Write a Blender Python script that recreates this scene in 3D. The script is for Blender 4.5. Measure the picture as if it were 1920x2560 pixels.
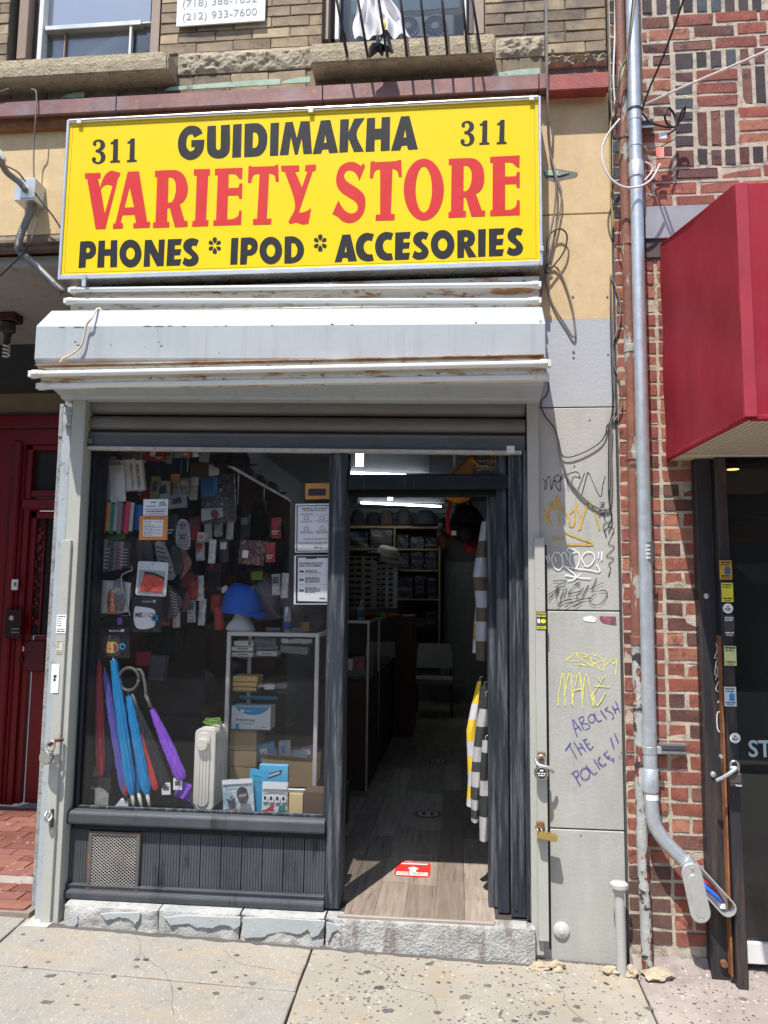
import bpy, bmesh, math, random
from mathutils import Vector, Matrix, noise
from mathutils.geometry import tessellate_polygon
from math import radians, sin, cos, pi, atan2, sqrt

for _o in list(bpy.data.objects):
    bpy.data.objects.remove(_o)
SC = bpy.context.scene
COL = SC.collection

# ------------------------------------------------------------------ camera
CAM = Vector((0.0, -3.68, 1.61))
YAW, PITCH, ROLL = radians(5.58), radians(6.20), radians(0.642)   # turned left, tilted up, picture turned clockwise
FPX = 1924.0                                                      # focal length in pixels of the 1920 x 2560 photograph
_fw = Vector((-sin(YAW)*cos(PITCH), cos(YAW)*cos(PITCH), sin(PITCH)))
_r0 = Vector((cos(YAW), sin(YAW), 0)); _u0 = _r0.cross(_fw)
_rt = _r0*cos(ROLL) + _u0*sin(ROLL); _up = _u0*cos(ROLL) - _r0*sin(ROLL)
cam_data = bpy.data.cameras.new('camera')
cam_data.sensor_fit = 'VERTICAL'; cam_data.sensor_height = 24.0
cam_data.lens = 24.0*FPX/2560.0
cam_data.clip_start = 0.05; cam_data.clip_end = 500
cam = bpy.data.objects.new('camera', cam_data); COL.objects.link(cam)
_m = Matrix((_rt, _up, -_fw)).transposed().to_4x4(); _m.translation = CAM
cam.matrix_world = _m
SC.camera = cam

# ------------------------------------------------------------------ light
SUN = Vector((0.37, 1.0, -2.2)).normalized()      # direction the light travels
world = bpy.data.worlds.new('World'); SC.world = world; world.use_nodes = True
_nt = world.node_tree; _nt.nodes.clear()
_sky = _nt.nodes.new('ShaderNodeTexSky'); _sky.sky_type = 'NISHITA'; _sky.sun_disc = False
_sky.sun_elevation = math.asin(-SUN.z); _sky.sun_rotation = atan2(-SUN.x, -SUN.y)
_sky.air_density = 1.0; _sky.dust_density = 1.0; _sky.ozone_density = 1.0
_bg = _nt.nodes.new('ShaderNodeBackground'); _bg.inputs['Strength'].default_value = 0.15
_ow = _nt.nodes.new('ShaderNodeOutputWorld')
_nt.links.new(_sky.outputs[0], _bg.inputs[0]); _nt.links.new(_bg.outputs[0], _ow.inputs[0])
_sd = bpy.data.lights.new('sun', 'SUN'); _sd.energy = 4.6; _sd.angle = radians(0.5); _sd.color = (1.0, 0.955, 0.88)
sun = bpy.data.objects.new('sun', _sd); COL.objects.link(sun)
sun.rotation_euler = SUN.to_track_quat('-Z', 'Y').to_euler(); sun.location = (-2, -6, 16)
SC.view_settings.view_transform = 'Standard'; SC.view_settings.look = 'None'
SC.view_settings.gamma = 1.0; SC.view_settings.use_curve_mapping = False
SC.view_settings.exposure = 0.52
SC.render.engine = 'CYCLES'
SC.cycles.max_bounces = 7; SC.cycles.transparent_max_bounces = 24

# ------------------------------------------------------------------ helpers
def at(px, py, Y=0.0):
    """point of the plane y = Y that a pixel of the 1920 x 2560 photograph shows"""
    d = _rt*((px-960.0)/FPX) - _up*((py-1280.0)/FPX) + _fw
    return CAM + d*((Y-CAM.y)/d.y)
def atz(px, py, z):
    d = _rt*((px-960.0)/FPX) - _up*((py-1280.0)/FPX) + _fw
    return CAM + d*((z-CAM.z)/d.z)
def rect(px0, py0, px1, py1, Y):
    """upright rectangle on the plane y = Y: x0, x1, z0, z1"""
    ym = (py0+py1)/2; xm = (px0+px1)/2
    return at(px0, ym, Y).x, at(px1, ym, Y).x, at(xm, py1, Y).z, at(xm, py0, Y).z
def zm(x0, y0, s):
    """coordinates of an enlarged view to photograph pixels"""
    return lambda pts: [(x0+u*s, y0+v*s) for u, v in pts]

INV = {}
def place(o, parent, loc=None):
    COL.objects.link(o)
    if parent is not None:
        o.parent = parent
        o.matrix_parent_inverse = Matrix.Translation(-Vector(INV.get(parent.name, (0, 0, 0))))
    if loc is not None:
        o.location = loc; INV[o.name] = tuple(loc)
    return o
def tag(o, label=None, cat=None, group=None, kind=None):
    if label: o['label'] = label
    if cat: o['category'] = cat
    if group: o['group'] = group
    if kind: o['kind'] = kind
    return o
def thing(name, label, cat, loc=(0, 0, 0), group=None):
    o = bpy.data.objects.new(name, None); o.empty_display_size = 0.1
    place(o, None, Vector(loc)); return tag(o, label, cat, group)
def part_of(name, parent, label=None):
    """an Empty that gathers the sub-parts of a part"""
    o = bpy.data.objects.new(name, None); o.empty_display_size = 0.05
    place(o, parent); return tag(o, label)
def copy_tree(root, loc, label=None, rot=None, scale=None):
    r = root.copy(); COL.objects.link(r); r.location = loc
    if rot is not None: r.rotation_euler = rot
    if scale is not None: r.scale = scale
    if label: r['label'] = label
    def rec(src, dst):
        for ch in src.children:
            c = ch.copy(); COL.objects.link(c); c.parent = dst
            c.matrix_parent_inverse = ch.matrix_parent_inverse.copy(); rec(ch, c)
    rec(root, r); return r

class MB:
    def __init__(s): s.v = []; s.f = []; s.m = []; s.k = 0
    def add(s, vs, fs):
        b = len(s.v); s.v += [tuple(v) for v in vs]; s.f += [[b+i for i in f] for f in fs]; s.m += [s.k]*len(fs); return s
    def box(s, x0, x1, y0, y1, z0, z1):
        if x0 > x1: x0, x1 = x1, x0
        if y0 > y1: y0, y1 = y1, y0
        if z0 > z1: z0, z1 = z1, z0
        return s.hexa([(x0,y0,z0),(x1,y0,z0),(x1,y1,z0),(x0,y1,z0),(x0,y0,z1),(x1,y0,z1),(x1,y1,z1),(x0,y1,z1)])
    def hexa(s, p):
        return s.add(p, [(0,3,2,1),(4,5,6,7),(0,1,5,4),(1,2,6,5),(2,3,7,6),(3,0,4,7)])
    def obox(s, c, ax, ay, az, hx, hy, hz):
        c = Vector(c); ax, ay, az = Vector(ax)*hx, Vector(ay)*hy, Vector(az)*hz
        return s.hexa([c-ax-ay-az, c+ax-ay-az, c+ax+ay-az, c-ax+ay-az, c-ax-ay+az, c+ax-ay+az, c+ax+ay+az, c-ax+ay+az])
    def bar(s, a, b, w, d, up=(0, -1, 0)):
        """square bar from a to b, w across, d along 'up'"""
        a, b = Vector(a), Vector(b); t = (b-a).normalized(); u = Vector(up); u = (u-t*u.dot(t)).normalized(); n = t.cross(u)
        return s.obox((a+b)/2, t, n, u, (b-a).length/2, w/2, d/2)
    def prism(s, pts, vec):
        n = len(pts); P = [Vector(p) for p in pts]; V = Vector(vec)
        s.add(P + [p+V for p in P], [list(range(n))[::-1], list(range(n, 2*n))] + [(i, (i+1) % n, n+(i+1) % n, n+i) for i in range(n)])
        return s
    def profx(s, prof, x0, x1):
        """profile of (y, z) points swept along x"""
        return s.prism([(x0, y, z) for y, z in prof], (x1-x0, 0, 0))
    def tube(s, pts, r, n=8, cap=True):
        P = [Vector(p) for p in pts]; m = len(P)
        R = r if isinstance(r, (list, tuple)) else [r]*m
        vs = []; prev = None
        for i in range(m):
            t = (P[min(i+1, m-1)]-P[max(i-1, 0)]).normalized()
            if prev is None:
                a = Vector((0, 0, 1)) if abs(t.z) < .9 else Vector((1, 0, 0)); u = (a-t*a.dot(t)).normalized()
            else:
                u = prev-t*prev.dot(t)
                u = u.normalized() if u.length > 1e-6 else prev
            prev = u; w = t.cross(u)
            for k in range(n):
                an = 2*pi*k/n; vs.append(P[i]+(u*cos(an)+w*sin(an))*R[i])
        fs = [(i*n+k, i*n+(k+1) % n, (i+1)*n+(k+1) % n, (i+1)*n+k) for i in range(m-1) for k in range(n)]
        if cap: fs += [list(range(n))[::-1], [(m-1)*n+k for k in range(n)]]
        return s.add(vs, fs)
    def lathe(s, prof, o=(0, 0, 0), ax=(0, 0, 1), n=20, sx=1, sy=1):
        """profile of (radius, height) turned about an axis through o"""
        a = Vector(ax).normalized(); h = Vector((0, 0, 1)) if abs(a.z) < .9 else Vector((1, 0, 0))
        u = (h-a*h.dot(a)).normalized(); w = a.cross(u); o = Vector(o); vs = []
        for r, z in prof:
            for k in range(n):
                an = 2*pi*k/n; vs.append(o+a*z+(u*cos(an)*sx+w*sin(an)*sy)*max(r, 1e-4))
        m = len(prof)
        fs = [(i*n+k, i*n+(k+1) % n, (i+1)*n+(k+1) % n, (i+1)*n+k) for i in range(m-1) for k in range(n)]
        fs += [list(range(n))[::-1], [(m-1)*n+k for k in range(n)]]
        return s.add(vs, fs)
    def blob(s, c, r, seed=0, amp=.15, fr=2.0, sub=2):
        bm = bmesh.new(); bmesh.ops.create_icosphere(bm, subdivisions=sub, radius=1)
        bm.verts.index_update(); vs = []
        for v in bm.verts:
            k = 1+amp*noise.noise(v.co*fr+Vector((seed*7.1, seed*3.3, 0)))*2
            vs.append((c[0]+v.co.x*r[0]*k, c[1]+v.co.y*r[1]*k, c[2]+v.co.z*r[2]*k))
        fs = [[v.index for v in f.verts] for f in bm.faces]; bm.free(); return s.add(vs, fs)
    def sheet(s, fn, nu, nv, thick=None):
        """fn(u, v) -> point, u and v from 0 to 1"""
        vs = [fn(i/nu, j/nv) for j in range(nv+1) for i in range(nu+1)]; w = nu+1
        fs = [(j*w+i, j*w+i+1, (j+1)*w+i+1, (j+1)*w+i) for j in range(nv) for i in range(nu)]
        if thick:
            b = len(vs); T = Vector(thick); vs += [Vector(v)+T for v in vs]
            fs2 = [tuple(b+i for i in f[::-1]) for f in fs]
            ring = list(range(w)) + [j*w+nu for j in range(1, nv+1)] + [nv*w+i for i in range(nu-1, -1, -1)] + [j*w for j in range(nv-1, 0, -1)]
            fs = fs+fs2+[(ring[i], b+ring[i], b+ring[(i+1) % len(ring)], ring[(i+1) % len(ring)]) for i in range(len(ring))]
        return s.add(vs, fs)
    def fill(s, loops, Y=None):
        """filled outline with holes; loops of points (x, z) on plane Y, or of 3-D points"""
        L = [[Vector((p[0], Y, p[1])) if Y is not None else Vector(p) for p in lp] for lp in loops]
        fl = [p for lp in L for p in lp]
        return s.add(fl, [list(t) for t in tessellate_polygon(L)])
    def ribbon(s, pts, w, nrm=(0, -1, 0)):
        """flat stroke of width w along 3-D points"""
        P = [Vector(p) for p in pts]; N = Vector(nrm); vs = []; m = len(P)
        for i in range(m):
            t = (P[min(i+1, m-1)]-P[max(i-1, 0)]).normalized(); q = t.cross(N).normalized()*((w[i] if isinstance(w, list) else w)/2)
            vs += [P[i]-q, P[i]+q]
        return s.add(vs, [(2*i, 2*i+1, 2*i+3, 2*i+2) for i in range(m-1)])
    def mesh(s, name, mats, bevel=0, smooth=False, fixn=True, seg=1):
        me = bpy.data.meshes.new(name); me.from_pydata(s.v, [], s.f)
        mats = mats if isinstance(mats, (list, tuple)) else [mats]
        for mt in mats: me.materials.append(mt)
        if len(mats) > 1: me.polygons.foreach_set('material_index', s.m)
        if bevel or fixn:
            bm = bmesh.new(); bm.from_mesh(me)
            if fixn: bmesh.ops.recalc_face_normals(bm, faces=bm.faces)
            if bevel:
                ed = [e for e in bm.edges if len(e.link_faces) == 2 and e.calc_face_angle(0) > .5]
                bmesh.ops.bevel(bm, geom=ed, offset=bevel, segments=seg, affect='EDGES', clamp_overlap=True)
            bm.to_mesh(me); bm.free()
        if smooth:
            me.shade_smooth()
            if smooth is not True: me.set_sharp_from_angle(angle=radians(smooth))
        me.update(); return me
    def build(s, name, mats, parent=None, bevel=0, smooth=False, label=None, cat=None, group=None, kind=None, fixn=True, seg=1):
        o = bpy.data.objects.new(name, s.mesh(name, mats, bevel, smooth, fixn, seg)); place(o, parent)
        return tag(o, label, cat, group, kind)

def curve(pts, n=6, closed=False):
    """smooth line through points (Catmull-Rom)"""
    P = [Vector(p) for p in pts]; m = len(P); out = []
    rng = m if closed else m-1
    for i in range(rng):
        if closed: a, b, c, d = P[i-1], P[i], P[(i+1) % m], P[(i+2) % m]
        else: a, b, c, d = P[max(i-1, 0)], P[i], P[i+1], P[min(i+2, m-1)]
        for k in range(n):
            t = k/n; out.append(.5*((2*b)+(c-a)*t+(2*a-5*b+4*c-d)*t*t+(3*b-a-3*c+d)*t*t*t))
    if not closed: out.append(P[-1])
    return out
def catm2(pts, n=5, closed=True):
    return [(p.x, p.y) for p in curve([(x, y, 0) for x, y in pts], n, closed)]

_TXT = {}
def text_mesh(body, bold=0.0, shear=0.0):
    k = (body, bold, shear)
    if k in _TXT: return _TXT[k]
    cu = bpy.data.curves.new('t', 'FONT'); cu.body = body; cu.offset = bold; cu.shear = shear; cu.resolution_u = 3
    o = bpy.data.objects.new('t', cu); COL.objects.link(o)
    dg = bpy.context.evaluated_depsgraph_get(); me = bpy.data.meshes.new_from_object(o.evaluated_get(dg))
    vs = [(v.co.x, v.co.y) for v in me.vertices]; fs = [list(p.vertices) for p in me.polygons]
    bpy.data.objects.remove(o); bpy.data.curves.remove(cu); bpy.data.meshes.remove(me)
    x0 = min(v[0] for v in vs); x1 = max(v[0] for v in vs); y0 = min(v[1] for v in vs); y1 = max(v[1] for v in vs)
    _TXT[k] = ([((x-x0)/(x1-x0), (y-y0)/(y1-y0)) for x, y in vs], fs, (x1-x0)/(y1-y0)); return _TXT[k]
def add_text(mb, body, a, b, h, up=(0, 0, 1), bold=0.0, shear=0.0):
    """lettering whose lower edge runs from a to b, of height h"""
    vs, fs, _ = text_mesh(body, bold, shear); a, b = Vector(a), Vector(b); U = Vector(up)*h
    return mb.add([a+(b-a)*u+U*v for u, v in vs], fs)
def text_w(body, h, bold=0.0): return text_mesh(body, bold)[2]*h

# ------------------------------------------------------------------ materials
MATS = {}
def lin(c):
    if isinstance(c, str):
        c = [int(c[i:i+2], 16)/255 for i in (0, 2, 4)]
        return tuple(x/12.92 if x <= .04045 else ((x+.055)/1.055)**2.4 for x in c)
    return c
def mat(name, c=(.5, .5, .5), rough=.6, metal=0.0, var=.12, vs=6.0, st=(1, 1, 1), bump=.1, bs=90.0, bst=None, rnd=0.0, layers=(), spec=.5, bd=.004, sat=0.0, emit=None, estr=0, trans=0, coat=0, ramp=None):
    """procedural material: colour with cloudy variation, per-object variation (rnd), layers of stains
       (colour, noise scale, threshold 0..1, softness, stretch) and fine relief; ramp picks the colour of an object at random"""
    if name in MATS: return MATS[name]
    m = bpy.data.materials.new(name); MATS[name] = m; m.use_nodes = True
    nt = m.node_tree; N = nt.nodes; L = nt.links; b = N['Principled BSDF']
    c = lin(c)
    geo = N.new('ShaderNodeNewGeometry')
    def noise_n(scale, stretch, detail=5, rough_=.6, off=0):
        mp = N.new('ShaderNodeMapping'); L.new(geo.outputs['Position'], mp.inputs[0]); mp.inputs['Scale'].default_value = stretch; mp.inputs['Location'].default_value = (off, off*.7, off*1.3)
        t = N.new('ShaderNodeTexNoise'); t.inputs['Scale'].default_value = scale; t.inputs['Detail'].default_value = detail; t.inputs['Roughness'].default_value = rough_
        L.new(mp.outputs[0], t.inputs['Vector']); return t.outputs['Fac']
    col = None
    if ramp or rnd:
        oi = N.new('ShaderNodeObjectInfo')
    if ramp:
        rp = N.new('ShaderNodeValToRGB'); rp.color_ramp.interpolation = 'CONSTANT'
        el = rp.color_ramp.elements
        while len(el) < len(ramp): el.new(0.5)
        for i, cc in enumerate(ramp): el[i].position = i/len(ramp); el[i].color = (*lin(cc), 1)
        L.new(oi.outputs['Random'], rp.inputs[0]); col = rp.outputs[0]
    else:
        rgb = N.new('ShaderNodeRGB'); rgb.outputs[0].default_value = (*c, 1); col = rgb.outputs[0]
    if var:
        fac = noise_n(vs, st)
        mr = N.new('ShaderNodeMapRange'); mr.inputs['From Min'].default_value = .3; mr.inputs['From Max'].default_value = .7
        mr.inputs['To Min'].default_value = 1-var; mr.inputs['To Max'].default_value = 1+var; L.new(fac, mr.inputs[0])
        val = mr.outputs[0]
        if rnd:
            mm = N.new('ShaderNodeMapRange'); mm.inputs['To Min'].default_value = 1-rnd; mm.inputs['To Max'].default_value = 1+rnd; L.new(oi.outputs['Random'], mm.inputs[0])
            mu = N.new('ShaderNodeMath'); mu.operation = 'MULTIPLY'; L.new(val, mu.inputs[0]); L.new(mm.outputs[0], mu.inputs[1]); val = mu.outputs[0]
        hs = N.new('ShaderNodeHueSaturation'); L.new(val, hs.inputs['Value']); L.new(col, hs.inputs['Color']); col = hs.outputs[0]
    rfac = None
    for i, ly in enumerate(layers):
        cc, sc, th, so, stt = (list(ly)+[(1, 1, 1)])[:5]
        f = noise_n(sc, stt, 6, .65, 3.7+i*5.1)
        mr = N.new('ShaderNodeMapRange'); mr.inputs['From Min'].default_value = th-so; mr.inputs['From Max'].default_value = th+so; L.new(f, mr.inputs[0])
        mx = N.new('ShaderNodeMix'); mx.data_type = 'RGBA'; L.new(mr.outputs[0], mx.inputs['Factor']); L.new(col, mx.inputs['A']); mx.inputs['B'].default_value = (*lin(cc), 1); col = mx.outputs['Result']
        rfac = mr.outputs[0]
    L.new(col, b.inputs['Base Color'])
    rn = noise_n(vs*3, (1, 1, 1), 3, .5, 9)
    mr = N.new('ShaderNodeMapRange'); mr.inputs['To Min'].default_value = max(0, rough-.12); mr.inputs['To Max'].default_value = min(1, rough+.12); L.new(rn, mr.inputs[0]); L.new(mr.outputs[0], b.inputs['Roughness'])
    b.inputs['Metallic'].default_value = metal; b.inputs['Specular IOR Level'].default_value = spec
    if trans: b.inputs['Transmission Weight'].default_value = trans
    if coat: b.inputs['Coat Weight'].default_value = coat
    if emit is not None:
        b.inputs['Emission Color'].default_value = (*lin(emit), 1); b.inputs['Emission Strength'].default_value = estr
    if bump:
        f = noise_n(bs, bst or (1, 1, 1), 4, .6, 1.3)
        bp = N.new('ShaderNodeBump'); bp.inputs['Strength'].default_value = min(1, bump); bp.inputs['Distance'].default_value = bd; L.new(f, bp.inputs['Height'])
        if rfac is not None:
            b2 = N.new('ShaderNodeBump'); b2.inputs['Strength'].default_value = .5; b2.inputs['Distance'].default_value = bd*.6; L.new(rfac, b2.inputs['Height']); L.new(b2.outputs[0], bp.inputs['Normal'])
        L.new(bp.outputs[0], b.inputs['Normal'])
    return m
def glass(name, tint=(.9, .95, .95), refl=.045, haze=.0, hcol=(.7, .72, .7), hs=3.0, rough=.0, fres=1.45):
    """clear pane: see-through, reflecting more towards grazing angles, with a film of dust"""
    if name in MATS: return MATS[name]
    m = bpy.data.materials.new(name); MATS[name] = m; m.use_nodes = True
    nt = m.node_tree; N = nt.nodes; L = nt.links; N.clear()
    out = N.new('ShaderNodeOutputMaterial'); tr = N.new('ShaderNodeBsdfTransparent'); tr.inputs[0].default_value = (*tint, 1)
    gl = N.new('ShaderNodeBsdfGlossy'); gl.inputs['Roughness'].default_value = rough
    fr = N.new('ShaderNodeFresnel'); fr.inputs[0].default_value = fres
    mr = N.new('ShaderNodeMath'); mr.operation = 'MULTIPLY'; mr.inputs[1].default_value = refl/.045; mr.use_clamp = True; L.new(fr.outputs[0], mr.inputs[0])
    mx = N.new('ShaderNodeMixShader'); L.new(mr.outputs[0], mx.inputs[0]); L.new(tr.outputs[0], mx.inputs[1]); L.new(gl.outputs[0], mx.inputs[2]); last = mx
    if haze:
        df = N.new('ShaderNodeBsdfDiffuse'); df.inputs[0].default_value = (*hcol, 1)
        geo = N.new('ShaderNodeNewGeometry'); t = N.new('ShaderNodeTexNoise'); t.inputs['Scale'].default_value = hs; t.inputs['Detail'].default_value = 8; t.inputs['Roughness'].default_value = .7
        mp = N.new('ShaderNodeMapping'); mp.inputs['Scale'].default_value = (1, 1, .6); L.new(geo.outputs['Position'], mp.inputs[0]); L.new(mp.outputs[0], t.inputs['Vector'])
        r = N.new('ShaderNodeMapRange'); r.inputs['From Min'].default_value = .3; r.inputs['From Max'].default_value = .8; r.inputs['To Min'].default_value = haze*.4; r.inputs['To Max'].default_value = haze*2.2; L.new(t.outputs[0], r.inputs[0])
        m2 = N.new('ShaderNodeMixShader'); L.new(r.outputs[0], m2.inputs[0]); L.new(last.outputs[0], m2.inputs[1]); L.new(df.outputs[0], m2.inputs[2]); last = m2
    L.new(last.outputs[0], out.inputs[0]); return m

random.seed(7)
# ================================================================== materials of the setting
def add_chips(m, scale, thr, cols, keep=.5, big=None):
    """stone chips set in a surface: cells of a Voronoi pattern"""
    nt = m.node_tree; N = nt.nodes; L = nt.links; b = N['Principled BSDF']
    old = b.inputs['Base Color'].links[0].from_socket
    geo = N.new('ShaderNodeNewGeometry'); vo = N.new('ShaderNodeTexVoronoi'); vo.inputs['Scale'].default_value = scale
    L.new(geo.outputs['Position'], vo.inputs['Vector'])
    sz = N.new('ShaderNodeSeparateColor'); L.new(vo.outputs['Color'], sz.inputs[0])
    t1 = N.new('ShaderNodeMath'); t1.operation = 'MULTIPLY'; t1.inputs[1].default_value = thr; L.new(sz.outputs[1], t1.inputs[0])
    lt = N.new('ShaderNodeMath'); lt.operation = 'LESS_THAN'; L.new(vo.outputs['Distance'], lt.inputs[0]); L.new(t1.outputs[0], lt.inputs[1])
    kp = N.new('ShaderNodeMath'); kp.operation = 'LESS_THAN'; L.new(sz.outputs[2], kp.inputs[0]); kp.inputs[1].default_value = keep
    mu = N.new('ShaderNodeMath'); mu.operation = 'MULTIPLY'; L.new(lt.outputs[0], mu.inputs[0]); L.new(kp.outputs[0], mu.inputs[1])
    rp = N.new('ShaderNodeValToRGB'); rp.color_ramp.interpolation = 'CONSTANT'; el = rp.color_ramp.elements
    while len(el) < len(cols): el.new(.5)
    for i, c in enumerate(cols): el[i].position = i/len(cols); el[i].color = (*lin(c), 1)
    L.new(sz.outputs[0], rp.inputs[0])
    mx = N.new('ShaderNodeMix'); mx.data_type = 'RGBA'; L.new(mu.outputs[0], mx.inputs['Factor']); L.new(old, mx.inputs['A']); L.new(rp.outputs[0], mx.inputs['B'])
    L.new(mx.outputs['Result'], b.inputs['Base Color']); return m

M_conc = mat('concrete_smooth', (.295, .28, .245), .85, var=.10, vs=3, bump=.5, bs=220, bd=.002, layers=[((.26, .235, .215), 1.6, .55, .16), ((.33, .27, .20), 3.1, .60, .12, (1, 2.5, 1)), ((.20, .185, .165), 24, .64, .07), ((.46, .44, .39), 80, .62, .05, (2, .5, 1)), ((.17, .16, .145), 130, .66, .04)])
add_chips(M_conc, 60, .22, [(.5, .48, .44), (.1, .1, .1), (.4, .37, .34), (.16, .15, .15)], .25)
M_agg = mat('concrete_aggregate', (.33, .302, .25), .85, var=.12, vs=4, bump=.6, bs=160, bd=.003, layers=[((.29, .26, .215), 1.7, .54, .13), ((.19, .17, .15), 110, .63, .05), ((.33, .25, .16), 3.3, .64, .1)])
add_chips(M_agg, 62, .52, [(.07, .07, .07), (.24, .2, .16), (.13, .13, .14), (.45, .41, .36), (.10, .09, .09)], .5)
add_chips(M_agg, 27, .3, [(.1, .1, .1), (.2, .19, .18), (.55, .5, .42)], .22)
M_agg2 = mat('concrete_old', (.33, .285, .255), .88, var=.15, vs=3, bump=.6, bs=140, bd=.003, layers=[((.23, .19, .18), 2.5, .55, .1)])
add_chips(M_agg2, 58, .42, [(.05, .05, .05), (.2, .17, .15), (.10, .10, .10), (.5, .45, .4)], .65)
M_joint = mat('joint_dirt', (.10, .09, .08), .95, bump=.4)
M_road = mat('asphalt', (.05, .05, .052), .9, var=.2, bump=.5, bs=300)
M_gum = mat('gum', (.105, .10, .092), .9, var=.3, rnd=.5, vs=40)
M_mort_tan = mat('mortar_tan', (.13, .11, .09), .95, var=.25, vs=10, bump=.5, bs=200)
M_tan = mat('tan_brick', (.27, .215, .15), .85, var=.22, vs=14, bump=.55, bs=190, bd=.003, rnd=.22, ramp=['9a886f', 'a39074', '917e68', '978672', 'aa977b', '897865'], layers=[((.06, .05, .045), 34, .66, .05), ((.10, .085, .075), 3.0, .62, .12)])
M_mort_red = mat('mortar_light', (.50, .44, .35), .95, var=.2, vs=18, bump=.8, bs=150, bd=.006, layers=[((.33, .29, .24), 20, .58, .06)])
RED = dict(var=.2, vs=25, bump=.95, bs=240, bst=(1, 1, .12), bd=.006, rough=.85)
M_red = mat('red_brick', (.3, .1, .07), rnd=.12, ramp=['9c5f50', 'a56554', '985a4d', 'a96d5a', '8f5549', 'ad7560', 'a26a57', '965648'], layers=[((.16, .06, .05), 12, .6, .06), ((.42, .25, .19), 40, .66, .04)], **RED)
M_redpaint = mat('red_brick_painted', (.29, .10, .085), rnd=.15, layers=[((.36, .28, .24), 30, .66, .03)], **RED)
M_dk = mat('dark_brick', (.1, .08, .08), rnd=.15, ramp=['453c40', '4e4448', '3c3639', '55454a', '4a4f55'], **RED)
M_br = mat('brown_brick', (.2, .1, .08), rnd=.15, ramp=['6f4c45', '68433d', '785248', '5f403d'], layers=[((.05, .04, .04), 15, .63, .06)], **RED)
M_base = mat('sooty_brick', (.12, .065, .055), rnd=.2, layers=[((.35, .3, .28), 18, .70, .03, (3, 1, .5))], **RED)
M_sill = mat('sill_stone', (.42, .35, .24), .9, var=.2, vs=16, bump=1.0, bs=75, bd=.009, layers=[((.22, .18, .13), 40, .62, .06)])
M_rock = mat('rock_faced_stone', (.38, .32, .23), .92, var=.2, vs=20, bump=1.0, bs=60, bd=.008, layers=[((.16, .135, .11), 24, .64, .05)])
M_beige = mat('beige_stone', (.60, .44, .235), .7, var=.10, vs=9, bump=.35, bs=120, bd=.002, layers=[((.62, .49, .30), 34, .60, .08), ((.50, .31, .13), 1.6, .64, .10, (1, 1, .25)), ((.42, .30, .17), 60, .70, .03)])
M_greyp = mat('grey_paint_wall', (.425, .425, .39), .62, var=.05, vs=4, bump=.5, bs=70, bd=.003, layers=[((.34, .34, .315), 2.2, .58, .14, (2, 1, .5)), ((.30, .31, .30), 9, .68, .08, (3, 1, .4)), ((.2, .2, .19), 38, .73, .02)])
M_greyb = mat('grey_paint_blue', (.40, .425, .45), .6, var=.05, vs=4, bump=.5, bs=70, bd=.003)
M_cor = mat('cornice_metal', (.21, .10, .095), .55, metal=.15, var=.25, vs=7, bump=.4, bs=120, bd=.002, layers=[((.34, .15, .07), 26, .62, .08), ((.22, .17, .19), 4, .58, .1), ((.40, .28, .22), 70, .70, .04)])
M_corred = mat('cornice_red', (.30, .06, .05), .6, var=.25, vs=9, bump=.4, bs=120, layers=[((.34, .15, .07), 40, .62, .06)])
M_rustlip = mat('rust_lip', (.22, .09, .035), .8, var=.35, vs=16, bump=.5, bs=90)
M_flash = mat('flashing_grey', (.20, .19, .175), .7, var=.25, vs=8, bump=.4, layers=[((.30, .42, .33), 5, .58, .05, (1, 1, 2)), ((.1, .09, .08), 20, .65, .05)])
M_green = mat('verdigris', (.36, .47, .37), .8, var=.2, vs=10, bump=.4, layers=[((.20, .19, .175), 12, .62, .05)])
M_dark = mat('dark_room', (.02, .02, .022), .9, var=0, bump=0)
M_winfr = mat('window_frame_brown', (.28, .20, .15), .5, var=.1, bump=.15)
M_alu = mat('aluminium', (.62, .62, .60), .35, metal=.7, var=.1, bump=.05)
M_whiteframe = mat('white_frame', (.72, .73, .72), .45, var=.06)

# ================================================================== ground
def zs(x, y): return .010-.025*(x-.3)+.018*y
ground = MB().add([(-60, -60, -.30), (60, -60, -.30), (60, 60, -.30), (-60, 60, -.30)], [(0, 1, 2, 3)]).build('ground', M_road, kind='structure')
sidewalk = MB().add([(-9, -4.6, zs(-9, -4.6)-.016), (9, -4.6, zs(9, -4.6)-.016), (9, 1.2, zs(9, 0)-.016), (-9, 1.2, zs(-9, 0)-.016)], [(0, 1, 2, 3)]).build('sidewalk', M_joint, kind='structure')
MB().box(-9, 9, -4.78, -4.6, -.28, -.05).build('kerb', M_conc, kind='structure', bevel=.01)
def slab(name, quad, m, seed):
    random.seed(seed); P = []
    for i in range(4):                                     # slightly uneven edges
        a, b = quad[i], quad[(i+1) % 4]; n = 14
        for k in range(n):
            t = k/n; x = a[0]+(b[0]-a[0])*t; y = a[1]+(b[1]-a[1])*t
            P.append((x+random.uniform(-.0025, .0025), y+random.uniform(-.0025, .0025)))
    mb = MB().prism([(x, y, zs(x, y)) for x, y in P], (0, 0, -.06))
    return mb.build(name, m, sidewalk, bevel=.004)
def sx(px, py): p = atz(px, py, .0); return p.x, p.y
j1a, j1b = sx(790, 2362), sx(717, 2560)
j0a, j0b = sx(81, 2316), sx(0, 2389)
cka, ckb = sx(1596, 2447), sx(1649, 2560)
t0, t1 = sx(17, 2447), sx(717, 2495)
def ext(a, b, y):
    t = (y-a[1])/(b[1]-a[1]); return (a[0]+(b[0]-a[0])*t, y)
g = .005
yb = .35
def off(p, d): return (p[0]+d, p[1])
ty0 = (t0[1]+t1[1])/2
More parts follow.
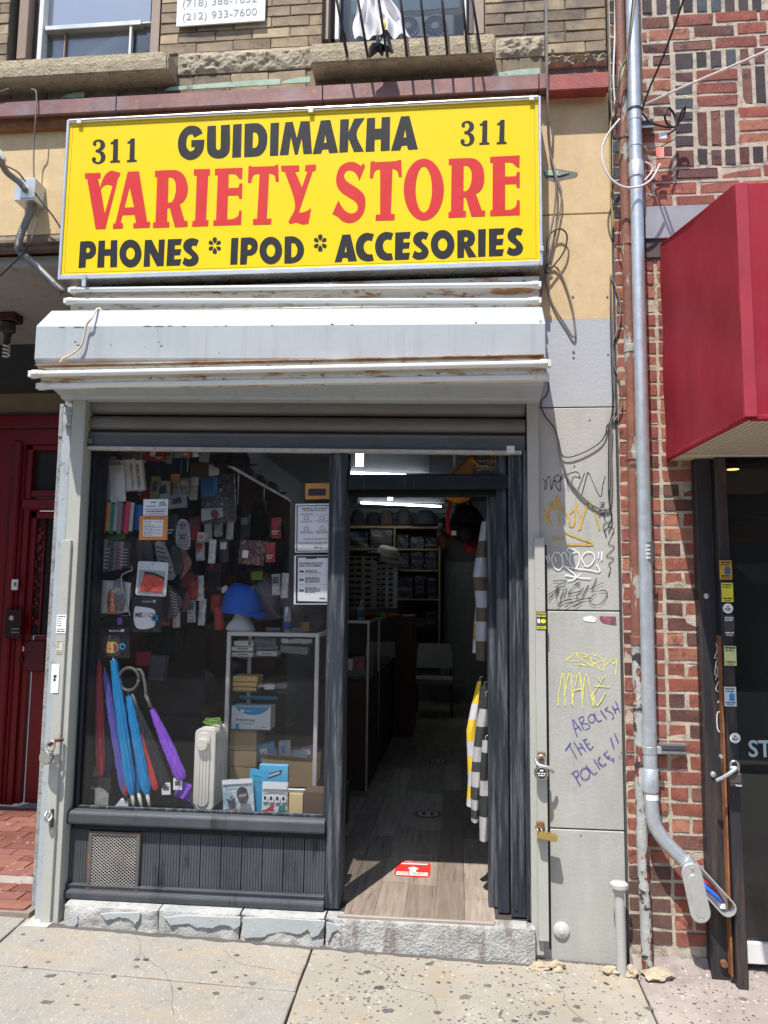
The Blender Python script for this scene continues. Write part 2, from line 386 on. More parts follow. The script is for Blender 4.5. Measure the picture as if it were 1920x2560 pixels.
slab('slab', [off(ext(j0a, j0b, ty0+g), g), off(ext(j1a, j1b, ty0+g), -g), off(ext(j1a, j1b, yb), -g), off(ext(j0a, j0b, yb), g)], M_conc, 1)
slab('slab', [off(ext(j0a, j0b, -2.2), g), off(ext(j1a, j1b, -2.2), -g), off(ext(j1a, j1b, ty0-g), -g), off(ext(j0a, j0b, ty0-g), g)], M_conc, 2)
slab('slab', [off(ext(j1a, j1b, -2.2), g), off(ext(cka, ckb, -2.2), -g), off(ext(cka, ckb, yb), -g), off(ext(j1a, j1b, yb), g)], M_agg, 3)
slab('slab', [off(ext(cka, ckb, -2.2), g*.6), (4, -2.2), (4, yb), off(ext(cka, ckb, yb), g*.6)], M_agg2, 4)
slab('slab', [(-5, -2.2), off(ext(j0a, j0b, -2.2), -g), off(ext(j0a, j0b, yb), -g), (-5, yb)], M_conc, 5)
slab('slab', [(-5, -4.55), (4, -4.55), (4, -2.2-2*g), (-5, -2.2-2*g)], M_conc, 6)
# grime along the foot of the step, hairline cracks
random.seed(18)
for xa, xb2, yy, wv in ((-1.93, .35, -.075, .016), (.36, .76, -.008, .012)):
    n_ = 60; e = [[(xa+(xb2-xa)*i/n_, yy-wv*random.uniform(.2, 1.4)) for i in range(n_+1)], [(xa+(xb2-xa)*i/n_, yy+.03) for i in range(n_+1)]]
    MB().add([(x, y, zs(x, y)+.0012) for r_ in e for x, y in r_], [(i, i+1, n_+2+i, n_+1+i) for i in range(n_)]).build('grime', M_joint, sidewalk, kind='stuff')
for pts in (((300, 2330), (345, 2380), (360, 2420), (420, 2470), (430, 2560)), ((905, 2420), (960, 2440), (1000, 2480), (1080, 2500), (1100, 2560)), ((1340, 2440), (1400, 2470), (1420, 2520), (1480, 2560)), ((560, 2400), (600, 2430), (690, 2445))):
    P_ = []
    for q in curve([atz(a, b, 0) for a, b in pts], 7): q = q+Vector((random.uniform(-.006, .006), random.uniform(-.004, .004), 0)); P_.append((q.x, q.y, zs(q.x, q.y)+.0010))
    MB().ribbon(P_, [.0022*random.uniform(.3, 1.3) for _ in P_], (0, 0, 1)).build('crack', M_joint, sidewalk, fixn=False)
# trodden chewing gum and one orange scrap
gumv = []
for sd in range(5):
    random.seed(40+sd); n = 14
    pts = [(cos(2*pi*k/n)*(1+random.uniform(-.3, .3)), sin(2*pi*k/n)*(1+random.uniform(-.3, .3))) for k in range(n)]
    gumv.append(MB().prism([(x, y, 0) for x, y in catm2(pts, 2)], (0, 0, .12)).mesh('gum_spot', M_gum))
zl = zm(0, 2100, .5787); zr = zm(960, 2100, .5787)
spots = [(p, 1.0) for p in zl([(97, 472), (178, 495), (215, 643), (105, 606), (205, 585), (290, 726), (200, 755), (268, 677), (340, 636), (366, 663), (330, 762), (590, 566), (630, 566), (588, 597), (742, 468), (776, 520), (945, 562), (922, 612), (968, 588), (1022, 538), (1020, 630), (955, 652), (775, 684), (932, 700), (1125, 718), (1060, 622), (1135, 470), (490, 640), (1470, 508), (1495, 548), (1560, 604), (1585, 595), (1418, 494), (1090, 655), (1395, 700), (1640, 660)])] + [(p, 1.15) for p in zr([(12, 625), (80, 605), (155, 605), (195, 555), (290, 670), (235, 632), (15, 755), (350, 690), (280, 632), (655, 715), (690, 748), (660, 650), (835, 720), (540, 675), (835, 775), (910, 638), (960, 620), (1105, 750), (1330, 775), (1285, 655), (1360, 715), (1550, 670), (565, 785), (232, 758), (450, 640), (1145, 720), (770, 640), (420, 560)])]
random.seed(12)
for (px, py), k in spots:
    p = atz(px, py, 0); o = bpy.data.objects.new('gum_spot', random.choice(gumv)); place(o, sidewalk)
    s = random.choice((.005, .006, .007, .009, .011, .015))*k
    o.location = (p.x, p.y, zs(p.x, p.y)-.0005); o.scale = (s*random.uniform(1, 1.7), s, .014); o.rotation_euler = (atan2(.018, 1), 0, random.uniform(-.7, .7))
MB().prism([(x, y, 0) for x, y in catm2([(0, 0), (.02, .004), (.022, .016), (.008, .012)], 3)], (0, 0, .004)).build('leaf_scrap', mat('scrap', (.75, .32, .08), .7), label='small orange scrap of litter lying below the step', cat='litter')
o = bpy.data.objects['leaf_scrap']; p = atz(565, 2364, .01); o.location = (p.x, p.y, zs(p.x, p.y)+.001); o.rotation_euler = (.2, .1, .3)

# ================================================================== the shop's own building
bld = thing('brick_building', 'tan brick building above the yellow shop sign, with rusty cornice and painted stone pier', 'building', (-.6, .3, 0))
# backing walls (with the two upstairs windows and the shop left open)
wL = rect(22, -40, 402, 146, .02); wR = rect(806, -40, 1212, 100, .02)
ZB = 4.23
bk = MB()
bk.box(-4, wL[0], .026, .3, ZB, 6.2).box(wL[1], wR[0], .026, .3, ZB, 6.2).box(wR[1], .742, .026, .3, ZB, 6.2)
bk.box(wL[0], wL[1], .035, .3, ZB, at(300, 150, .02).z).box(wR[0], wR[1], .035, .3, ZB, at(1000, 98, .02).z)
bk.build('mortar_wall', M_mort_tan, bld)
MB().box(-4, .742, .3, .32, 3.42, 6.2).build('inner_wall', M_dark, bld); MB().box(-2.0, .742, .3, .32, 3.0, 3.415).build('inner_wall', M_dark, bld)
MB().box(.30, .742, .06, .45, -.1, 4.2).build('pier_core', M_mort_tan, bld)
MB().box(-4, .742, .06, .28, 3.42, 4.23).box(-2.02, .742, .10, .28, 2.45, 3.42).build('lintel_core', mat('brown_backing', (.12, .08, .055), .85, var=.3, vs=5, bump=.4), bld)
# bricks
def brick_mesh(m, seed, wob=.05):
    random.seed(seed); bm = bmesh.new(); bmesh.ops.create_cube(bm, size=1)
    bmesh.ops.bevel(bm, geom=[e for e in bm.edges], offset=.035, segments=1, affect='EDGES')
    for v in bm.verts:
        v.co.x += random.uniform(-.008, .008); v.co.z += random.uniform(-.02, .02)
        if v.co.y < -.4: v.co.y += random.uniform(-wob, wob)
    me = bpy.data.meshes.new('brick'); bm.to_mesh(me); bm.free(); me.materials.append(m); return me
BR = {}
def brick(parent, x0, x1, z0, z1, Y, m, depth=.06):
    key = m.name
    if key not in BR: BR[key] = [brick_mesh(m, 100+i*3+len(BR)*17) for i in range(4)]
    o = bpy.data.objects.new('brick', random.choice(BR[key])); place(o, parent)
    o.location = ((x0+x1)/2, Y+depth/2+random.uniform(-.0015, .0015), (z0+z1)/2); o.scale = (x1-x0, depth, z1-z0)
    o.rotation_euler = (0, random.uniform(-.003, .003), 0)
    return o
zj = at(420, 136.7, .02).z; stp = (at(420, 6.75, .02).z-zj)/5
random.seed(3)
def tan_row(x0, x1, z0, h, odd, L=.203):
    x = x0-(L/2 if odd else 0)*1.0
    while x < x1:
        a, b = max(x, x0), min(x+L-.005, x1)
        if b-a > .02: brick(bld, a, b, z0+.003, z0+h-.003, .02, M_tan)
        x += L
for k in range(0, 8):
    z = zj+k*stp
    tan_row(wL[1]+.002, wR[0]-.002, z, stp, k % 2)
    tan_row(wR[1]+.002, .740, z, stp, k % 2)
    tan_row(-2.62, wL[0]-.002, z, stp, k % 2)
# stones and the brick row under them
ZS0 = zj-at(420, 0).z*0-.125
def rough_stone(name, x0, x1, z0, z1, Y, bulge, seed):
    def fn(u, v):
        x = x0+(x1-x0)*u; z = z0+(z1-z0)*v; e = min(1, 6*min(u, 1-u)*(x1-x0)/.12, 5*min(v, 1-v))
        n = noise.noise(Vector((x*22+seed, z*22, seed)))+.6*noise.noise(Vector((x*55, z*55, seed+4)))+.4*noise.noise(Vector((x*120, z*120, seed+9)))
        return Vector((x, Y-bulge*(.45+.55*n)*max(e, .02), z))
    MB().sheet(fn, int((x1-x0)*130), 18, thick=(0, .05+bulge, 0)).build(name, M_rock, bld, smooth=40)
sLr = at(418, 160, -.1).x
rough_stone('rock_faced_stone', sLr+.012, at(776, 120, 0).x, ZS0, zj-.003, .015, .022, 3.1)
rough_stone('rock_faced_stone', at(1240, 120, 0).x, at(1362, 120, 0).x, ZS0-.005, zj-.02, .015, .026, 8.4)
tan_row(-2.62, .42, ZB-.01, ZS0-ZB+.006, 0)
tan_row(.437, .740, zj-stp, stp, 1); tan_row(.437, .740, zj-2*stp, stp, 0)
rough_stone('broken_mortar', .437, .74, zj-2*stp-.075, zj-2*stp-.02, .02, .05, 12.2)
# sills
def sill(px0, px1, ytl, ybl, seed):
    x0, x1 = at(px0, ybl, -.11).x, at(px1, ybl, -.11).x
    xm = (px0+px1)/2; zt, zb = at(xm, ytl, -.11).z, at(xm, ybl, -.11).z
    def fn(u, v): return Vector((x0+(x1-x0)*u, -.11+.005*noise.noise(Vector((u*40+seed, v*8, 1))), zb+(zt-zb)*v))
    MB().prism([(x0, -.11, zb), (x0, -.115, (zb+zt)/2), (x0, -.11, zt-.006), (x0, .15, zt+.012), (x0, .15, zb)], (x1-x0, 0, 0)).build('window_sill', M_sill, bld, bevel=.008, seg=2)
sill(-160, 418, 140, 190, 1)
sill(775, 1237, 92, 146, 2)
# flashing and cornice
MB().box(-3.2, at(1364, 200).x, .0, .034, at(760, 216, 0).z, ZB-.012).build('flashing', M_flash, bld)
for a, b, y0, y1 in ((410, 700, 221, 206), (700, 775, 206, 198), (1225, 1350, 191, 174), (150, 210, 243, 236)):
    xa, xb = at(a, y0, -.008).x, at(b, y1, -.008).x; zb = at((a+b)/2, (y0+y1)/2, -.008).z
    MB().prism([(xa, -.006, zb-.01), (xb, -.006, zb-.01), (xb, -.006, zb+.022), (xa+(xb-xa)*.6, -.006, zb+.02), (xa+.03, -.006, zb+.008)], (0, .006, 0)).build('green_flashing', M_green, bld)
for i, (a, b, m) in enumerate(((-200, 290, M_cor), (292, 805, M_cor), (807, 1347, M_cor), (1349, 1366, M_cor), (1367, 1523, M_corred))):
    k = -.07 if i < 4 else -.085
    xa, xb = at(a, 240, k).x, at(b, 240, k).x
    zt, zb = at(760, 215.5, -.07).z, at(760, 252, -.07).z
    if i == 4: zt, zb = at(1440, 183, k).z, at(1440, 222, k).z
    MB().profx([(k, zt), (k, zb), (k+.008, zb-.004), (k+.01, zb+.006), (.03, zb+.01), (.03, zt+.004)], xa, xb).build('cornice_panel', m, bld, bevel=.002)
    if i < 3: MB().profx([(-.035, zb+.004), (-.03, zb-.05), (.03, zb-.055), (.03, zb+.004)], xa+.001, xb-.001).build('rust_lip', M_rustlip, bld)
# stone and painted panels of the pier, beige lintel over the doorway on the left
px0, px1 = .325, .742
zA, zBm, zC, zD, zE = at(1440, 240).z, 3.487, 2.952, 2.517, 1.550
def panel(x0, x1, z0, z1, m, Y=0.0, bev=.003, name='stone_panel'):
    return MB().box(x0, x1, Y, Y+.055, z0, z1).build(name, m, bld, bevel=bev)
panel(px0, px1, zBm+.003, zA+.01, M_beige)
pB = panel(px0, px1, zC, zBm-.003, M_beige, bev=0)
panel(px0, px1, zD+.003, zC-.0005, M_greyb, bev=0, name='painted_panel')
pD = panel(px0, px1, zE+.003, zD-.003, M_greyp, name='painted_panel')
pE = panel(px0, px1, .573, zE-.003, M_greyp, name='painted_panel')
pF = panel(px0, px1, -.05, .567, M_greyp, name='painted_panel')
MB().box(.744, .752, -.003, .05, -.02, 4.13).build('corner_strip', mat('strip_dark', (.06, .06, .06), .7), bld)
zl0 = at(60, 588, 0).z
panel(-3.4, at(22, 300, 0).x-.1, zl0, zA+.02, M_beige)
panel(at(22, 300, 0).x-.094, -1.9, zl0, zA+.02, M_beige)
MB().profx([(.0, zl0-.004), (-.012, zl0-.03), (-.012, zl0-.045), (.01, zl0-.05), (.01, zl0-.075), (.055, zl0-.075), (.055, zl0-.004)], -3.4, -2.02).build('lintel_moulding', mat('brown_trim', (.16, .115, .08), .7, var=.3, vs=12, bump=.4, layers=[((.07, .05, .04), 10, .6, .06)]), bld)

# upstairs windows
M_skyglass = glass('upper_glass', (.55, .62, .66), refl=.62, haze=.10, hcol=(.62, .72, .8), hs=1.6)
M_upglass = glass('upper_glass_clear', (.95, .97, .97), refl=.035, haze=.015)
def wbox(parent, name, a, b, c, d, Y, dp, m, bev=.002):
    r = rect(a, b, c, d, Y); return MB().box(r[0], r[1], Y, Y+dp, r[2], r[3]).build(name, m, parent, bevel=bev)
win = part_of('window', bld, 'sash window with bright sky in its glass')
wbox(win, 'frame', 47, -60, 70, 146, .06, .1, M_winfr); wbox(win, 'frame', 378, -60, 400, 140, .06, .1, M_winfr)
wbox(win, 'frame', 71, -60, 96, 146, .12, .1, mat('window_dark', (.05, .045, .045), .5)); wbox(win, 'sash', 97, -60, 108, 150, .10, .06, M_whiteframe)
wbox(win, 'glass', 109, -60, 378, 62, .15, .006, M_skyglass, 0)
wbox(win, 'glass', 109, 76, 378, 140, .152, .006, M_upglass, 0)
wbox(win, 'rail', 112, 57, 352, 68, .115, .05, M_alu); wbox(win, 'rail', 352, 54, 378, 58, .12, .03, M_alu)
wbox(win, 'screen_bar', 322, 62, 328, 140, .12, .02, M_whiteframe); wbox(win, 'screen_bar', 159, 74, 163, 146, .14, .02, M_winfr)
wbox(win, 'screen_panel', 163, 76, 322, 146, .165, .01, mat('brown_screen', (.10, .075, .06), .7, var=.3, vs=12), 0)
wbox(win, 'blind', 112, -60, 378, 60, .24, .01, mat('pale_blind', (.45, .55, .62), .8, var=.2, vs=2), 0)
win2 = part_of('window', bld, 'open window behind the bars')
wbox(win2, 'frame', 808, -60, 822, 98, .06, .1, M_winfr); wbox(win2, 'frame', 838, -60, 848, 98, .10, .05, M_whiteframe); wbox(win2, 'frame', 823, -60, 837, 98, .14, .1, mat('window_dark'))
wbox(win2, 'frame', 1184, -60, 1210, 84, .06, .1, M_winfr); wbox(win2, 'frame', 1160, -60, 1166, 88, .10, .05, M_whiteframe); wbox(win2, 'frame', 1170, -60, 1183, 84, .14, .1, mat('window_dark'))
wbox(win2, 'glass', 849, -60, 1159, 96, .17, .006, M_upglass, 0)
wbox(win2, 'blind', 878, -60, 1150, 28, .21, .01, mat('blue_blind', (.22, .30, .33), .6, var=.2, vs=4), .003)
MB().box(-2.35, .25, .24, .30, 4.3, 4.32).build('sill_board', M_dark, bld)
# ================================================================== across the street (mirrored in the shop windows)
ob = thing('brick_building', 'brown brick row of houses across the street, seen only as a reflection in the glass', 'building', (0, -17, 0))
M_ob = mat('far_brick', (.12, .08, .065), .9, var=.25, vs=2)
MB().box(-22, 22, -26, -17, -.3, 7.0).build('wall', M_ob, ob); MB().box(-22.2, 22.2, -17.4, -16.8, 7.0, 7.5).build('cornice', M_sill, ob)
for i in range(14):
    for j in range(2):
        x = -21+i*3.1; z = 1.0+j*3.3; MB().box(x, x+1.5, -17.02, -16.98, z, z+2.1).build('window', mat('far_window', (.03, .04, .05), .15, bump=0), ob)
# ================================================================== step and storefront
M_steppaint = mat('step_paint', (.37, .40, .41), .6, var=.08, vs=6, bump=.5, bs=90, bd=.004, layers=[((.33, .33, .32), 30, .66, .04)])
M_stepraw = mat('step_raw', (.43, .43, .415), .95, var=.15, vs=20, bump=.9, bs=120, bd=.008, layers=[((.34, .35, .35), 9, .58, .08), ((.25, .24, .23), 40, .66, .05)])
M_stepdrip = mat('step_drip', (.42, .42, .40), .95, var=.2, vs=14, bump=1.0, bs=80, bd=.014, layers=[((.24, .21, .19), 9, .56, .07, (2.2, 1, .35)), ((.33, .37, .40), 5, .62, .03)])
M_blk = mat('black_paint', (.010, .012, .018), .5, spec=.25, var=.3, vs=5, st=(1, 1, .35), bump=.5, bs=60, bst=(1, 1, .1), bd=.003, layers=[((.035, .038, .048), 14, .66, .05, (3, 3, .25)), ((.2, .19, .17), 30, .775, .02, (3, 3, .4))])
M_blkw = mat('black_paint_worn', (.026, .031, .041), .55, spec=.3, var=.35, vs=7, st=(2, 2, .2), bump=.9, bs=70, bst=(1, 1, .08), bd=.005, layers=[((.11, .118, .13), 12, .55, .07, (4, 4, .2)), ((.30, .28, .24), 26, .69, .02, (4, 4, .3))])
M_bulk = mat('bulkhead_paint', (.062, .069, .078), .55, spec=.3, var=.22, vs=6, st=(1, 1, .4), bump=.5, bs=80, bst=(1, 1, .15), bd=.003, layers=[((.014, .014, .016), 5, .64, .07, (2, 1, .5))])
M_glass = glass('shop_glass', (1, 1, 1), refl=.024, haze=.005, hcol=(.72, .74, .76), hs=2.2)
M_clear = glass('clear_glass', (.985, .995, .99), refl=.02)
M_shgrey = mat('shutter_grey', (.165, .163, .15), .5, var=.12, vs=5, st=(1, 1, 3), bump=.2, bs=60, layers=[((.16, .14, .12), 9, .64, .10, (.5, 1, 4))])
M_shdark = mat('shutter_dark', (.085, .092, .105), .5, var=.15, vs=6, bump=.2, layers=[((.09, .09, .09), 12, .63, .08)])
M_hood = mat('hood_paint', (.39, .43, .455), .5, var=.06, vs=3, bump=.25, bs=18, bd=.004, layers=[((.34, .375, .395), 5, .60, .08, (4, 1, .25)), ((.22, .20, .17), 30, .73, .02, (2, 1, .6))])
M_hoodchip = mat('paint_chip', (.16, .16, .15), .8, bump=.3)
M_rail = mat('rail_cream', (.41, .415, .375), .55, var=.06, vs=5, bump=.25, bs=70, layers=[((.28, .24, .20), 16, .73, .03)])
M_railb = mat('rail_bluegrey', (.36, .40, .43), .55, var=.08, vs=5, bump=.25, bs=70, layers=[((.24, .26, .28), 10, .64, .05)])
M_railw = mat('rail_weathered', (.26, .27, .27), .8, var=.3, vs=18, bump=.8, bs=90, bd=.006, layers=[((.08, .07, .06), 24, .62, .05)])
M_rust = mat('rust', (.20, .09, .045), .85, var=.35, vs=20, bump=.6, bs=120)
M_sock = mat('lamp_white', (.68, .67, .62), .45, var=.05)
M_tube = mat('tube_glass', (.74, .74, .71), .12, var=.03, bump=0, coat=.6)
M_batten = mat('batten_white', (.66, .64, .56), .45, var=.06, vs=8, bump=.15, layers=[((.42, .20, .07), 5, .58, .05, (1, 1, 5)), ((.30, .12, .04), 14, .62, .04, (1.4, 1, 4))])
M_silver = mat('sign_trim', (.72, .71, .69), .28, metal=.85, var=.08, bump=.05)
M_galv = mat('galvanised', (.52, .56, .60), .42, metal=.6, var=.14, vs=24, bump=.12, bs=70)

step = part_of('door_step', bld, 'chipped grey painted stone step')
def step_block(px0, px1, m, seed, raw=True):
    x0, x1 = at(px0, 2300, -.06).x, at(px1, 2300, -.06).x
    def fn(u, v):
        x = x0+(x1-x0)*u; e = min(1, (min(u, 1-u)*(x1-x0))/.02)
        n = noise.noise(Vector((x*9+seed, v*3, seed)))*.010+noise.noise(Vector((x*30, v*9, seed+5)))*.006
        if v < .55:
            w = v/.55; y = -.064+.004*w+n+.010*(1-e); z = zs(x, -.06)-.02+(.150-zs(x, -.06)+.02)*w
        elif v < .68:
            w = (v-.55)/.13; y = -.060+.03*w+n*(1-w); z = .150+.006*w
        else:
            w = (v-.68)/.32; y = -.03+.14*w; z = .156+.001*w+n*.1
        return Vector((x, y, z))
    MB().sheet(fn, max(20, int((x1-x0)*90)), 16, thick=(0, .1, -.05)).build('block', m, step, smooth=50)
step_block(158, 393, M_stepraw, 1.2); step_block(396, 597, M_stepraw, 4.4); step_block(602, 809, M_stepraw, 7.7); step_block(814, 1338, M_stepdrip, 9.1)
# plates of paint that still cling to the step
zp = zm(180, 2020, .4099)
flakes = [[(170, 645), (250, 640), (415, 640), (412, 680), (385, 712), (350, 680), (290, 668), (250, 680), (205, 685)],
          [(560, 665), (700, 658), (1030, 668), (1020, 720), (985, 745), (960, 720), (900, 715), (860, 735), (800, 730), (760, 730), (715, 705), (650, 712), (600, 718)],
          [(1045, 668), (1200, 670), (1545, 690), (1530, 730), (1500, 780), (1460, 790), (1440, 740), (1400, 770), (1360, 770), (1290, 755), (1200, 768), (1170, 790), (1050, 795)],
          [(1552, 700), (1640, 720), (1655, 790), (1620, 745), (1590, 760), (1565, 815), (1552, 800)],
          [(0, 668), (30, 655), (36, 700), (14, 725), (0, 720)]]
for f in flakes:
    random.seed(len(f)); P = []
    q = zp(f)
    for i in range(len(q)):
        a, b = q[i], q[(i+1) % len(q)]
        for k in range(4): t = k/4; P.append((a[0]+(b[0]-a[0])*t+random.uniform(-1.2, 1.2), a[1]+(b[1]-a[1])*t+random.uniform(-1.2, 1.2)))
    MB().prism([at(x, y, -.0715) for x, y in P], (0, .010, 0)).build('paint_flake', M_steppaint, step, bevel=.0015)

sf = thing('storefront', 'black painted wooden shop front with display window, open doorway and transom', 'storefront', (-.8, .08, .16))
def vbox(parent, name, a, b, y0, y1, z0, z1, m, bev=.003):
    return MB().box(a, b, y0, y1, z0, z1).build(name, m, parent, bevel=bev)
XM0, XM1 = -.618, -.548            # mullion between window and door
XJ = -1.842                         # left jamb
ZG0, ZTOP = .565, 2.56
vbox(sf, 'jamb', -1.94, -1.895, .03, .2, .16, ZTOP, M_blk); vbox(sf, 'jamb', -1.895, XJ-.012, .045, .2, .17, ZTOP, M_blk); vbox(sf, 'bead', XJ-.014, XJ+.004, .028, .045, ZG0-.03, 2.345, M_blk)
vbox(sf, 'mullion', XM0, XM1, .015, .17, .166, 2.34, M_blkw, .005); vbox(sf, 'bead', XM0-.016, XM0, .026, .045, ZG0-.03, 2.345, M_blkw)
vbox(sf, 'header', XJ, .34, .06, .2, 2.40, ZTOP, M_blk)
r = rect(204, 2040, 822, 2074, -.01)
MB().profx([(-.01, r[2]), (-.014, r[2]+.01), (-.014, r[3]-.012), (.0, r[3]), (.0455, r[3]+.004), (.0455, r[2])], XJ-.08, XM0-.001).build('window_sill', M_bulk, sf, bevel=.003)
zsill = r[3]; zsl = r[2]
MB().box(XJ+.006, XM0-.018, .028, .045, zsill+.004, zsill+.016).build('bead', M_blkw, sf, bevel=.002)
MB().box(XJ-.01, XM0-.002, .012, .06, zsl-.03, zsl-.002).build('moulding', M_blk, sf, bevel=.004)
# bead boards of the bulkhead
zb0, zb1 = .222, zsl-.03
xg0, xg1 = rect(222, 2085, 345, 2228, .03)[:2]
xs = [XJ-.055, xg0-.002]+[xg1+.004+i*(XM0-xg1-.006)/9 for i in range(10)]
for i in range(len(xs)-1):
    if i == 1: continue
    a, b = xs[i]+.0015, xs[i+1]-.0015
    nb = max(2, int((b-a)/.0125)); prof = []
    for k in range(nb):
        p = a+(b-a)*k/nb; q = a+(b-a)*(k+1)/nb
        prof += [(p+.0012, .030), (q-.0012, .030), (q, .0335)]
    prof += [(b, .045), (a, .045)]
    MB().prism([(x, y, zb0) for x, y in prof], (0, 0, zb1-zb0)).build('board', M_bulk, sf)
MB().box(xg1+.001, XM0, .046, .12, .17, zb1).build('bulkhead_back', M_blk, sf); MB().box(XJ-.06, xg0-.001, .046, .12, .17, zb1).build('bulkhead_back', M_blk, sf)
MB().profx([(-.002, .160), (-.006, .185), (-.002, .196), (.012, .198), (.012, .205), (.006, .222), (.045, .224), (.045, .160)], XJ-.075, XM0-.001).build('base_moulding', M_bulk, sf, bevel=.002)
# expanded metal grille
gr = part_of('vent_grille', sf, 'rusty expanded metal grille in the bulkhead')
gx0, gx1, gz0, gz1 = rect(226, 2086, 342, 2226, .015)
fr = MB().box(gx0-.012, gx0+.004, .010, .03, gz0-.012, gz1+.012).box(gx1-.004, gx1+.012, .010, .03, gz0-.012, gz1+.012).box(gx0, gx1, .0105, .03, gz0-.012, gz0+.003).box(gx0, gx1, .0105, .03, gz1-.003, gz1+.012)
fr.build('frame', mat('grille_frame', (.10, .09, .085), .7, var=.3, layers=[((.25, .10, .04), 14, .60, .07)]), gr)
mesh_ = MB(); nx, nz = 12, 18; dx = (gx1-gx0)/nx; dz = (gz1-gz0)/nz
for i in range(nx):
    for j in range(nz):
        cx, cz = gx0+(i+.5)*dx, gz0+(j+.5)*dz
        P = [(cx-dx/2, cz), (cx, cz+dz/2), (cx+dx/2, cz), (cx, cz-dz/2)]
        for k in range(4):
            a, b = P[k], P[(k+1) % 4]
            mesh_.bar((a[0], .016, a[1]), (b[0], .016, b[1]), .0014, .003)
mesh_.build('mesh', mat('mesh_metal', (.58, .57, .54), .5, metal=.2, var=.2), gr, kind='stuff', fixn=False)
gd = MB().box(gx0-.02, gx1+.02, .17, .18, gz0-.03, gz1+.03); gd.build('backing', mat('vent_dark', (.004, .004, .004), .9, var=.6, vs=30), gr)
MB().lathe([(.052, 0), (.052, -.012), (.046, -.014), (.044, .02), (.0, .02)], ((gx0+gx1)/2-.005, .040, gz0+(gz1-gz0)*.68), (0, 1, 0), 24).build('pipe_end', mat('pipe_rust', (.10, .04, .02), .9, var=.4, vs=25), gr, smooth=40)
# display glass, transom, door frame
MB().box(XJ-.005, XM0+.005, .0465, .0525, zsill-.02, ZTOP).build('window_glass', M_glass, sf)
tb0, tb1 = at(1080, 1223, .05).z, at(1080, 1189, .05).z
vbox(sf, 'transom_bar', XM1+.001, .29, .03, .16, tb0, tb1, M_blk); vbox(sf, 'stop', XM1+.001, .23, .10, .15, tb0-.028, tb0-.001, M_blk)
vbox(sf, 'transom_bead', XM1+.001, .278, .075, .11, tb1, tb1+.012, M_blk, .002)
MB().box(XM1, .285, .09, .096, tb1+.01, ZTOP).build('transom_glass', M_glass, sf)
xr = [at(q, 1800, y).x for q, y in ((1220, .13), (1243, .13), (1243, .07), (1271, .07), (1275, .03), (1311, .03), (1311, .0), (1336, .0))]
vbox(sf, 'door_post', xr[0], xr[1]+.01, .13, .22, .166, tb0-.002, M_blkw); vbox(sf, 'door_post', xr[2], xr[3], .065, .2, .166, ZTOP, M_blkw, .004)
vbox(sf, 'door_post', xr[4], xr[5], .025, .2, .166, 2.33, M_blkw, .004); vbox(sf, 'door_post', xr[5]+.001, xr[7], -.002, .2, .166, 2.31, M_blkw, .004)
vbox(sf, 'bead', xr[4]+.014, xr[4]+.03, .018, .03, .2, 2.38, M_blkw, .003)
# ================================================================== roller shutter
KT = -.018
class SH(MB):
    def tilt(s, k=KT, xc=-.8): s.v = [(x, y, z+k*(x-xc)) for x, y, z in s.v]; return s
rs = thing('roller_shutter', 'raised grey roller shutter with pale hood box over the shop front', 'roller shutter', (-.8, -.1, 2.3))
HX0, HX1 = -1.995, .383
zT = lambda px, py, Y: at(px, py, Y).z-KT*(at(px, py, Y).x+.8)
ht, hm, hb = zT(700, 772, -.20), zT(700, 811, -.325), zT(700, 897, -.325)
hq = zT(700, 1000, -.06)
prof = [(-.06, hq), (-.075, hq+.012), (-.20, hq+.035), (-.305, hb-.025), (-.325, hb), (-.325, hm), (-.20, ht), (.08, ht+.01), (.08, hq)]
hood = SH().profx(prof, HX0, HX1).tilt().build('hood', M_hood, rs, bevel=.004)
# chips in the hood's paint
random.seed(5)
def chip(parent, px, py, w, h, Y, m=M_hoodchip, n=9):
    c = at(px, py, Y); pts = [(cos(2*pi*k/n)*w*random.uniform(.5, 1), sin(2*pi*k/n)*h*random.uniform(.5, 1)) for k in range(n)]
    MB().prism([(c.x+x, Y, c.z+z) for x, z in pts], (0, .004, 0)).build('paint_chip', m, parent)
for px, py, w, h in ((155, 818, 20, 2), (192, 817, 30, 4), (205, 818, 14, 3), (240, 817, 8, 2), (368, 815, 26, 3), (398, 815, 34, 3), (425, 814, 20, 2), (460, 815, 10, 2), (540, 815, 6, 2), (565, 814, 10, 2), (680, 813, 8, 3), (830, 810, 14, 3), (880, 811, 12, 2), (188, 854, 7, 5), (196, 862, 12, 5), (397, 855, 5, 3), (403, 864, 10, 5), (277, 862, 4, 3), (393, 824, 3, 3), (1190, 805, 8, 2), (1352, 802, 9, 3), (548, 882, 3, 4)):
    chip(hood, px, py, w*.0009, h*.0008, -.3265)
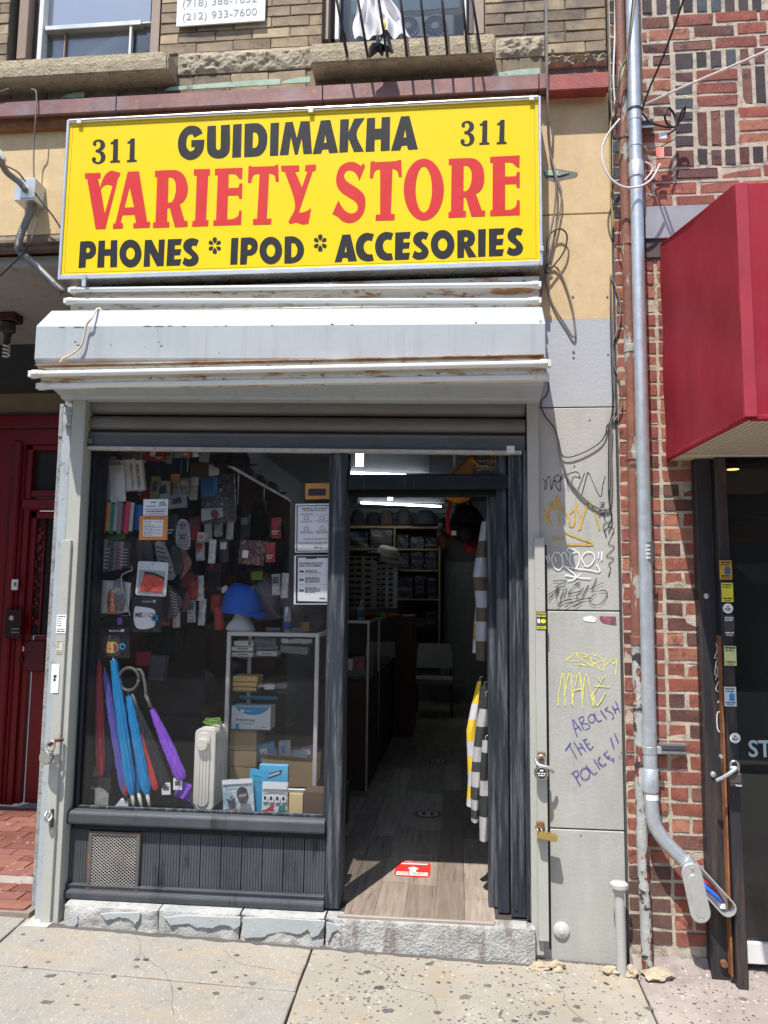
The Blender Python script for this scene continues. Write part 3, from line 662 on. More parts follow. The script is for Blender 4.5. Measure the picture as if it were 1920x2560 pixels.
# slats
sb = zT(700, 1128, .0); s0, s1, s2 = zT(700, 1002, .02), zT(700, 1040, .02), zT(700, 1083, .02)
def slat(z0, z1, name, m):
    n = 8; P = [(.022-.024*sin(pi*k/n)**.8+(.010 if k in (0, n) else 0), z0+.002+(z1-z0-.005)*k/n) for k in range(n+1)]
    P += [(y+.012, z) for y, z in P[::-1]]
    return SH().profx(P, -1.895, .318).tilt().build(name, m, rs, smooth=40)
slat(s1+.003, s0+.05, 'slat', M_shgrey); slat(s2+.002, s1, 'slat', M_shgrey)
bb = SH().profx([(.006, s2-.002), (-.004, s2-.010), (.002, s2-.022), (.0, sb+.020), (-.012, sb+.018), (-.012, sb+.014), (.03, sb+.014), (.03, s2-.002)], -1.893, .316).tilt().build('bottom_bar', M_shdark, rs, bevel=.001)
SH().box(-1.878, .300, -.016, .034, sb-.002, sb+.0125).tilt().build('edge_strip', mat('edge_strip', (.42, .41, .38), .6, var=.2, vs=20, layers=[((.1, .09, .08), 30, .66, .04)]), bb, bevel=.001)
for px, py in ((390, 1107), (569, 1109), (749, 1111), (936, 1114), (1106, 1117)):
    c = at(px, py, .0); MB().lathe([(.007, 0), (.006, -.004), (.002, -.006)], (c.x, .0005, c.z), (0, 1, 0), 10).build('bolt', M_shdark, bb, smooth=50)
wq = rect(1267, 1114, 1287, 1132, -.02); MB().box(wq[0], wq[1], -.02, .0, wq[2], wq[3]).build('stop_block', M_sock, bb, bevel=.002)
wq = rect(216, 1096, 230, 1108, -.01); MB().box(wq[0], wq[1], -.012, .0, wq[2], wq[3]).build('stop_block', M_shgrey, bb, bevel=.002)
# guide rails
def rail(parent, name, pa, pb, Y, dp, zt, zb, m, bev=.002):
    """upright strip between two photograph columns measured at y = 1400"""
    return MB().box(at(pa, 1400, Y).x, at(pb, 1400, Y).x, Y, Y+dp, zb, zt).build(name, m, parent, bevel=bev)
gl = part_of('guide_rail', rs, 'left guide rail in cream and blue grey paint')
zt0 = at(160, 1006, -.04).z
rail(gl, 'outer_plate', 128, 139, -.005, .1, zt0-.12, .12, M_railw); rail(gl, 'outer_plate', 127, 137, -.012, .11, zt0, zt0-.17, M_railw)
rail(gl, 'channel', 137, 160, -.030, .09, zt0-.02, .06, M_railb); rail(gl, 'channel', 160, 193, -.045, .1, zt0+.02, .045, M_rail); rail(gl, 'cover', 151, 174.5, -.062, .03, at(165, 1350, -.06).z, .07, M_rail)
zc = at(160, 1050, -.04).z
MB().box(at(140, 1400, -.05).x, at(160, 1400, -.05).x, -.052, -.02, zc+.028, zc+.036).box(at(140, 1400, -.05).x, at(160, 1400, -.05).x, -.052, -.02, zc-.030, zc-.022).build('bracket', M_rail, gl, bevel=.001)
fz = zs(-1.9, -.08)
MB().box(at(116, 1400, -.05).x+.012, at(182, 1400, -.05).x, -.10, .02, fz-.002, fz+.008).build('foot', M_rail, gl, bevel=.002)
grr = part_of('guide_rail', rs, 'right guide rail in cream paint')
rail(grr, 'channel', 1321, 1350, -.02, .09, at(1330, 1000, -.02).z, .03, M_rail); rail(grr, 'cover', 1337, 1362, -.045, .025, at(1345, 1345, -.04).z, .10, M_rail)
rail(grr, 'slot', 1362.5, 1367, -.004, .012, at(1345, 1345, -.04).z-.03, .05, mat('slot_dark', (.03, .03, .03), .8))
# ================================================================== yellow sign
M_yel = mat('sign_yellow', (.86, .595, .002), .4, spec=.25, var=.035, vs=2.5, bump=.06, bs=30, layers=[((.80, .56, .01), 3, .66, .08, (2, 1, .3))])
M_ltr = mat('sign_charcoal', (.020, .021, .024), .55, spec=.2, var=.2, vs=14, st=(6, 1, .4), bump=.05)
M_ltrr = mat('sign_red', (.60, .036, .036), .45, spec=.2, var=.06, vs=8, st=(3, 1, .5), bump=.03)
sg = thing('shop_sign', 'yellow box sign with black and red lettering for the variety store', 'sign', (-.8, -.05, 3.17))
SX0, SX1, SZ0, SZ1, SY = -2.014, .396, 3.175, 4.033, -.12
MB().box(SX0+.012, SX1-.012, SY+.004, .0, SZ0+.02, SZ1-.012).build('box', mat('sign_case', (.30, .29, .27), .5, metal=.3), sg)
MB().box(SX0+.012, SX1-.012, SY, SY+.0038, SZ0+.02, SZ1-.014).build('face', M_yel, sg)
MB().box(SX0, SX0+.014, SY-.010, .0, SZ0, SZ1).build('frame', M_silver, sg, bevel=.003); MB().box(SX1-.014, SX1, SY-.010, .0, SZ0, SZ1).build('frame', M_silver, sg, bevel=.003)
MB().box(SX0+.014, SX1-.014, SY-.012, .0, SZ0, SZ0+.024).build('frame', M_silver, sg, bevel=.004)
for q in ((SX0+.03, SX1-.03, SZ1-.036, SZ1-.0345), (SX0+.03, SX1-.03, SZ0+.036, SZ0+.0375), (SX0+.03, SX0+.0315, SZ0+.0376, SZ1-.0361), (SX1-.0315, SX1-.03, SZ0+.0376, SZ1-.0361)): MB().box(q[0], q[1], SY-.0006, SY-.0001, q[2], q[3]).build('border_line', mat('border_ink', (.25, .17, .01), .5), sg)
MB().tube([(SX0+.014, SY-.004, SZ1-.008), (SX1-.014, SY-.004, SZ1-.008)], .011, 12).build('frame', M_silver, sg, smooth=40)
for px, py, a in ((198, 303, 1), (777, 276, 1), (1329, 245, 1), (210, 692, 0)):
    c = at(px, py, SY-.014); m = MB().box(c.x-.012, c.x+.012, SY-.018, SY-.013, c.z-.013, c.z+.013)
    if not a: m.box(c.x-.010, c.x+.012, SY-.018, SY-.010, c.z-.05, c.z-.0135)
    m.build('clip', M_sock if a else M_galv, sg, bevel=.002)
c = at(1353, 622, SY-.014); MB().box(c.x-.008, c.x+.012, SY-.018, SY-.011, c.z-.013, c.z+.013).build('clip', M_galv, sg, bevel=.002)
R1 = zm(140, 230, .3737); R2 = zm(740, 230, .3858); RS = lambda p: p
def ell(cx, cy, rx, ry, n=28, sk=0): return [(cx+rx*cos(2*pi*k/n)+sk*sin(2*pi*k/n), cy+ry*sin(2*pi*k/n)) for k in range(n)]
def rounded(pts, n=4):
    """outline with its gentle bends smoothed and its sharp corners kept"""
    P = [Vector((x, y)) for x, y in pts]; m = len(P); T = []
    for i in range(m):
        a, b = P[i]-P[i-1], P[(i+1) % m]-P[i]
        T.append((a+b)*.5 if a.angle(b, 0) < 1.0 and min(a.length, b.length) > .28*max(a.length, b.length) else None)
    out = []
    for i in range(m):
        p, q = P[i], P[(i+1) % m]; c = q-p; t0, t1 = T[i] or c, T[(i+1) % m] or c
        t0, t1 = t0.normalized()*c.length, t1.normalized()*c.length
        if T[i] is None and T[(i+1) % m] is None: out.append((p.x, p.y)); continue
        for k in range(n):
            s = k/n; v = p*(2*s**3-3*s*s+1)+t0*(s**3-2*s*s+s)+q*(3*s*s-2*s**3)+t1*(s**3-s*s); out.append((v.x, v.y))
    return out
def letter(loops, tr, m=M_ltr, d=(0, 0), smooth=()):
    LL = []
    for i, lp in enumerate(loops):
        lp = tr(lp)
        lp = catm2(lp, 4) if i in smooth else rounded(lp)
        LL.append([((p := at(x+d[0], y+d[1], SY-.0012)).x, p.z) for x, y in lp])
    return MB().fill(LL, SY-.0012).build('letter', m, sg, fixn=False)
three = [(247, 352), (252, 330), (275, 318), (305, 320), (326, 340), (326, 368), (308, 388), (296, 393), (318, 402), (331, 430), (322, 462), (292, 480), (262, 478), (242, 462), (243, 440), (258, 436), (268, 446), (264, 460), (278, 468), (293, 462), (300, 440), (294, 415), (280, 404), (266, 402), (266, 386), (283, 381), (296, 362), (295, 340), (281, 330), (268, 336), (270, 350), (262, 360)]
one = [(390, 316), (415, 314), (413, 455), (428, 458), (428, 470), (362, 473), (362, 461), (379, 457), (383, 347), (365, 349), (365, 338), (380, 330)]
for ddx, ddy in ((0, 0), (921.5, -46.5)):
    k = 1.03 if ddx else 1
    T = lambda p, k=k: [(140+(242+(u-242)*k)*.3737, 230+(318+(v-318)*k)*.3737) for u, v in p]
    letter([three], T, d=(ddx, ddy), smooth=(0,)); letter([one], T, d=(ddx, ddy)); letter([[(x+112, y-4) for x, y in one]], T, d=(ddx, ddy))
letter([[(981, 274), (960, 240), (920, 225), (870, 235), (828, 285), (815, 350), (830, 415), (870, 448), (910, 453), (955, 430), (985, 385), (993, 318), (905, 322), (905, 368), (930, 366), (920, 388), (897, 398), (874, 370), (874, 315), (890, 285), (912, 282), (925, 304)]], R1)
letter([[(1013, 228), (1070, 224), (1070, 370), (1077, 385), (1085, 388), (1095, 384), (1101, 370), (1103, 222), (1163, 217), (1163, 370), (1150, 415), (1115, 440), (1065, 442), (1025, 420), (1010, 380)]], R1)
letter([[(1185, 217), (1243, 212), (1237, 435), (1178, 438)]], R1)
letter([[(1262, 213), (1340, 208), (1368, 216), (1390, 235), (1406, 262), (1413, 290), (1410, 350), (1400, 382), (1385, 405), (1365, 422), (1340, 430), (1258, 435)], [(1318, 268), (1340, 272), (1352, 300), (1352, 340), (1340, 368), (1315, 375)]], R1)
letter([[(1435, 208), (1492, 204), (1486, 424), (1430, 427)]], R1)
letter([[(713.6, 305.5), (732, 304), (742, 345), (751.6, 303), (774, 302.5), (780, 384), (758.5, 385), (754, 345), (744, 386), (737, 386), (727, 342), (721, 386.6), (699, 388)]], RS)
letter([[(160, 185), (222, 180), (273, 392), (215, 396), (207, 370), (172, 372), (162, 398), (108, 402)], [(180, 330), (198, 328), (190, 275)]], R2)
letter([[(287, 178), (343, 175), (340, 260), (378, 172), (445, 168), (392, 270), (440, 385), (375, 388), (340, 300), (336, 388), (280, 392)]], R2)
letter([[(460, 170), (512, 166), (512, 238), (552, 236), (555, 164), (610, 160), (607, 378), (548, 382), (550, 305), (510, 308), (508, 384), (450, 387)]], R2)
letter([[(680, 158), (735, 155), (790, 370), (727, 374), (718, 345), (685, 348), (675, 377), (615, 380)], [(697, 295), (714, 293), (707, 240)]], R2)
RD = M_ltrr
letter([[(193, 543), (298, 540), (298, 578), (280, 579), (295, 640), (306, 600), (325, 560), (350, 535), (375, 526), (400, 533), (431, 540), (425, 560), (413, 580), (405, 620), (330, 915), (265, 917), (208, 580), (195, 580)], [(300, 650), (318, 628), (345, 618), (378, 628), (326, 812)]], R1, RD)
letter([[(480, 533), (555, 530), (610, 868), (630, 868), (627, 907), (517, 911), (517, 877), (535, 875), (525, 820), (445, 823), (432, 875), (447, 877), (447, 912), (380, 915), (383, 880), (397, 878)], [(458, 773), (522, 770), (492, 637)]], R1, RD)
letter([[(662, 527), (770, 522), (815, 526), (855, 555), (880, 620), (878, 680), (855, 730), (828, 750), (860, 862), (880, 862), (880, 900), (795, 905), (760, 775), (745, 777), (743, 868), (758, 868), (758, 905), (648, 909), (650, 872), (665, 870), (677, 568), (662, 568)], [(753, 570), (775, 572), (795, 595), (802, 640), (795, 695), (775, 735), (748, 740)]], R1, RD)
letter([[(922, 517), (1030, 514), (1030, 555), (1018, 557), (1003, 856), (1020, 856), (1018, 896), (910, 900), (913, 862), (930, 860), (942, 558), (922, 558)]], R1, RD)
letter([[(1063, 513), (1248, 506), (1245, 582), (1225, 578), (1200, 550), (1155, 548), (1153, 643), (1220, 640), (1228, 612), (1247, 610), (1243, 712), (1225, 712), (1218, 690), (1150, 692), (1145, 852), (1185, 848), (1218, 828), (1225, 793), (1242, 792), (1238, 888), (1052, 894), (1053, 858), (1070, 857), (1082, 555), (1063, 555)]], R1, RD)
letter([[(1288, 495), (1305, 493), (1310, 500), (1462, 495), (1465, 488), (1487, 487), (1490, 600), (1468, 598), (1463, 560), (1440, 545), (1425, 545), (1410, 848), (1442, 846), (1438, 885), (1317, 888), (1318, 850), (1345, 848), (1362, 548), (1330, 550), (1312, 575), (1305, 607), (1283, 605)]], R1, RD)
letter([[(702.4, 414.2), (748, 413), (748, 428), (738, 429), (755, 468), (769, 428), (762, 427.5), (764, 412.5), (790, 411), (789.4, 426), (781.7, 427.5), (747, 531), (755, 531), (763, 529), (778, 520.5), (771, 558.7), (757, 560.6), (740, 556), (725, 560), (721, 554), (738, 514), (711.8, 429), (703.5, 428)]], RS, RD)
letter([[(435, 462), (448, 480), (410, 575), (390, 530), (360, 508), (330, 510), (312, 535), (318, 565), (345, 590), (400, 625), (440, 665), (450, 715), (440, 775), (405, 825), (350, 848), (300, 835), (270, 808), (235, 790), (275, 702), (295, 740), (325, 775), (365, 787), (395, 770), (400, 740), (385, 710), (340, 680), (290, 645), (262, 595), (265, 530), (290, 480), (335, 455), (380, 455), (410, 472), (420, 480)]], R2, RD)
letter([[(483, 450), (508, 447), (512, 455), (655, 447), (658, 440), (682, 440), (685, 550), (665, 548), (655, 510), (625, 495), (615, 790), (640, 790), (638, 830), (515, 833), (517, 795), (545, 792), (545, 500), (520, 505), (503, 530), (500, 557), (478, 557)]], R2, RD)
letter([ell(828, 632, 130, 200, 36), ell(828, 631, 53, 149, 30)], R2, RD)
letter([[(990, 433), (1110, 428), (1165, 435), (1205, 475), (1220, 540), (1212, 610), (1190, 645), (1165, 658), (1205, 768), (1227, 768), (1225, 805), (1137, 808), (1100, 682), (1087, 683), (1085, 770), (1102, 770), (1100, 810), (988, 815), (988, 777), (1004, 775), (1008, 472), (990, 473)], [(1087, 475), (1115, 480), (1135, 510), (1138, 560), (1128, 610), (1105, 640), (1085, 643)]], R2, RD)
letter([[(1258, 420), (1450, 410), (1448, 490), (1430, 485), (1400, 458), (1355, 455), (1355, 548), (1425, 545), (1432, 518), (1450, 516), (1450, 620), (1432, 620), (1425, 595), (1355, 597), (1355, 765), (1395, 760), (1425, 738), (1432, 702), (1450, 700), (1450, 797), (1258, 804), (1258, 767), (1273, 765), (1275, 458), (1258, 458)]], R2, RD)
letter([[(162, 1000), (225, 997), (246, 1003), (258, 1015), (268, 1045), (262, 1085), (235, 1112), (200, 1118), (197, 1173), (150, 1177)], [(203, 1042), (220, 1040), (228, 1055), (222, 1072), (202, 1076)]], R1)
letter([[(285, 995), (328, 993), (327, 1052), (365, 1050), (367, 992), (410, 990), (408, 1170), (362, 1172), (363, 1093), (324, 1095), (322, 1173), (275, 1174)]], R1)
letter([ell(498, 1080, 74, 93), ell(498, 1080, 29, 41, 20)], R1)
letter([[(595, 990), (640, 988), (685, 1078), (687, 988), (728, 985), (720, 1163), (675, 1165), (628, 1075), (628, 1167), (585, 1168)]], R1)
letter([[(748, 985), (843, 982), (833, 1022), (795, 1024), (794, 1052), (838, 1050), (830, 1090), (792, 1092), (790, 1120), (838, 1117), (828, 1160), (738, 1163)]], R1)
S_ = [(955, 990), (940, 1030), (915, 1025), (905, 1040), (920, 1060), (945, 1085), (955, 1115), (940, 1150), (905, 1165), (870, 1163), (845, 1147), (860, 1105), (885, 1118), (905, 1115), (908, 1100), (890, 1085), (862, 1062), (850, 1032), (865, 995), (900, 978), (930, 980)]
letter([S_], R1); letter([S_], R1, d=(574.7, -16.7)); letter([S_], R1, d=(810.8, -26.4))
for (cx, cy), tr in (((1062, 1027), R1), ((157, 978), R2)):
    for k in range(6):
        an = pi/2+k*pi/3; ux, uy = cos(an), sin(an)*1.25
        letter([[(cx+ux*10, cy+uy*10), (cx+ux*26-uy*11, cy+uy*26+ux*11), (cx+ux*40-uy*11, cy+uy*40+ux*11), (cx+ux*45, cy+uy*45), (cx+ux*40+uy*11, cy+uy*40-ux*11), (cx+ux*26+uy*11, cy+uy*26-ux*11)]], tr)
letter([[(1173, 977), (1220, 975), (1213, 1153), (1165, 1155)]], R1)
letter([[(1237, 975), (1305, 973), (1338, 990), (1350, 1025), (1340, 1068), (1310, 1092), (1280, 1095), (1275, 1152), (1230, 1155)], [(1283, 1020), (1300, 1019), (1308, 1034), (1300, 1052), (1281, 1055)]], R1)
letter([ell(1437, 1060, 76, 92), ell(1437, 1060, 29, 42, 20)], R1)
letter([[(711.8, 591.4), (734, 591), (749, 599), (758, 612), (760, 628), (755, 643), (745, 653), (730, 658), (710.6, 658.6)], [(728.6, 607.4), (737, 608), (743, 620), (742, 634), (736, 642), (728, 643)]], RS)
letter([[(300, 925), (352, 922), (395, 1095), (338, 1098), (332, 1073), (302, 1075), (295, 1100), (250, 1103)], [(315, 1038), (328, 1037), (322, 995)]], R2)
C_ = [(505, 920), (492, 965), (465, 960), (445, 975), (438, 1002), (446, 1032), (465, 1050), (495, 1050), (505, 1092), (460, 1097), (415, 1080), (390, 1035), (390, 980), (412, 935), (455, 912)]
letter([C_], R2); letter([[(x+125, y-6) for x, y in C_]], R2)
letter([[(643, 910), (743, 905), (735, 948), (697, 950), (695, 975), (738, 973), (732, 1013), (693, 1015), (690, 1043), (738, 1040), (730, 1085), (640, 1088)]], R2)
letter([ell(950, 988, 77, 94), ell(950, 988, 30, 42, 20)], R2)
letter([[(1045, 897), (1110, 893), (1150, 912), (1160, 950), (1145, 990), (1125, 1000), (1170, 1068), (1118, 1072), (1090, 1010), (1088, 1072), (1045, 1076)], [(1090, 940), (1108, 938), (1115, 952), (1105, 968), (1090, 970)]], R2)
letter([[(1180, 890), (1230, 887), (1228, 1065), (1180, 1068)]], R2)
letter([[(1250, 886), (1352, 882), (1342, 923), (1303, 925), (1300, 952), (1345, 950), (1338, 990), (1298, 992), (1295, 1020), (1347, 1017), (1338, 1061), (1250, 1065)]], R2)
# ================================================================== fluorescent battens above and on the hood
def batten(name, label, body, tubes, x0, x1, group):
    t = thing(name, label, 'lamp', (-.8, body[0][0], body[0][1]), group)
    MB().profx(body, x0, x1).build('housing', M_batten, t, bevel=.003)
    for (y0, z0, y1, z1, r, e0, e1) in tubes:
        MB().tube([(x0+e0+.03, y0, z0), (x1-e1-.03, y1, z1)], r, 14).build('tube', M_tube, t, smooth=40)
        for s, (xx, yy, zz) in ((1, (x0+e0, y0, z0)), (-1, (x1-e1, y1, z1))):
            MB().tube([(xx+s*.035, yy, zz), (xx+s*.012, yy, zz), (xx+s*.010, yy, zz), (xx-s*.02, yy, zz)], [r*1.12, r*1.12, r*1.35, r*1.35], 14).box(xx-s*.035, xx-s*.008, yy-r, yy+.02, zz-r*1.1, zz+r*.9).build('socket', M_sock, t, bevel=.001)
    return t
u0, u1, u2, u3 = (at(*q) for q in ((205, 724, -.10), (1330, 712, -.10), (195, 752, -.10), (1330, 752, -.10)))
zmid = (u0.z+u1.z)/2; zlow = (u2.z+u3.z)/2
batten('fluorescent_lamp', 'twin white fluorescent tube lamp tucked under the yellow sign', [(-.06, zlow-.05), (-.075, zlow-.03), (-.06, zlow+.03), (-.075, zmid-.012), (-.07, zmid+.036), (-.02, zmid+.045), (-.02, zlow-.05)],
       [(-.10, u0.z, -.10, u1.z, .013, .02, .03), (-.10, u2.z, -.10, u3.z, .013, .0, .03)], -1.95, .385, 'fluorescent lamps on the shop front')
l0, l1 = at(130, 934, -.385), at(1330, 909, -.385); l2, l3 = at(150, 962, -.355), at(1320, 943, -.355)
h0 = at(120, 902, -.38).z
lw = batten('fluorescent_lamp', 'rust stained twin fluorescent tube lamp along the bottom of the hood', [(-.3235, l0.z+.055), (-.360, l0.z+.050), (-.372, l0.z+.03), (-.362, l0.z+.022), (-.362, l2.z+.020), (-.345, l2.z-.012), (-.3235, l2.z-.014)],
       [(-.382, l0.z, -.382, l1.z, .0145, -.008, .01), (-.352, l2.z-.004, -.352, l3.z, .0135, .015, .015)], -1.935, .372, 'fluorescent lamps on the shop front')
zz = l0.z+.052; MB().prism([(-1.955, -.322, zz), (-1.955, -.385, zz-.012), (.37, -.385, zz-.006), (.37, -.322, zz+.004)], (0, 0, .004)).build('rusty_lid', mat('rusty_lid', (.60, .52, .42), .5, var=.1, layers=[((.36, .15, .05), 4.5, .50, .10, (1, 1, 3)), ((.22, .08, .03), 16, .58, .05, (1.5, 2, 3))]), lw)
# ================================================================== red brick building on the right
rb = thing('brick_building', 'red brick building with dark patterned bricks beside the grey pier, right edge', 'building', (1.3, .3, 0))
XP = 1.165                        # edge of the neighbour's shop opening
zc0 = at(1652, 1172).z; CS = .0687
zat = lambda py: at(1690, py).z
mw = MB().box(.754, XP, .003, .3, -.1, 3.30).box(.754, 3.6, .003, .3, 3.302, 6.0)
mw.build('mortar_wall', M_mort_red, rb)
random.seed(21)
k0 = int((zc0-.03)/CS)
for k in range(-k0-1, 18):
    z = zc0+k*CS; a, b = z+.0075, z+CS-.0065
    if z < .02: continue
    low = z < .62; m = M_base if (z < .42) else M_red
    even = k % 2 == 0
    X = [(.757, .842), (.854, .938)] if even else [(.757, .938)]
    X += [(.952, 1.024), (1.040, XP)] if even else [(.952, XP)]
    for i, (x0, x1) in enumerate(X):
        mm = m
        if z < .42 and x0 > .95: mm = random.choice([M_red, M_redpaint])
        elif .9 < z < 1.9 and .85 < x1 < .945: mm = random.choice([M_redpaint, M_redpaint, M_red])
        elif z >= .42: mm = random.choice([M_red]*5+[M_br])
        o = brick(rb, x0+random.uniform(-.002, .002), x1+random.uniform(-.002, .002), a, b, 0.0, mm)
        if z < .42 and x0 > .95 and z < .2: o.scale[1] *= 1.05
# bricks above, laid in panels (measured on the photograph)
zt_ = zm(1380, 0, 1/3.072)
def br_px(u0, v0, u1, v1, m):
    (a, b), (c, d) = zt_([(u0, v0), (u1, v1)]); r = rect(a, b, c, d, 0.0)
    brick(rb, r[0]+.002, r[1]-.002, r[2]+.002, r[3]-.002, 0.0, m)
RR, DD, BB = M_red, M_dk, M_br
rows = []
for x0, x1 in ((690, 770), (800, 885), (905, 985), (1005, 1085), (1110, 1195), (1220, 1300), (1325, 1405), (1430, 1510), (1535, 1610)): rows.append((x0, -60, x1, 92 if x0 > 1000 else 108, DD))
rows += [(690, 130, 905, 215, BB), (927, 110, 1238, 198, RR), (1250, 85, 1580, 162, RR), (1590, 70, 1800, 150, RR), (690, 248, 730, 320, RR), (745, 220, 1060, 308, RR), (1085, 195, 1400, 280, BB), (1420, 170, 1650, 255, RR), (690, 332, 905, 410, BB), (925, 310, 1238, 385, BB), (1255, 280, 1578, 362, RR), (1590, 262, 1800, 340, RR),
         (692, 430, 742, 508, RR), (772, 422, 912, 500, BB), (692, 522, 915, 600, RR), (695, 628, 752, 705, BB), (775, 612, 915, 695, RR), (695, 722, 918, 800, BB), (695, 825, 750, 900, RR), (775, 815, 918, 890, BB), (695, 925, 920, 1000, RR), (700, 1020, 920, 1095, RR), (702, 1120, 925, 1200, BB), (705, 1222, 770, 1300, RR), (795, 1210, 928, 1290, RR), (708, 1315, 930, 1395, RR),
         (945, 405, 1090, 532, DD), (1108, 395, 1190, 522, DD), (1215, 388, 1303, 515, DD), (1335, 375, 1418, 508, DD), (1442, 366, 1530, 495, BB), (1552, 360, 1640, 485, BB),
         (945, 552, 1085, 628, BB), (945, 650, 1085, 725, DD), (945, 752, 1085, 832, DD), (945, 855, 1085, 925, DD), (945, 945, 1085, 1020, DD), (945, 1042, 1088, 1122, DD), (950, 1148, 1092, 1282, BB),
         (1108, 532, 1428, 618, RR), (1110, 632, 1425, 715, RR), (1112, 730, 1430, 815, RR), (1460, 512, 1540, 805, BB), (1562, 500, 1645, 790, DD), (1665, 492, 1745, 780, DD),
         (1115, 850, 1195, 1125, BB), (1220, 845, 1303, 1122, BB), (1328, 838, 1412, 1118, DD), (1432, 815, 1800, 898, RR), (1435, 915, 1800, 998, RR), (1436, 1015, 1800, 1100, RR),
         (1117, 1138, 1198, 1270, DD), (1222, 1145, 1305, 1268, BB), (1328, 1140, 1415, 1265, DD), (1440, 1125, 1520, 1255, BB), (1542, 1120, 1630, 1250, DD), (1650, 1110, 1735, 1240, BB),
         (952, 1292, 1278, 1368, BB), (1296, 1275, 1610, 1360, RR), (1625, 1262, 1800, 1345, RR), (712, 1400, 770, 1480, RR), (785, 1402, 1112, 1490, RR), (1130, 1390, 1450, 1478, RR), (1462, 1380, 1800, 1462, RR), (712, 1500, 930, 1580, RR), (950, 1500, 1255, 1575, RR), (1270, 1490, 1600, 1572, RR)]
for r_ in rows: br_px(*r_)
for k in range(18, 23):     # courses hidden by the pipes
    z = zc0+k*CS
    brick(rb, .757, .842, z+.006, z+CS-.006, 0, random.choice([BB, DD]))
for k in range(23, 46):
    z = zc0+k*CS; brick(rb, .757, .842, z+.006, z+CS-.006, 0, random.choice([BB, DD]))
# grey flashing over the awning
r = rect(1612, 506, 1905, 592, -.02); MB().box(r[0], r[1]+.6, -.02, .0, r[2], r[3]-.01).build('flashing', mat('flash_sheet', (.36, .35, .36), .4, metal=.4, var=.1), rb, bevel=.003)
MB().box(.90, 1.0, -.01, .01, r[2]-.09, r[2]-.004).build('flashing_painted_shade', mat('flash_dark', (.09, .07, .07), .8), rb)  # solid dark strip, its colour stands in for the shade under the flashing
# ---- awning
M_awn = mat('awning_cloth', (.30, .011, .026), .8, var=.08, vs=2, bump=.5, bs=420, bd=.002, layers=[((.34, .03, .05), 2, .60, .15), ((.24, .010, .02), 3, .66, .12, (2, 2, .4)), ((.5, .2, .2), 160, .77, .02)], spec=.25)
aw = thing('awning', 'dark red fabric box awning over the neighbouring shop at the right edge', 'awning', (1.8, -.5, 2.25))
AX, AY = .968, -1.0
aT0, aT1, aB0, aB1 = 3.315, at(1835, 462, AY).z, 2.262, at(1845, 1045, AY).z
MB().sheet(lambda u, v: Vector((AX+.010*sin(u*pi)*sin(v*pi)+.003*sin(v*13+u*4), -.004+(AY+.004)*u, (aB0+(aB1-aB0)*u)*(1-v)+(aT0+(aT1-aT0)*u)*v)), 16, 16, thick=(.006, 0, 0)).build('end_panel', M_awn, aw, smooth=60)
MB().sheet(lambda u, v: Vector((AX+1.8*u, AY-.012*sin(pi*v)+.005*sin(u*9+v*5), aB1+(aT1-aB1)*v)), 24, 16, thick=(0, .006, 0)).build('front_panel', M_awn, aw, smooth=60)
MB().sheet(lambda u, v: Vector((AX+1.8*u, AY*(1-v), aT1+(aT0-aT1)*v)), 8, 4, thick=(0, 0, -.006)).build('top_panel', M_awn, aw)
MB().box(AX-.002, AX+.040, AY-.016, AY-.009, aB1, aT1).build('corner_seam', mat('awning_seam', (.36, .025, .045), .75, bump=.3, bs=500), aw, bevel=.003)
MB().bar((AX+.012, AY+.012, aB1+.004), (AX+.012, -.002, aB0+.004), .024, .02, (0, 0, 1)).build('hem', M_awn, aw, bevel=.004); MB().box(AX+.024, AX+1.8, AY-.002, AY+.022, aB1-.008, aB1+.012).build('hem', M_awn, aw, bevel=.004)
M_sof = mat('soffit_panel', (.50, .44, .34), .6, var=.06)
MB().box(AX+.02, AX+1.8, AY+.02, -.12, 2.285, 2.295).build('soffit_backing', mat('soffit_gap', (.03, .028, .025), .8), aw)
for i in range(34):
    x = AX+.026+i*.0235; MB().hexa([(x, AY+.03, aB1+.010), (x+.0172, AY+.03, aB1+.010), (x+.0172, -.14, aB0+.004), (x, -.14, aB0+.004), (x, AY+.03, aB1+.02), (x+.0172, AY+.03, aB1+.02), (x+.0172, -.14, aB0+.014), (x, -.14, aB0+.014)]).build('soffit_slat', M_sof, aw)
MB().box(AX+.02, AX+1.8, -.145, -.115, aB0-.012, aB0+.016).build('soffit_trim', M_sof, aw, bevel=.004)
MB().box(AX+.02, AX+.2, -.11, -.005, aB0-.008, aB0+.004).build('soffit_trim', M_sof, aw)
# ---- steel posts and glass of the neighbouring shop
M_steel = mat('dark_steel', (.035, .035, .042), .5, metal=.3, var=.25, vs=6, st=(1, 1, .3), bump=.3, layers=[((.11, .075, .055), 7, .60, .10, (3, 3, .25)), ((.16, .07, .03), 16, .67, .04, (3, 3, .3))])
ns = thing('storefront', 'dark steel and glass front of the neighbouring shop under the red awning', 'storefront', (1.4, 0, 0))
def upx(a, Y, y=1400): return at(a, y, Y).x
p0, p1, p2, p3 = upx(1745, -.06), upx(1787, -.06), upx(1790, -.10), upx(1823, -.10)
MB().box(p0, p1, -.06, .10, zs(1.2, 0)-.01, 2.262).build('steel_post', M_steel, ns, bevel=.003)
MB().prism([(p1+.002, -.10, 2.25), (p3, -.10, 2.25), (p3+.006, -.13, zs(1.2, -.1)-.005), (p1+.012, -.13, zs(1.2, -.1)-.005)], (0, .06, 0)).build('steel_post', M_steel, ns, bevel=.003)
MB().box(p1-.004, p1+.004, -.098, -.06, .02, 1.45).build('rust_edge', mat('rust_edge', (.26, .10, .04), .85, var=.4, vs=18, bump=.6), ns)
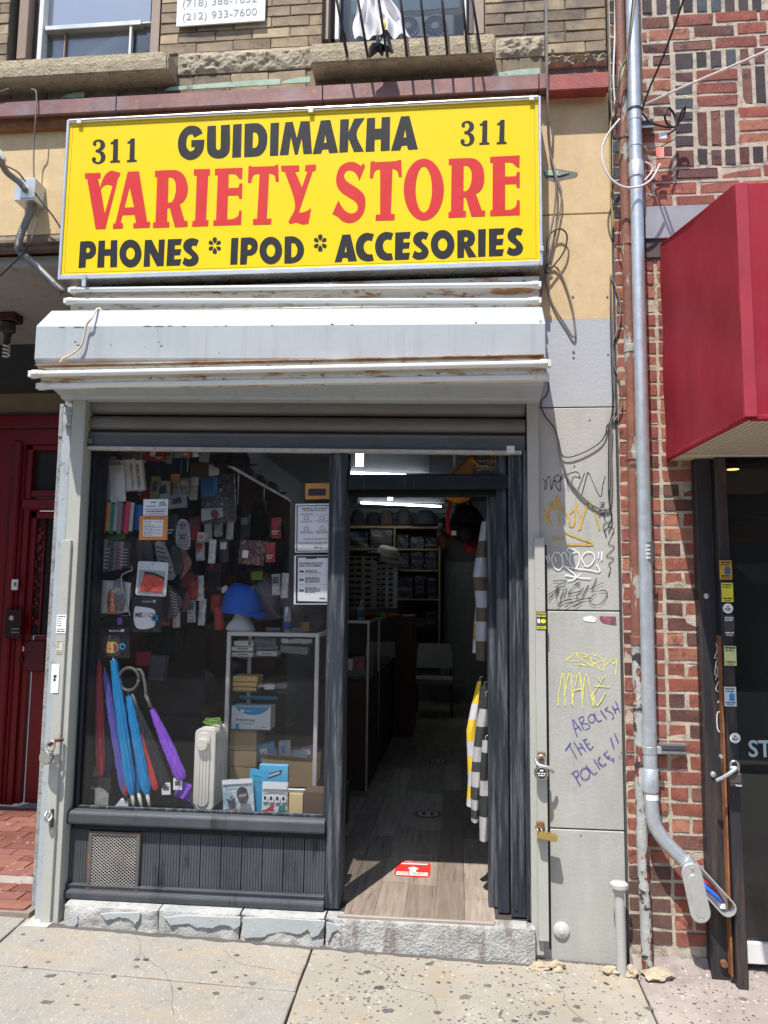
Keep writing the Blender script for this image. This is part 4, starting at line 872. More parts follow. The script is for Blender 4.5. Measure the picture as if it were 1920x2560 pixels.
for px, py in ((1783, 1936), (1766, 1490)):
    c = at(px, py, -.062); MB().lathe([(.013, 0), (.012, -.006), (.006, -.009), (.0, -.01)], (c.x, -.061, c.z), (0, 1, 0), 12).build('bolt', M_galv, ns, smooth=50)
c = at(1804, 1938, -.105); MB().lathe([(.008, 0), (.008, -.012), (.0, -.012)], (c.x, -.10, c.z+.08), (0, 1, 0), 10).build('bolt', M_galv, ns, smooth=50)
c = at(1806, 2435, -.10); MB().lathe([(.014, 0), (.014, -.02), (.0, -.02)], (p0+.05, -.06, .06), (0, 1, 0), 12).build('bolt', M_rust, ns, smooth=50)
MB().box(p3+.01, 3.2, .05, .056, .1, 2.27).build('glass', glass('door_glass', (.55, .58, .58), refl=.06, haze=.02), ns)
MB().box(p3, 3.2, .03, .09, .02, .11).build('threshold', M_whiteframe, ns, bevel=.004)
MB().box(p3, 3.2, .03, .3, 2.275, 2.34).build('head', M_steel, ns)
MB().box(p1, p3+.01, .04, .12, .02, 2.27).build('jamb', M_steel, ns)
room = MB().box(p0, 3.6, 1.9, 1.95, 0, 3).box(p0-.02, p0, .3, 1.95, 0, 3).box(3.6, 3.62, .1, 1.95, 0, 3).box(p0, 3.6, .3, 1.95, 2.5, 2.55).box(p0, 3.6, .1, 1.95, .0, .02)
room.build('room', mat('neighbour_room', (.045, .05, .045), .8), ns)
m = MB(); a = at(1872, 1893, .045); b = at(1942, 1893, .045); add_text(m, 'STO', a, b+Vector((.055, 0, 0)), at(1880, 1850, .045).z-a.z, bold=.02); m.build('lettering', mat('pale_blue_vinyl', (.50, .68, .72), .5), ns, fixn=False)
# things seen in the neighbour's shop
MB().box(1.3, 3.4, .55, .62, at(1880, 1352, .55).z, at(1880, 1340, .55).z).build('counter_rail', mat('red_rail', (.42, .05, .05), .4), label='red rail seen through the neighbouring shop glass', cat='rail', bevel=.004)
MB().prism([at(1832, 1412, .6), at(1925, 1405, .6), at(1925, 1455, .6), at(1885, 1460, .6)], (0, .3, .02)).build('steel_hood', mat('steel_sheet', (.55, .57, .58), .35, metal=.5), label='slanting bright metal hood seen through the neighbouring shop glass', cat='hood', bevel=.003)
bx = at(1885, 1310, .9); MB().lathe([(.16, 0), (.18, .01), (.18, .02), (.10, .05), (.0, .055)], (bx.x, .9, bx.z), (0, 0, 1), 24, 1, 1).build('heat_lamp', mat('copper', (.45, .16, .09), .3, metal=.7), label='round copper lamp glowing dimly in the neighbouring shop', cat='lamp', smooth=40)
lt = thing('track_spotlight', 'small black ceiling spotlight lit under the red awning soffit', 'lamp', tuple(at(1832, 1140, .12)))
c = at(1832, 1160, .12); MB().box(c.x-.012, c.x+.012, .11, .13, c.z-.005, c.z+.05).build('stem', M_blk, lt); MB().lathe([(.030, 0), (.034, .006), (.034, .022), (.02, .03), (.0, .03)], (c.x, .12, c.z-.025), (0, 0, 1), 20).build('head', M_blk, lt, smooth=40)
MB().lathe([(.0, -.001), (.027, -.001), (.027, .001), (.0, .001)], (c.x, .12, c.z-.0265), (0, 0, 1), 18).build('bulb', mat('warm_bulb', (.9, .75, .4), .4, emit=(1, .72, .3), estr=4), lt)
# stickers on the steel post
def sheet_px(parent, name, a, b, c, d, Y, m, th=.0008, bev=0):
    r = rect(a, b, c, d, Y); return MB().box(r[0], r[1], Y, Y+th, r[2], r[3]).build(name, m, parent, bevel=bev), r
M_ink = mat('ink', (.02, .02, .022), .6, var=0, bump=0); M_inkw = mat('ink_white', (.75, .76, .76), .6, var=0, bump=0); M_paper = mat('paper', (.85, .86, .86), .7, var=.04, bump=.05)
def lines(parent, r, Y, rows_, m=M_ink, h=.35, seed=0, name='print'):
    """rows of small print: each row cut into word-like dashes; rows_ = list of (x0, x1, z) as fractions of r"""
    random.seed(seed); mb = MB()
    W, H = r[1]-r[0], r[3]-r[2]
    for x0, x1, z, hh in rows_:
        x = r[0]+W*x0; xe = r[0]+W*x1; zz = r[2]+H*z; t = hh*H
        while x < xe:
            w = min(random.uniform(1.2, 4.5)*t, xe-x)
            mb.add([(x, Y, zz), (x+w, Y, zz), (x+w, Y, zz+t), (x, Y, zz+t)], [(0, 1, 2, 3)]); x += w+t*.6
    return mb.build(name, m, parent, kind='stuff', fixn=False)
st_ = [(1799, 1401, 1830, 1449, 'sticker_gold', (.50, .30, .03)), (1804, 1457, 1833, 1505, 'sticker_yellow', (.72, .70, .05)), (1810, 1538, 1836, 1592, 'sticker_black', (.05, .05, .055)), (1811, 1615, 1841, 1664, 'sticker_pale', (.60, .62, .30)), (1811, 1717, 1841, 1766, 'sticker_blue', (.55, .65, .72))]
for i, (a, b, c, d, nm, colr) in enumerate(st_):
    s_, r = sheet_px(ns, 'sticker', a, b, c, d, -.1165+.003*(-i), mat(nm, colr, .5), .0016)
    Y = -.1175-.003*i; ink = M_inkw if i == 2 else M_ink
    lines(s_, r, Y, [(.1, .9, .86, .06), (.1, .8, .74, .05), (.1, .9, .16, .06), (.2, .8, .06, .04)], ink, seed=i)
    w, h = r[1]-r[0], r[3]-r[2]
    if i in (0, 4): MB().add([(r[0]+w*.4, Y, r[2]+h*.28), (r[0]+w*.85, Y, r[2]+h*.28), (r[0]+w*.85, Y, r[2]+h*.62), (r[0]+w*.6, Y, r[2]+h*.7), (r[0]+w*.4, Y, r[2]+h*.6)], [(0, 1, 2, 3, 4)]).build('print', mat('print_blue', (.05, .12, .25), .5) if i == 0 else mat('print_sky', (.05, .25, .5), .5), s_)
    if i == 2:
        m = MB(); add_text(m, 'OPTIMUS', (r[0]+w*.08, Y, r[2]+h*.80), (r[0]+w*.92, Y, r[2]+h*.80), h*.1, bold=.02); m.build('print', M_inkw, s_, fixn=False)
    if i == 3:
        m = MB(); add_text(m, 'SMART GATES', (r[0]+w*.05, Y, r[2]+h*.9), (r[0]+w*.95, Y, r[2]+h*.9), h*.07, bold=.02); m.build('print', M_ink, s_, fixn=False)
def round_sticker(parent, px, py, rad, Y, base=M_paper, ink=M_ink):
    c = at(px, py, Y); o = MB().lathe([(.0, 0), (rad, 0), (rad, .0008), (.0, .0008)], (c.x, Y, c.z), (0, 1, 0), 24).build('sticker', base, parent)
    lines(o, (c.x-rad*.75, c.x+rad*.75, c.z-rad*.7, c.z+rad*.7), Y-.0005, [(.1, .9, .42, .12), (.05, .95, .24, .12), (.3, .7, .08, .08), (.35, .65, .66, .16)], ink, seed=int(px))
round_sticker(ns, 1820, 1521, .022, -.124); round_sticker(ns, 1838, 1845, .022, -.134)

# ================================================================== pipes
M_brown = mat('pipe_brown_peeling', (.21, .085, .055), .65, var=.25, vs=9, bump=.5, bs=60, layers=[((.34, .33, .30), 4.5, .555, .012, (2.2, 2.2, .8)), ((.05, .04, .035), 7, .68, .02)])
M_peel = mat('pipe_bare_peeling', (.36, .37, .36), .7, var=.2, vs=10, bump=.7, bs=60, bd=.006, layers=[((.18, .055, .03), 9, .53, .012, (2, 2, .8)), ((.035, .03, .03), 14, .57, .012), ((.55, .5, .36), 22, .66, .012)])
bp_ = thing('rusty_pipe', 'brown painted drain pipe with peeling patches running beside the conduit', 'pipe', (.81, -.03, 0))
xb = .806
zpl = at(1590, 1600).z
MB().tube([(xb-.012, -.045, 5.6), (xb-.006, -.045, 4.0), (xb, -.045, 2.4), (xb, -.045, zpl)], .0245, 16).build('pipe', M_brown, bp_, smooth=40)
MB().tube([(xb, -.045, zpl-.001), (xb+.002, -.045, .55), (xb+.012, -.05, -.03)], .0245, 16).build('pipe', M_peel, bp_, smooth=40)
for py in (880, 1145, 615, 1600):
    c = at(1580, py); MB().tube([(xb, -.045, c.z-.02), (xb, -.045, c.z+.02)], .0285, 16).build('coupling', M_brown, bp_, smooth=40, bevel=.003)
cd = thing('conduit', 'galvanised steel conduit running down to an open elbow box by the brick wall', 'conduit', (.87, -.07, 0))
YC = -.075; RC = .0305
cpt = [at(1588, -260, YC), at(1588, 0, YC), at(1600, 700, YC), at(1614, 1400, YC), at(1627.5, 1990, YC)]
xs_ = [at(1614, 1400, YC).x]*4
top = Vector((at(1614, 1400, YC).x+.004, YC, 5.6))
pts = [top, Vector((at(1614, 1400, YC).x, YC, 2.5)), at(1627.5, 2000, YC)] + [at(*q, YC-.004*i) for i, q in enumerate(((1634, 2053), (1652, 2090), (1677, 2119), (1712, 2153)))]
low = curve(pts[2:], 5)
MB().tube([top, Vector((top.x-.003, YC, 3.6)), pts[1]]+low, RC, 20).build('pipe', M_galv, cd, smooth=50)
for py, h, k in ((425, .04, 1.14), (1950, .05, 1.14)):
    c = at(1605 if py < 1000 else 1626, py, YC); c.x = top.x-.002 if py < 1000 else c.x; MB().tube([(c.x, YC, c.z-h), (c.x, YC, c.z-h+.004), (c.x, YC, c.z+h)], RC*k, 20).build('coupling', M_galv, cd, smooth=50, bevel=.002)
c = at(1628, 1992, YC); MB().tube([(c.x, YC, c.z-.01), (c.x, YC, c.z+.012)], RC*1.03, 20).build('label_band', M_paper, cd, smooth=50)
c = at(1617, 1380, YC); o = MB().sheet(lambda u, v: Vector((c.x+.016+(RC+.0008)*sin((u-.35)*2.2)*.98-.012, YC-(RC+.0008)*cos((u-.35)*2.2-.0), c.z+(v-.5)*.086)), 12, 8).build('round_label', mat('label_black', (.10, .10, .10), .5), cd)
m = MB()
for i, t in enumerate(('DRIVERS', '8744-97', 'NATASHA', '8744-60')):
    z = c.z+.022-i*.018
    for k in range(7):
        an = (k-3)*.16+.18; m.add([(c.x+(RC+.0014)*sin(an-.05), YC-(RC+.0014)*cos(an-.05), z), (c.x+(RC+.0014)*sin(an+.05), YC-(RC+.0014)*cos(an+.05), z), (c.x+(RC+.0014)*sin(an+.05), YC-(RC+.0014)*cos(an+.05), z+.010), (c.x+(RC+.0014)*sin(an-.05), YC-(RC+.0014)*cos(an-.05), z+.010)], [(0, 1, 2, 3)])
m.build('print', M_inkw, o, fixn=False, kind='stuff')
# clamps and strut channels
for (a, b, c_, d) in ((1642, 1859, 1716, 1884), (1604, 296, 1634, 320)):
    r = rect(a, b, c_, d, -.03); t = MB().profx([(-.035, r[2]), (-.035, r[2]+.008), (-.01, r[2]+.008), (-.01, r[3]-.008), (-.035, r[3]-.008), (-.035, r[3]), (.0, r[3]), (.0, r[2])], r[0]-.05, r[1]).build('strut_channel', mat('strut', (.30, .31, .32), .4, metal=.6), cd)
    xx = at(1624, (b+d)/2, YC).x if b > 1000 else top.x-.002; zz = (r[2]+r[3])/2
    MB().tube([(xx, YC, zz-.016), (xx, YC, zz+.016)], RC*1.06, 20).box(xx+RC*.9, xx+RC+.02, YC-.004, YC+.004, zz-.016, zz+.016).build('clamp', M_galv, cd, smooth=40, bevel=.001)
# elbow box with its cover swung open
lbm = mat('cast_aluminium', (.60, .61, .61), .4, metal=.7, var=.1, vs=20, bump=.25, bs=160)
ax0 = at(1712, 2152, YC-.02); ax1 = at(1812, 2262, YC-.03); dr = (ax1-ax0).normalized(); nn = Vector((0, -1, 0)); sd = dr.cross(nn).normalized()
def slot_outline(c0, c1, r, n=9):
    d = (c1-c0).normalized(); s = d.cross(nn).normalized(); P = []
    for k in range(n+1): an = -pi/2+pi*k/n; P.append(c1+d*cos(an)*r+s*sin(an)*r)
    for k in range(n+1): an = pi/2+pi*k/n; P.append(c0+d*cos(an)*r+s*sin(an)*r)
    return P
c0, c1 = ax0+dr*.05, ax1
outer = slot_outline(c0, c1, .036); inner = slot_outline(c0, c1, .030); n = len(outer)
m = MB(); f = Vector((0, -.036, 0)); bk_ = Vector((0, .034, 0))
m.add([p+f for p in outer]+[p+f for p in inner]+[p+bk_ for p in outer]+[p+bk_*.6 for p in inner], [(i, (i+1) % n, n+(i+1) % n, n+i) for i in range(n)]+[(i, (i+1) % n, 2*n+(i+1) % n, 2*n+i) for i in range(n)]+[(n+i, n+(i+1) % n, 3*n+(i+1) % n, 3*n+i) for i in range(n)]+[list(range(2*n, 3*n)), list(range(3*n, 4*n))])
m.tube([ax0-dr*.005, ax0+dr*.02, ax0+dr*.035], [RC*1.2, RC*1.2, RC*.9], 18)
lb = m.build('elbow_box', lbm, cd, smooth=30)
MB().tube(curve([c0+dr*.03+Vector((0, -.005, 0)), c0+dr*.07+sd*.010+Vector((0, -.022, 0)), c0+dr*.12+sd*.004+Vector((0, -.015, 0)), c1-dr*.02], 5), .010, 10).build('wire', mat('wire_blue', (.02, .14, .60), .4), lb, smooth=True)
MB().tube(curve([c0+dr*.02+Vector((0, 0, 0)), c0+dr*.06-sd*.006+Vector((0, -.012, 0)), c0+dr*.11-sd*.010+Vector((0, -.004, 0)), c1-dr*.01], 5), .009, 10).build('wire', mat('wire_red', (.45, .03, .03), .4), lb, smooth=True)
MB().blob(c1-dr*.004+sd*.01+Vector((0, -.01, 0)), (.014, .01, .012), 3, .2, sub=1).build('screw_lug', lbm, lb)
k0_, k1_ = at(1730, 2184, -.135), at(1752, 2283, -.14)
cv = slot_outline(k0_, k1_, .042, 12); cvr = MB().prism(cv, (0, .007, 0)).build('cover', lbm, cd, bevel=.003)
MB().prism(slot_outline(k0_+(k1_-k0_)*.16, k1_-(k1_-k0_)*.02, .022, 8), (0, -.0025, 0)).build('raised_panel', lbm, cvr, bevel=.001)
for q in (k0_+Vector((.002, -.001, .022)), k1_+Vector((.0, -.001, -.03))): MB().lathe([(.006, 0), (.005, -.004), (.0, -.004)], q, (0, 1, 0), 10).build('screw', M_galv, cvr, smooth=40)
# short capped standpipe, cap on the pier, loose stones
vp = thing('standpipe', 'short grey painted standpipe with a flat cap in front of the pier', 'pipe', (.67, -.1, 0))
c = at(1548, 2213, -.09); g0 = at(1552, 2440, -.09)
xq = (c.x+g0.x)/2; zq = zs(.66, -.09)
MB().tube([(xq+.004, -.09, zq-.02), (xq, -.09, c.z-.03)], .021, 16).build('pipe', mat('standpipe_paint', (.42, .425, .40), .6, var=.08, bump=.4, layers=[((.20, .08, .03), 12, .70, .03)]), vp, smooth=40)
MB().lathe([(.021, -.034), (.028, -.028), (.029, -.012), (.038, -.010), (.039, .006), (.030, .014), (.0, .016)], (xq, -.09, c.z), (0, .05, 1), 24).build('cap', mat('standpipe_paint'), vp, smooth=40)
c = at(1403, 2325, 0); MB().lathe([(.036, .0), (.036, -.006), (.030, -.011), (.012, -.014), (.011, -.018), (.0, -.019)], (c.x, -.001, c.z), (0, 1, 0), 28).build('wall_cap', mat('cap_paint', (.50, .52, .50), .5), smooth=40, label='round pale grey cap low on the painted pier', cat='cap')
M_rubble = mat('rubble', (.42, .35, .25), .95, var=.3, vs=20, bump=1, bs=70, bd=.01)
for nm, px, py, r, lab in (('loose_stone', 1390, 2415, (.035, .03, .022), 'broken tan stone at the foot of the right guide rail'), ('loose_stone', 1350, 2428, (.045, .03, .010), 'flat brown stone lying before the right guide rail'), ('loose_stone', 1530, 2405, (.035, .03, .020), 'tan stone left of the capped standpipe'), ('loose_stone', 1578, 2428, (.028, .03, .022), 'tan stone between the standpipe and the brown pipe'), ('loose_stone', 1645, 2440, (.060, .05, .022), 'large lump of tan mortar round the foot of the brown pipe')):
    p = at(px, py, -.09); MB().blob((p.x, -.085, zs(p.x, -.09)+r[2]*.5), r, px, .35, 1.6, 3).build(nm, M_rubble, smooth=30, label=lab, cat='stone', group='loose stones along the foot of the wall')
# concrete fillet where the pavement meets the brick wall
MB().sheet(lambda u, v: Vector((.76+.45*u, -.004-.05*v+.01*noise.noise(Vector((u*9, v*3, 2))), zs(.9, 0)+.055-.055*v+.012*noise.noise(Vector((u*11, v*4, 5))))), 40, 6, thick=(0, 0, -.06)).build('mortar_fillet', M_agg2, rb, smooth=50)
# ================================================================== doorway on the left
dw = thing('recessed_entrance', 'recessed entrance with pale soffit left of the shop', 'entrance', (-2.8, .8, .1))
M_sofl = mat('soffit_grey', (.36, .345, .31), .8, var=.1, vs=3, bump=.3, layers=[((.2, .19, .18), 8, .66, .06)])
YD = 1.68; ZF = .10
MB().box(-4.4, -2.03, .08, YD-.35, 3.345, 3.40).build('soffit', M_sofl, dw)
MB().box(-4.4, -2.03, YD-.36, YD+.05, at(60, 985, YD).z, 3.40).build('beam', mat('beam_dark', (.05, .055, .065), .7, var=.2), dw)
MB().box(-2.06, -1.99, .10, YD+.1, 0, 3.44).build('side_wall', mat('entry_wall', (.20, .18, .15), .8, var=.15), dw)
MB().box(-4.42, -4.38, .10, YD+.1, 0, 3.44).build('side_wall', mat('entry_wall'), dw)
zb0_, zb1_ = at(60, 1032, YD).z, at(60, 985, YD).z
MB().box(-4.4, -2.03, YD-.01, YD+.1, zb0_, zb1_).build('header_panel', mat('header_beige', (.30, .235, .155), .7, var=.1), dw)
M_rdoor = mat('red_door_paint', (.185, .006, .010), .42, var=.12, vs=5, st=(1, 1, .3), bump=.25, bs=60)
dr_ = thing('entrance_door', 'glossy red panelled entrance door with iron grille behind glass', 'door', (-3.1, YD, ZF))
def dbox(name, a, b, c, d, Y, th, m, par=dr_, bev=.004):
    r = rect(a, b, c, d, Y); return MB().box(r[0], r[1], Y, Y+th, r[2], r[3]).build(name, m, par, bevel=bev)
dbox('frame', -60, 1034, 300, 1066, YD-.05, .12, M_rdoor, bev=.012); dbox('frame', -60, 1070, 300, 1110, YD-.03, .1, M_rdoor, bev=.01)
dbox('frame', -60, 1085, 4, 2014, YD-.02, .1, M_rdoor); dbox('frame', 5, 1100, 26, 2014, YD-.05, .1, M_rdoor, bev=.012); dbox('frame', 27, 1108, 38, 2014, YD-.02, .1, M_rdoor, bev=.008); dbox('frame', 39, 1112, 56, 2014, YD+.0, .1, M_rdoor)
dbox('transom_frame', 57, 1112, 300, 1124, YD+.0, .1, M_rdoor); dbox('transom_frame', 57, 1126, 78, 1240, YD+.01, .1, M_rdoor); dbox('transom_frame', 57, 1226, 300, 1243, YD+.01, .1, M_rdoor); dbox('transom_glass', 79, 1124, 300, 1226, YD+.05, .006, mat('dark_pane', (.03, .03, .032), .15, var=.1, bump=0), bev=0)
dbox('rail', 48, 1245, 300, 1274, YD-.02, .1, M_rdoor, bev=.012)
dbox('stile', 50, 1276, 71, 2010, YD+.03, .05, M_rdoor); dbox('rail', 72, 1278, 300, 1296, YD+.03, .05, M_rdoor); dbox('glass', 72, 1297, 300, 1590, YD+.06, .006, mat('dark_pane'), bev=0)
dbox('panel', 72, 1591, 300, 2012, YD+.04, .05, M_rdoor); dbox('panel', 62, 1600, 112, 1680, YD+.022, .02, mat('red_panel_dark', (.10, .01, .014), .5), bev=.01)
# iron scrollwork
ir = part_of('iron_grille', dr_); random.seed(33)
M_iron = mat('iron_red', (.24, .012, .016), .45)
for (xa, xb_) in ((82, 64), (114, 100)):
    A = at(xa, 1300, YD+.045); Bq = at(xb_, 1588, YD+.045)
    MB().tube([(A.x, YD+.045, A.z), (A.x, YD+.045, Bq.z)], .008, 8).build('bar', M_iron, ir, smooth=True)
A = at(99, 1300, YD+.045); Bq = at(85, 1588, YD+.045)
for k in range(26):
    t = random.random(); c = (A.x+random.uniform(-.035, .035), YD+.045, A.z+(Bq.z-A.z)*(.08+.84*k/26)); an = random.uniform(0, 6.28); rr = random.uniform(.014, .03)
    MB().prism([(c[0]+cos(an+2*pi*j/8)*rr*(1 if j % 2 else .45), c[1], c[2]+sin(an+2*pi*j/8)*rr*(1 if j % 2 else .45)) for j in range(8)], (0, .006, 0)).build('leaf', M_iron, ir)
c = at(54, 1622, YD+.02); MB().lathe([(.022, 0), (.022, -.01), (.014, -.014), (.0, -.014)], (c.x, YD+.03, c.z), (0, 1, 0), 18).build('lock', M_galv, dr_, smooth=40)
c = at(54, 1645, YD+.02); MB().box(c.x-.012, c.x+.012, YD, YD+.03, c.z-.03, c.z+.012).build('handle', M_steel, dr_, bevel=.004)
itc = thing('intercom', 'dark metal intercom panel on the red door frame', 'intercom', tuple(at(32, 1560, YD-.06)))
dbox('plate', 12, 1523, 53, 1595, YD-.07, .02, mat('intercom_plate', (.06, .03, .03), .35, metal=.5), itc)
c = at(28, 1545, YD-.075); MB().lathe([(.018, 0), (.018, -.003), (.0, -.003)], (c.x, YD-.071, c.z), (0, 1, 0), 16).build('speaker', M_galv, itc)
for i in range(8):
    c = at(30+(i % 4)*5, 1572+(i//4)*9, YD-.075); MB().lathe([(.005, 0), (.005, -.004), (.0, -.004)], (c.x, YD-.071, c.z), (0, 1, 0), 8).build('button', M_galv, itc)
sw = thing('door_bell', 'small white bell plate on the red door frame', 'bell', tuple(at(36, 1462, YD-.06)))
dbox('plate', 28, 1448, 44, 1475, YD-.06, .012, M_paper, sw, .003); dbox('button', 34, 1456, 40, 1466, YD-.066, .008, mat('bell_grey', (.25, .22, .2), .5), sw, .002)
# brick floor of the entrance
ef = MB().box(-4.4, -2.03, -.02, YD+.02, -.05, ZF-.008).build('entrance_floor', mat('paver_joint', (.24, .20, .17), .95, var=.2), kind='structure')
M_pav = mat('paver', (.3, .1, .08), .85, var=.2, vs=14, bump=.6, bs=140, rnd=.2, ramp=['7d4c41', '74443a', '85574a', '7c5048', '6a3f37'], layers=[((.4, .34, .3), 16, .66, .05)])
pvm = []
for i in range(3):
    b_ = bmesh.new(); bmesh.ops.create_cube(b_, size=1); bmesh.ops.bevel(b_, geom=list(b_.edges), offset=.04, segments=1, affect='EDGES'); me = bpy.data.meshes.new('paver'); b_.to_mesh(me); b_.free(); me.materials.append(M_pav); pvm.append(me)
random.seed(8)
for j in range(16):
    for i in range(8):
        x = -3.6+i*.205+(.1 if j % 2 else 0); y = .05+j*.103
        if .30 < y < .40: continue
        o = bpy.data.objects.new('paver', random.choice(pvm)); place(o, ef); o.location = (x, y, ZF-.012+random.uniform(-.002, .002)); o.scale = (.197, .096, .03)
MB().box(-4.4, -2.03, .295, .405, ZF-.03, ZF+.004).build('concrete_strip', M_agg2, ef, bevel=.004)
# ================================================================== upstairs: window guard, fans, curtain, phone sign
M_barm = mat('bar_paint', (.035, .022, .02), .5, var=.2, bump=.2)
zw = zm(760, 0, .3255)
gd_ = thing('window_guard', 'black iron window guard with slanting bars over the open window', 'window guard', (-.3, -.2, 4.3))
tops = []; bots = []
for tx, bx_ in ((240, 335), (405, 490), (565, 640), (735, 790), (890, 945), (1055, 1100), (1215, 1255), (1285, 1358)):
    (a, b), (c_, d) = zw([(tx, -60), (bx_, 452 if bx_ < 1300 else 420)])
    A = at(a, b, -.205); B_ = at(c_, d-6, -.185); B_.z = max(B_.z, 4.235)
    MB().tube([A+(A-B_)*1.2, A, B_], .0065, 8).build('bar', M_barm, gd_, smooth=True); tops.append(A+(A-B_)*.9); bots.append(B_)
MB().tube([tops[0]+Vector((-.05, 0, 0)), tops[-1]+Vector((.05, 0, 0))], .008, 8).build('rail', M_barm, gd_, smooth=True)
fan = thing('window_fan', 'pale twin window fan standing behind the window bars', 'fan', tuple(at(1052, 88, .12)))
r = rect(1000, 38, 1136, 92, .205); MB().box(r[0], r[1], .205, .235, r[2], r[3]).build('housing', mat('fan_plastic', (.30, .31, .31), .5), fan, bevel=.008)
for px in (1020, 1088):
    c = at(px, 66, .2); R_ = .068 if px > 1050 else .06
    MB().lathe([(R_, .0), (R_, -.008), (R_*.92, -.008), (R_*.92, .0)], (c.x, .204, c.z), (0, 1, 0), 28).build('ring', mat('fan_plastic'), fan, smooth=40)
    MB().lathe([(.0, .001), (R_*.91, .001), (R_*.91, .0), (.0, .0)], (c.x, .203, c.z), (0, 1, 0), 28).build('dark_opening', M_dark, fan)
    MB().lathe([(R_*.3, .0), (R_*.3, -.008), (.0, -.010)], (c.x, .202, c.z), (0, 1, 0), 16).build('hub', mat('fan_plastic'), fan, smooth=40)
    gq = MB()
    for k in range(20):
        an = 2*pi*k/20; an2 = an+.5
        gq.bar((c.x+cos(an)*R_*.3, .198, c.z+sin(an)*R_*.3), (c.x+cos(an2)*R_*.92, .198, c.z+sin(an2)*R_*.92), .002, .002)
    gq.build('grille', mat('fan_plastic'), fan, kind='stuff')
zc_ = zw([(395, -40), (650, -40), (830, 275), (380, 300)])
def cur(u, v):
    tl, tr_, br_, bl_ = [at(*q, .03) for q in zc_]
    p = (tl*(1-u)+tr_*u)*(1-v)+(bl_*(1-u)+br_*u)*v
    hang = .02*abs(sin(u*9))*v
    return p+Vector((.01*sin(v*7+u*5), .018*sin(u*24+v*3)+.02*sin(u*9), hang if v > .6 else 0))
MB().sheet(cur, 48, 18).build('curtain', mat('white_cloth', (.74, .73, .76), .85, var=.05), smooth=True, label='white curtain blowing out of the open window behind the bars', cat='curtain')
r = rect(956, 52, 964, 76, .0); MB().blob(((r[0]+r[1])/2, .0, (r[2]+r[3])/2), (.012, .008, .026), 4, .3).build('yellow_tie', mat('yellow_cloth', (.75, .5, .03), .7), smooth=True, label='small yellow tie on the white curtain', cat='tie')
bgp = zw([(560, 275), (600, 290), (655, 268), (690, 410), (640, 400), (625, 350), (605, 440), (560, 390), (500, 450), (495, 370), (545, 350)])
random.seed(4)
m = MB(); Pf = [at(a, b, -.15) for a, b in bgp]; cen = sum(Pf, Vector())/len(Pf)
ring2 = [p*.6+cen*.4+Vector((0, -.03+random.uniform(-.012, .012), 0)) for p in Pf]; rb2 = [p+Vector((0, .03, 0)) for p in Pf]; n = len(Pf)
m.add(Pf+ring2+[cen+Vector((0, -.035, 0))]+[cen+Vector((0, .02, 0))], [(i, (i+1) % n, n+(i+1) % n, n+i) for i in range(n)]+[(n+i, n+(i+1) % n, 2*n) for i in range(n)]+[(i, 2*n+1, (i+1) % n) for i in range(n)])
m.build('plastic_bag', mat('black_plastic', (.02, .022, .024), .3, bump=.6, bs=60, bd=.01), label='torn black plastic bag caught on the window bars', cat='bag')
ps = thing('phone_sign', 'white sign with two phone numbers fixed to the tan bricks', 'sign', tuple(at(555, 60, 0)))
xa, xb_, xz = at(444, 0, .0).x, at(664, 0, .0).x, at(444, 67, .0).z
zr_ = at(664, 52, .0).z
MB().prism([(xa, -.004, xz), (xb_, -.004, zr_), (xb_, -.004, 5.2), (xa, -.004, 5.2)], (0, .008, 0)).build('board', mat('white_board', (.72, .76, .80), .4, var=.03), ps)
for body, p0, p1, q0, hh in (('(212) 933-7600', (456, 57), (642, 43), 24, 24), ('(718) 386-1632', (456, 24), (642, 10), 24, 24)):
    m = MB(); a = at(*p0, -.0055); b = at(*p1, -.0055); h = a.z-at(p0[0], p0[1]+hh, -.0055).z
    add_text(m, body, a, b, h, bold=.0); m.build('lettering', mat('sign_grey_ink', (.30, .29, .27), .5), ps, fixn=False)
# ================================================================== cables
M_cabk = mat('cable_black', (.02, .02, .022), .5, bump=.1); M_cabw = mat('cable_white', (.66, .65, .64), .5, bump=.1); M_cabg = mat('cable_grey', (.16, .15, .15), .5, bump=.1); M_caby = mat('cable_yellow', (.36, .29, .10), .5, bump=.1); M_cabc = mat('cable_cream', (.62, .52, .36), .5, bump=.1); M_cabbr = mat('cable_brown', (.20, .16, .14), .6, bump=.1)
def cable(tr, pts, Y, r, m, label, n=6, name='cable', closed=False):
    Yf = Y if callable(Y) else (lambda t: Y)
    q = tr(pts); k = len(q)
    P = [at(x, y, Yf(i/(k-1))) for i, (x, y) in enumerate(q)]
    return MB().tube(curve(P, n), r, 8).build(name, m, smooth=True, label=label, cat='cable', group='cables on the facade')
zA_ = zm(960, 0, .5787); zB_ = zm(960, 600, .5787); zC_ = zm(1280, 700, .3616); zD_ = zm(1380, 0, 1/3.072); zE_ = zm(0, 220, .3075); zF_ = zm(60, 680, .2652)
cable(zA_, [(697, -60), (700, 150), (705, 380), (712, 620), (742, 770), (738, 900), (720, 1000), (700, 1110), (682, 1200), (672, 1260)], lambda t: -.10 if t < .25 else -.03, .0048, M_cabg, 'grey cable hanging down right of the yellow sign, nearer the sign')
cable(zA_, [(703, -60), (707, 380), (722, 680), (766, 830), (752, 950), (725, 1060), (702, 1160), (690, 1210), (676, 1290)], lambda t: -.10 if t < .2 else -.02, .0042, M_cabbr, 'brown cable hanging down right of the yellow sign, bowing outward')
cable(zA_, [(702, 1090), (712, 1020), (755, 988), (790, 1015), (778, 1085), (735, 1145), (705, 1180), (697, 1150), (720, 1130)], -.03, .0042, M_cabk, 'small black cable loop beside the lower corner of the yellow sign')
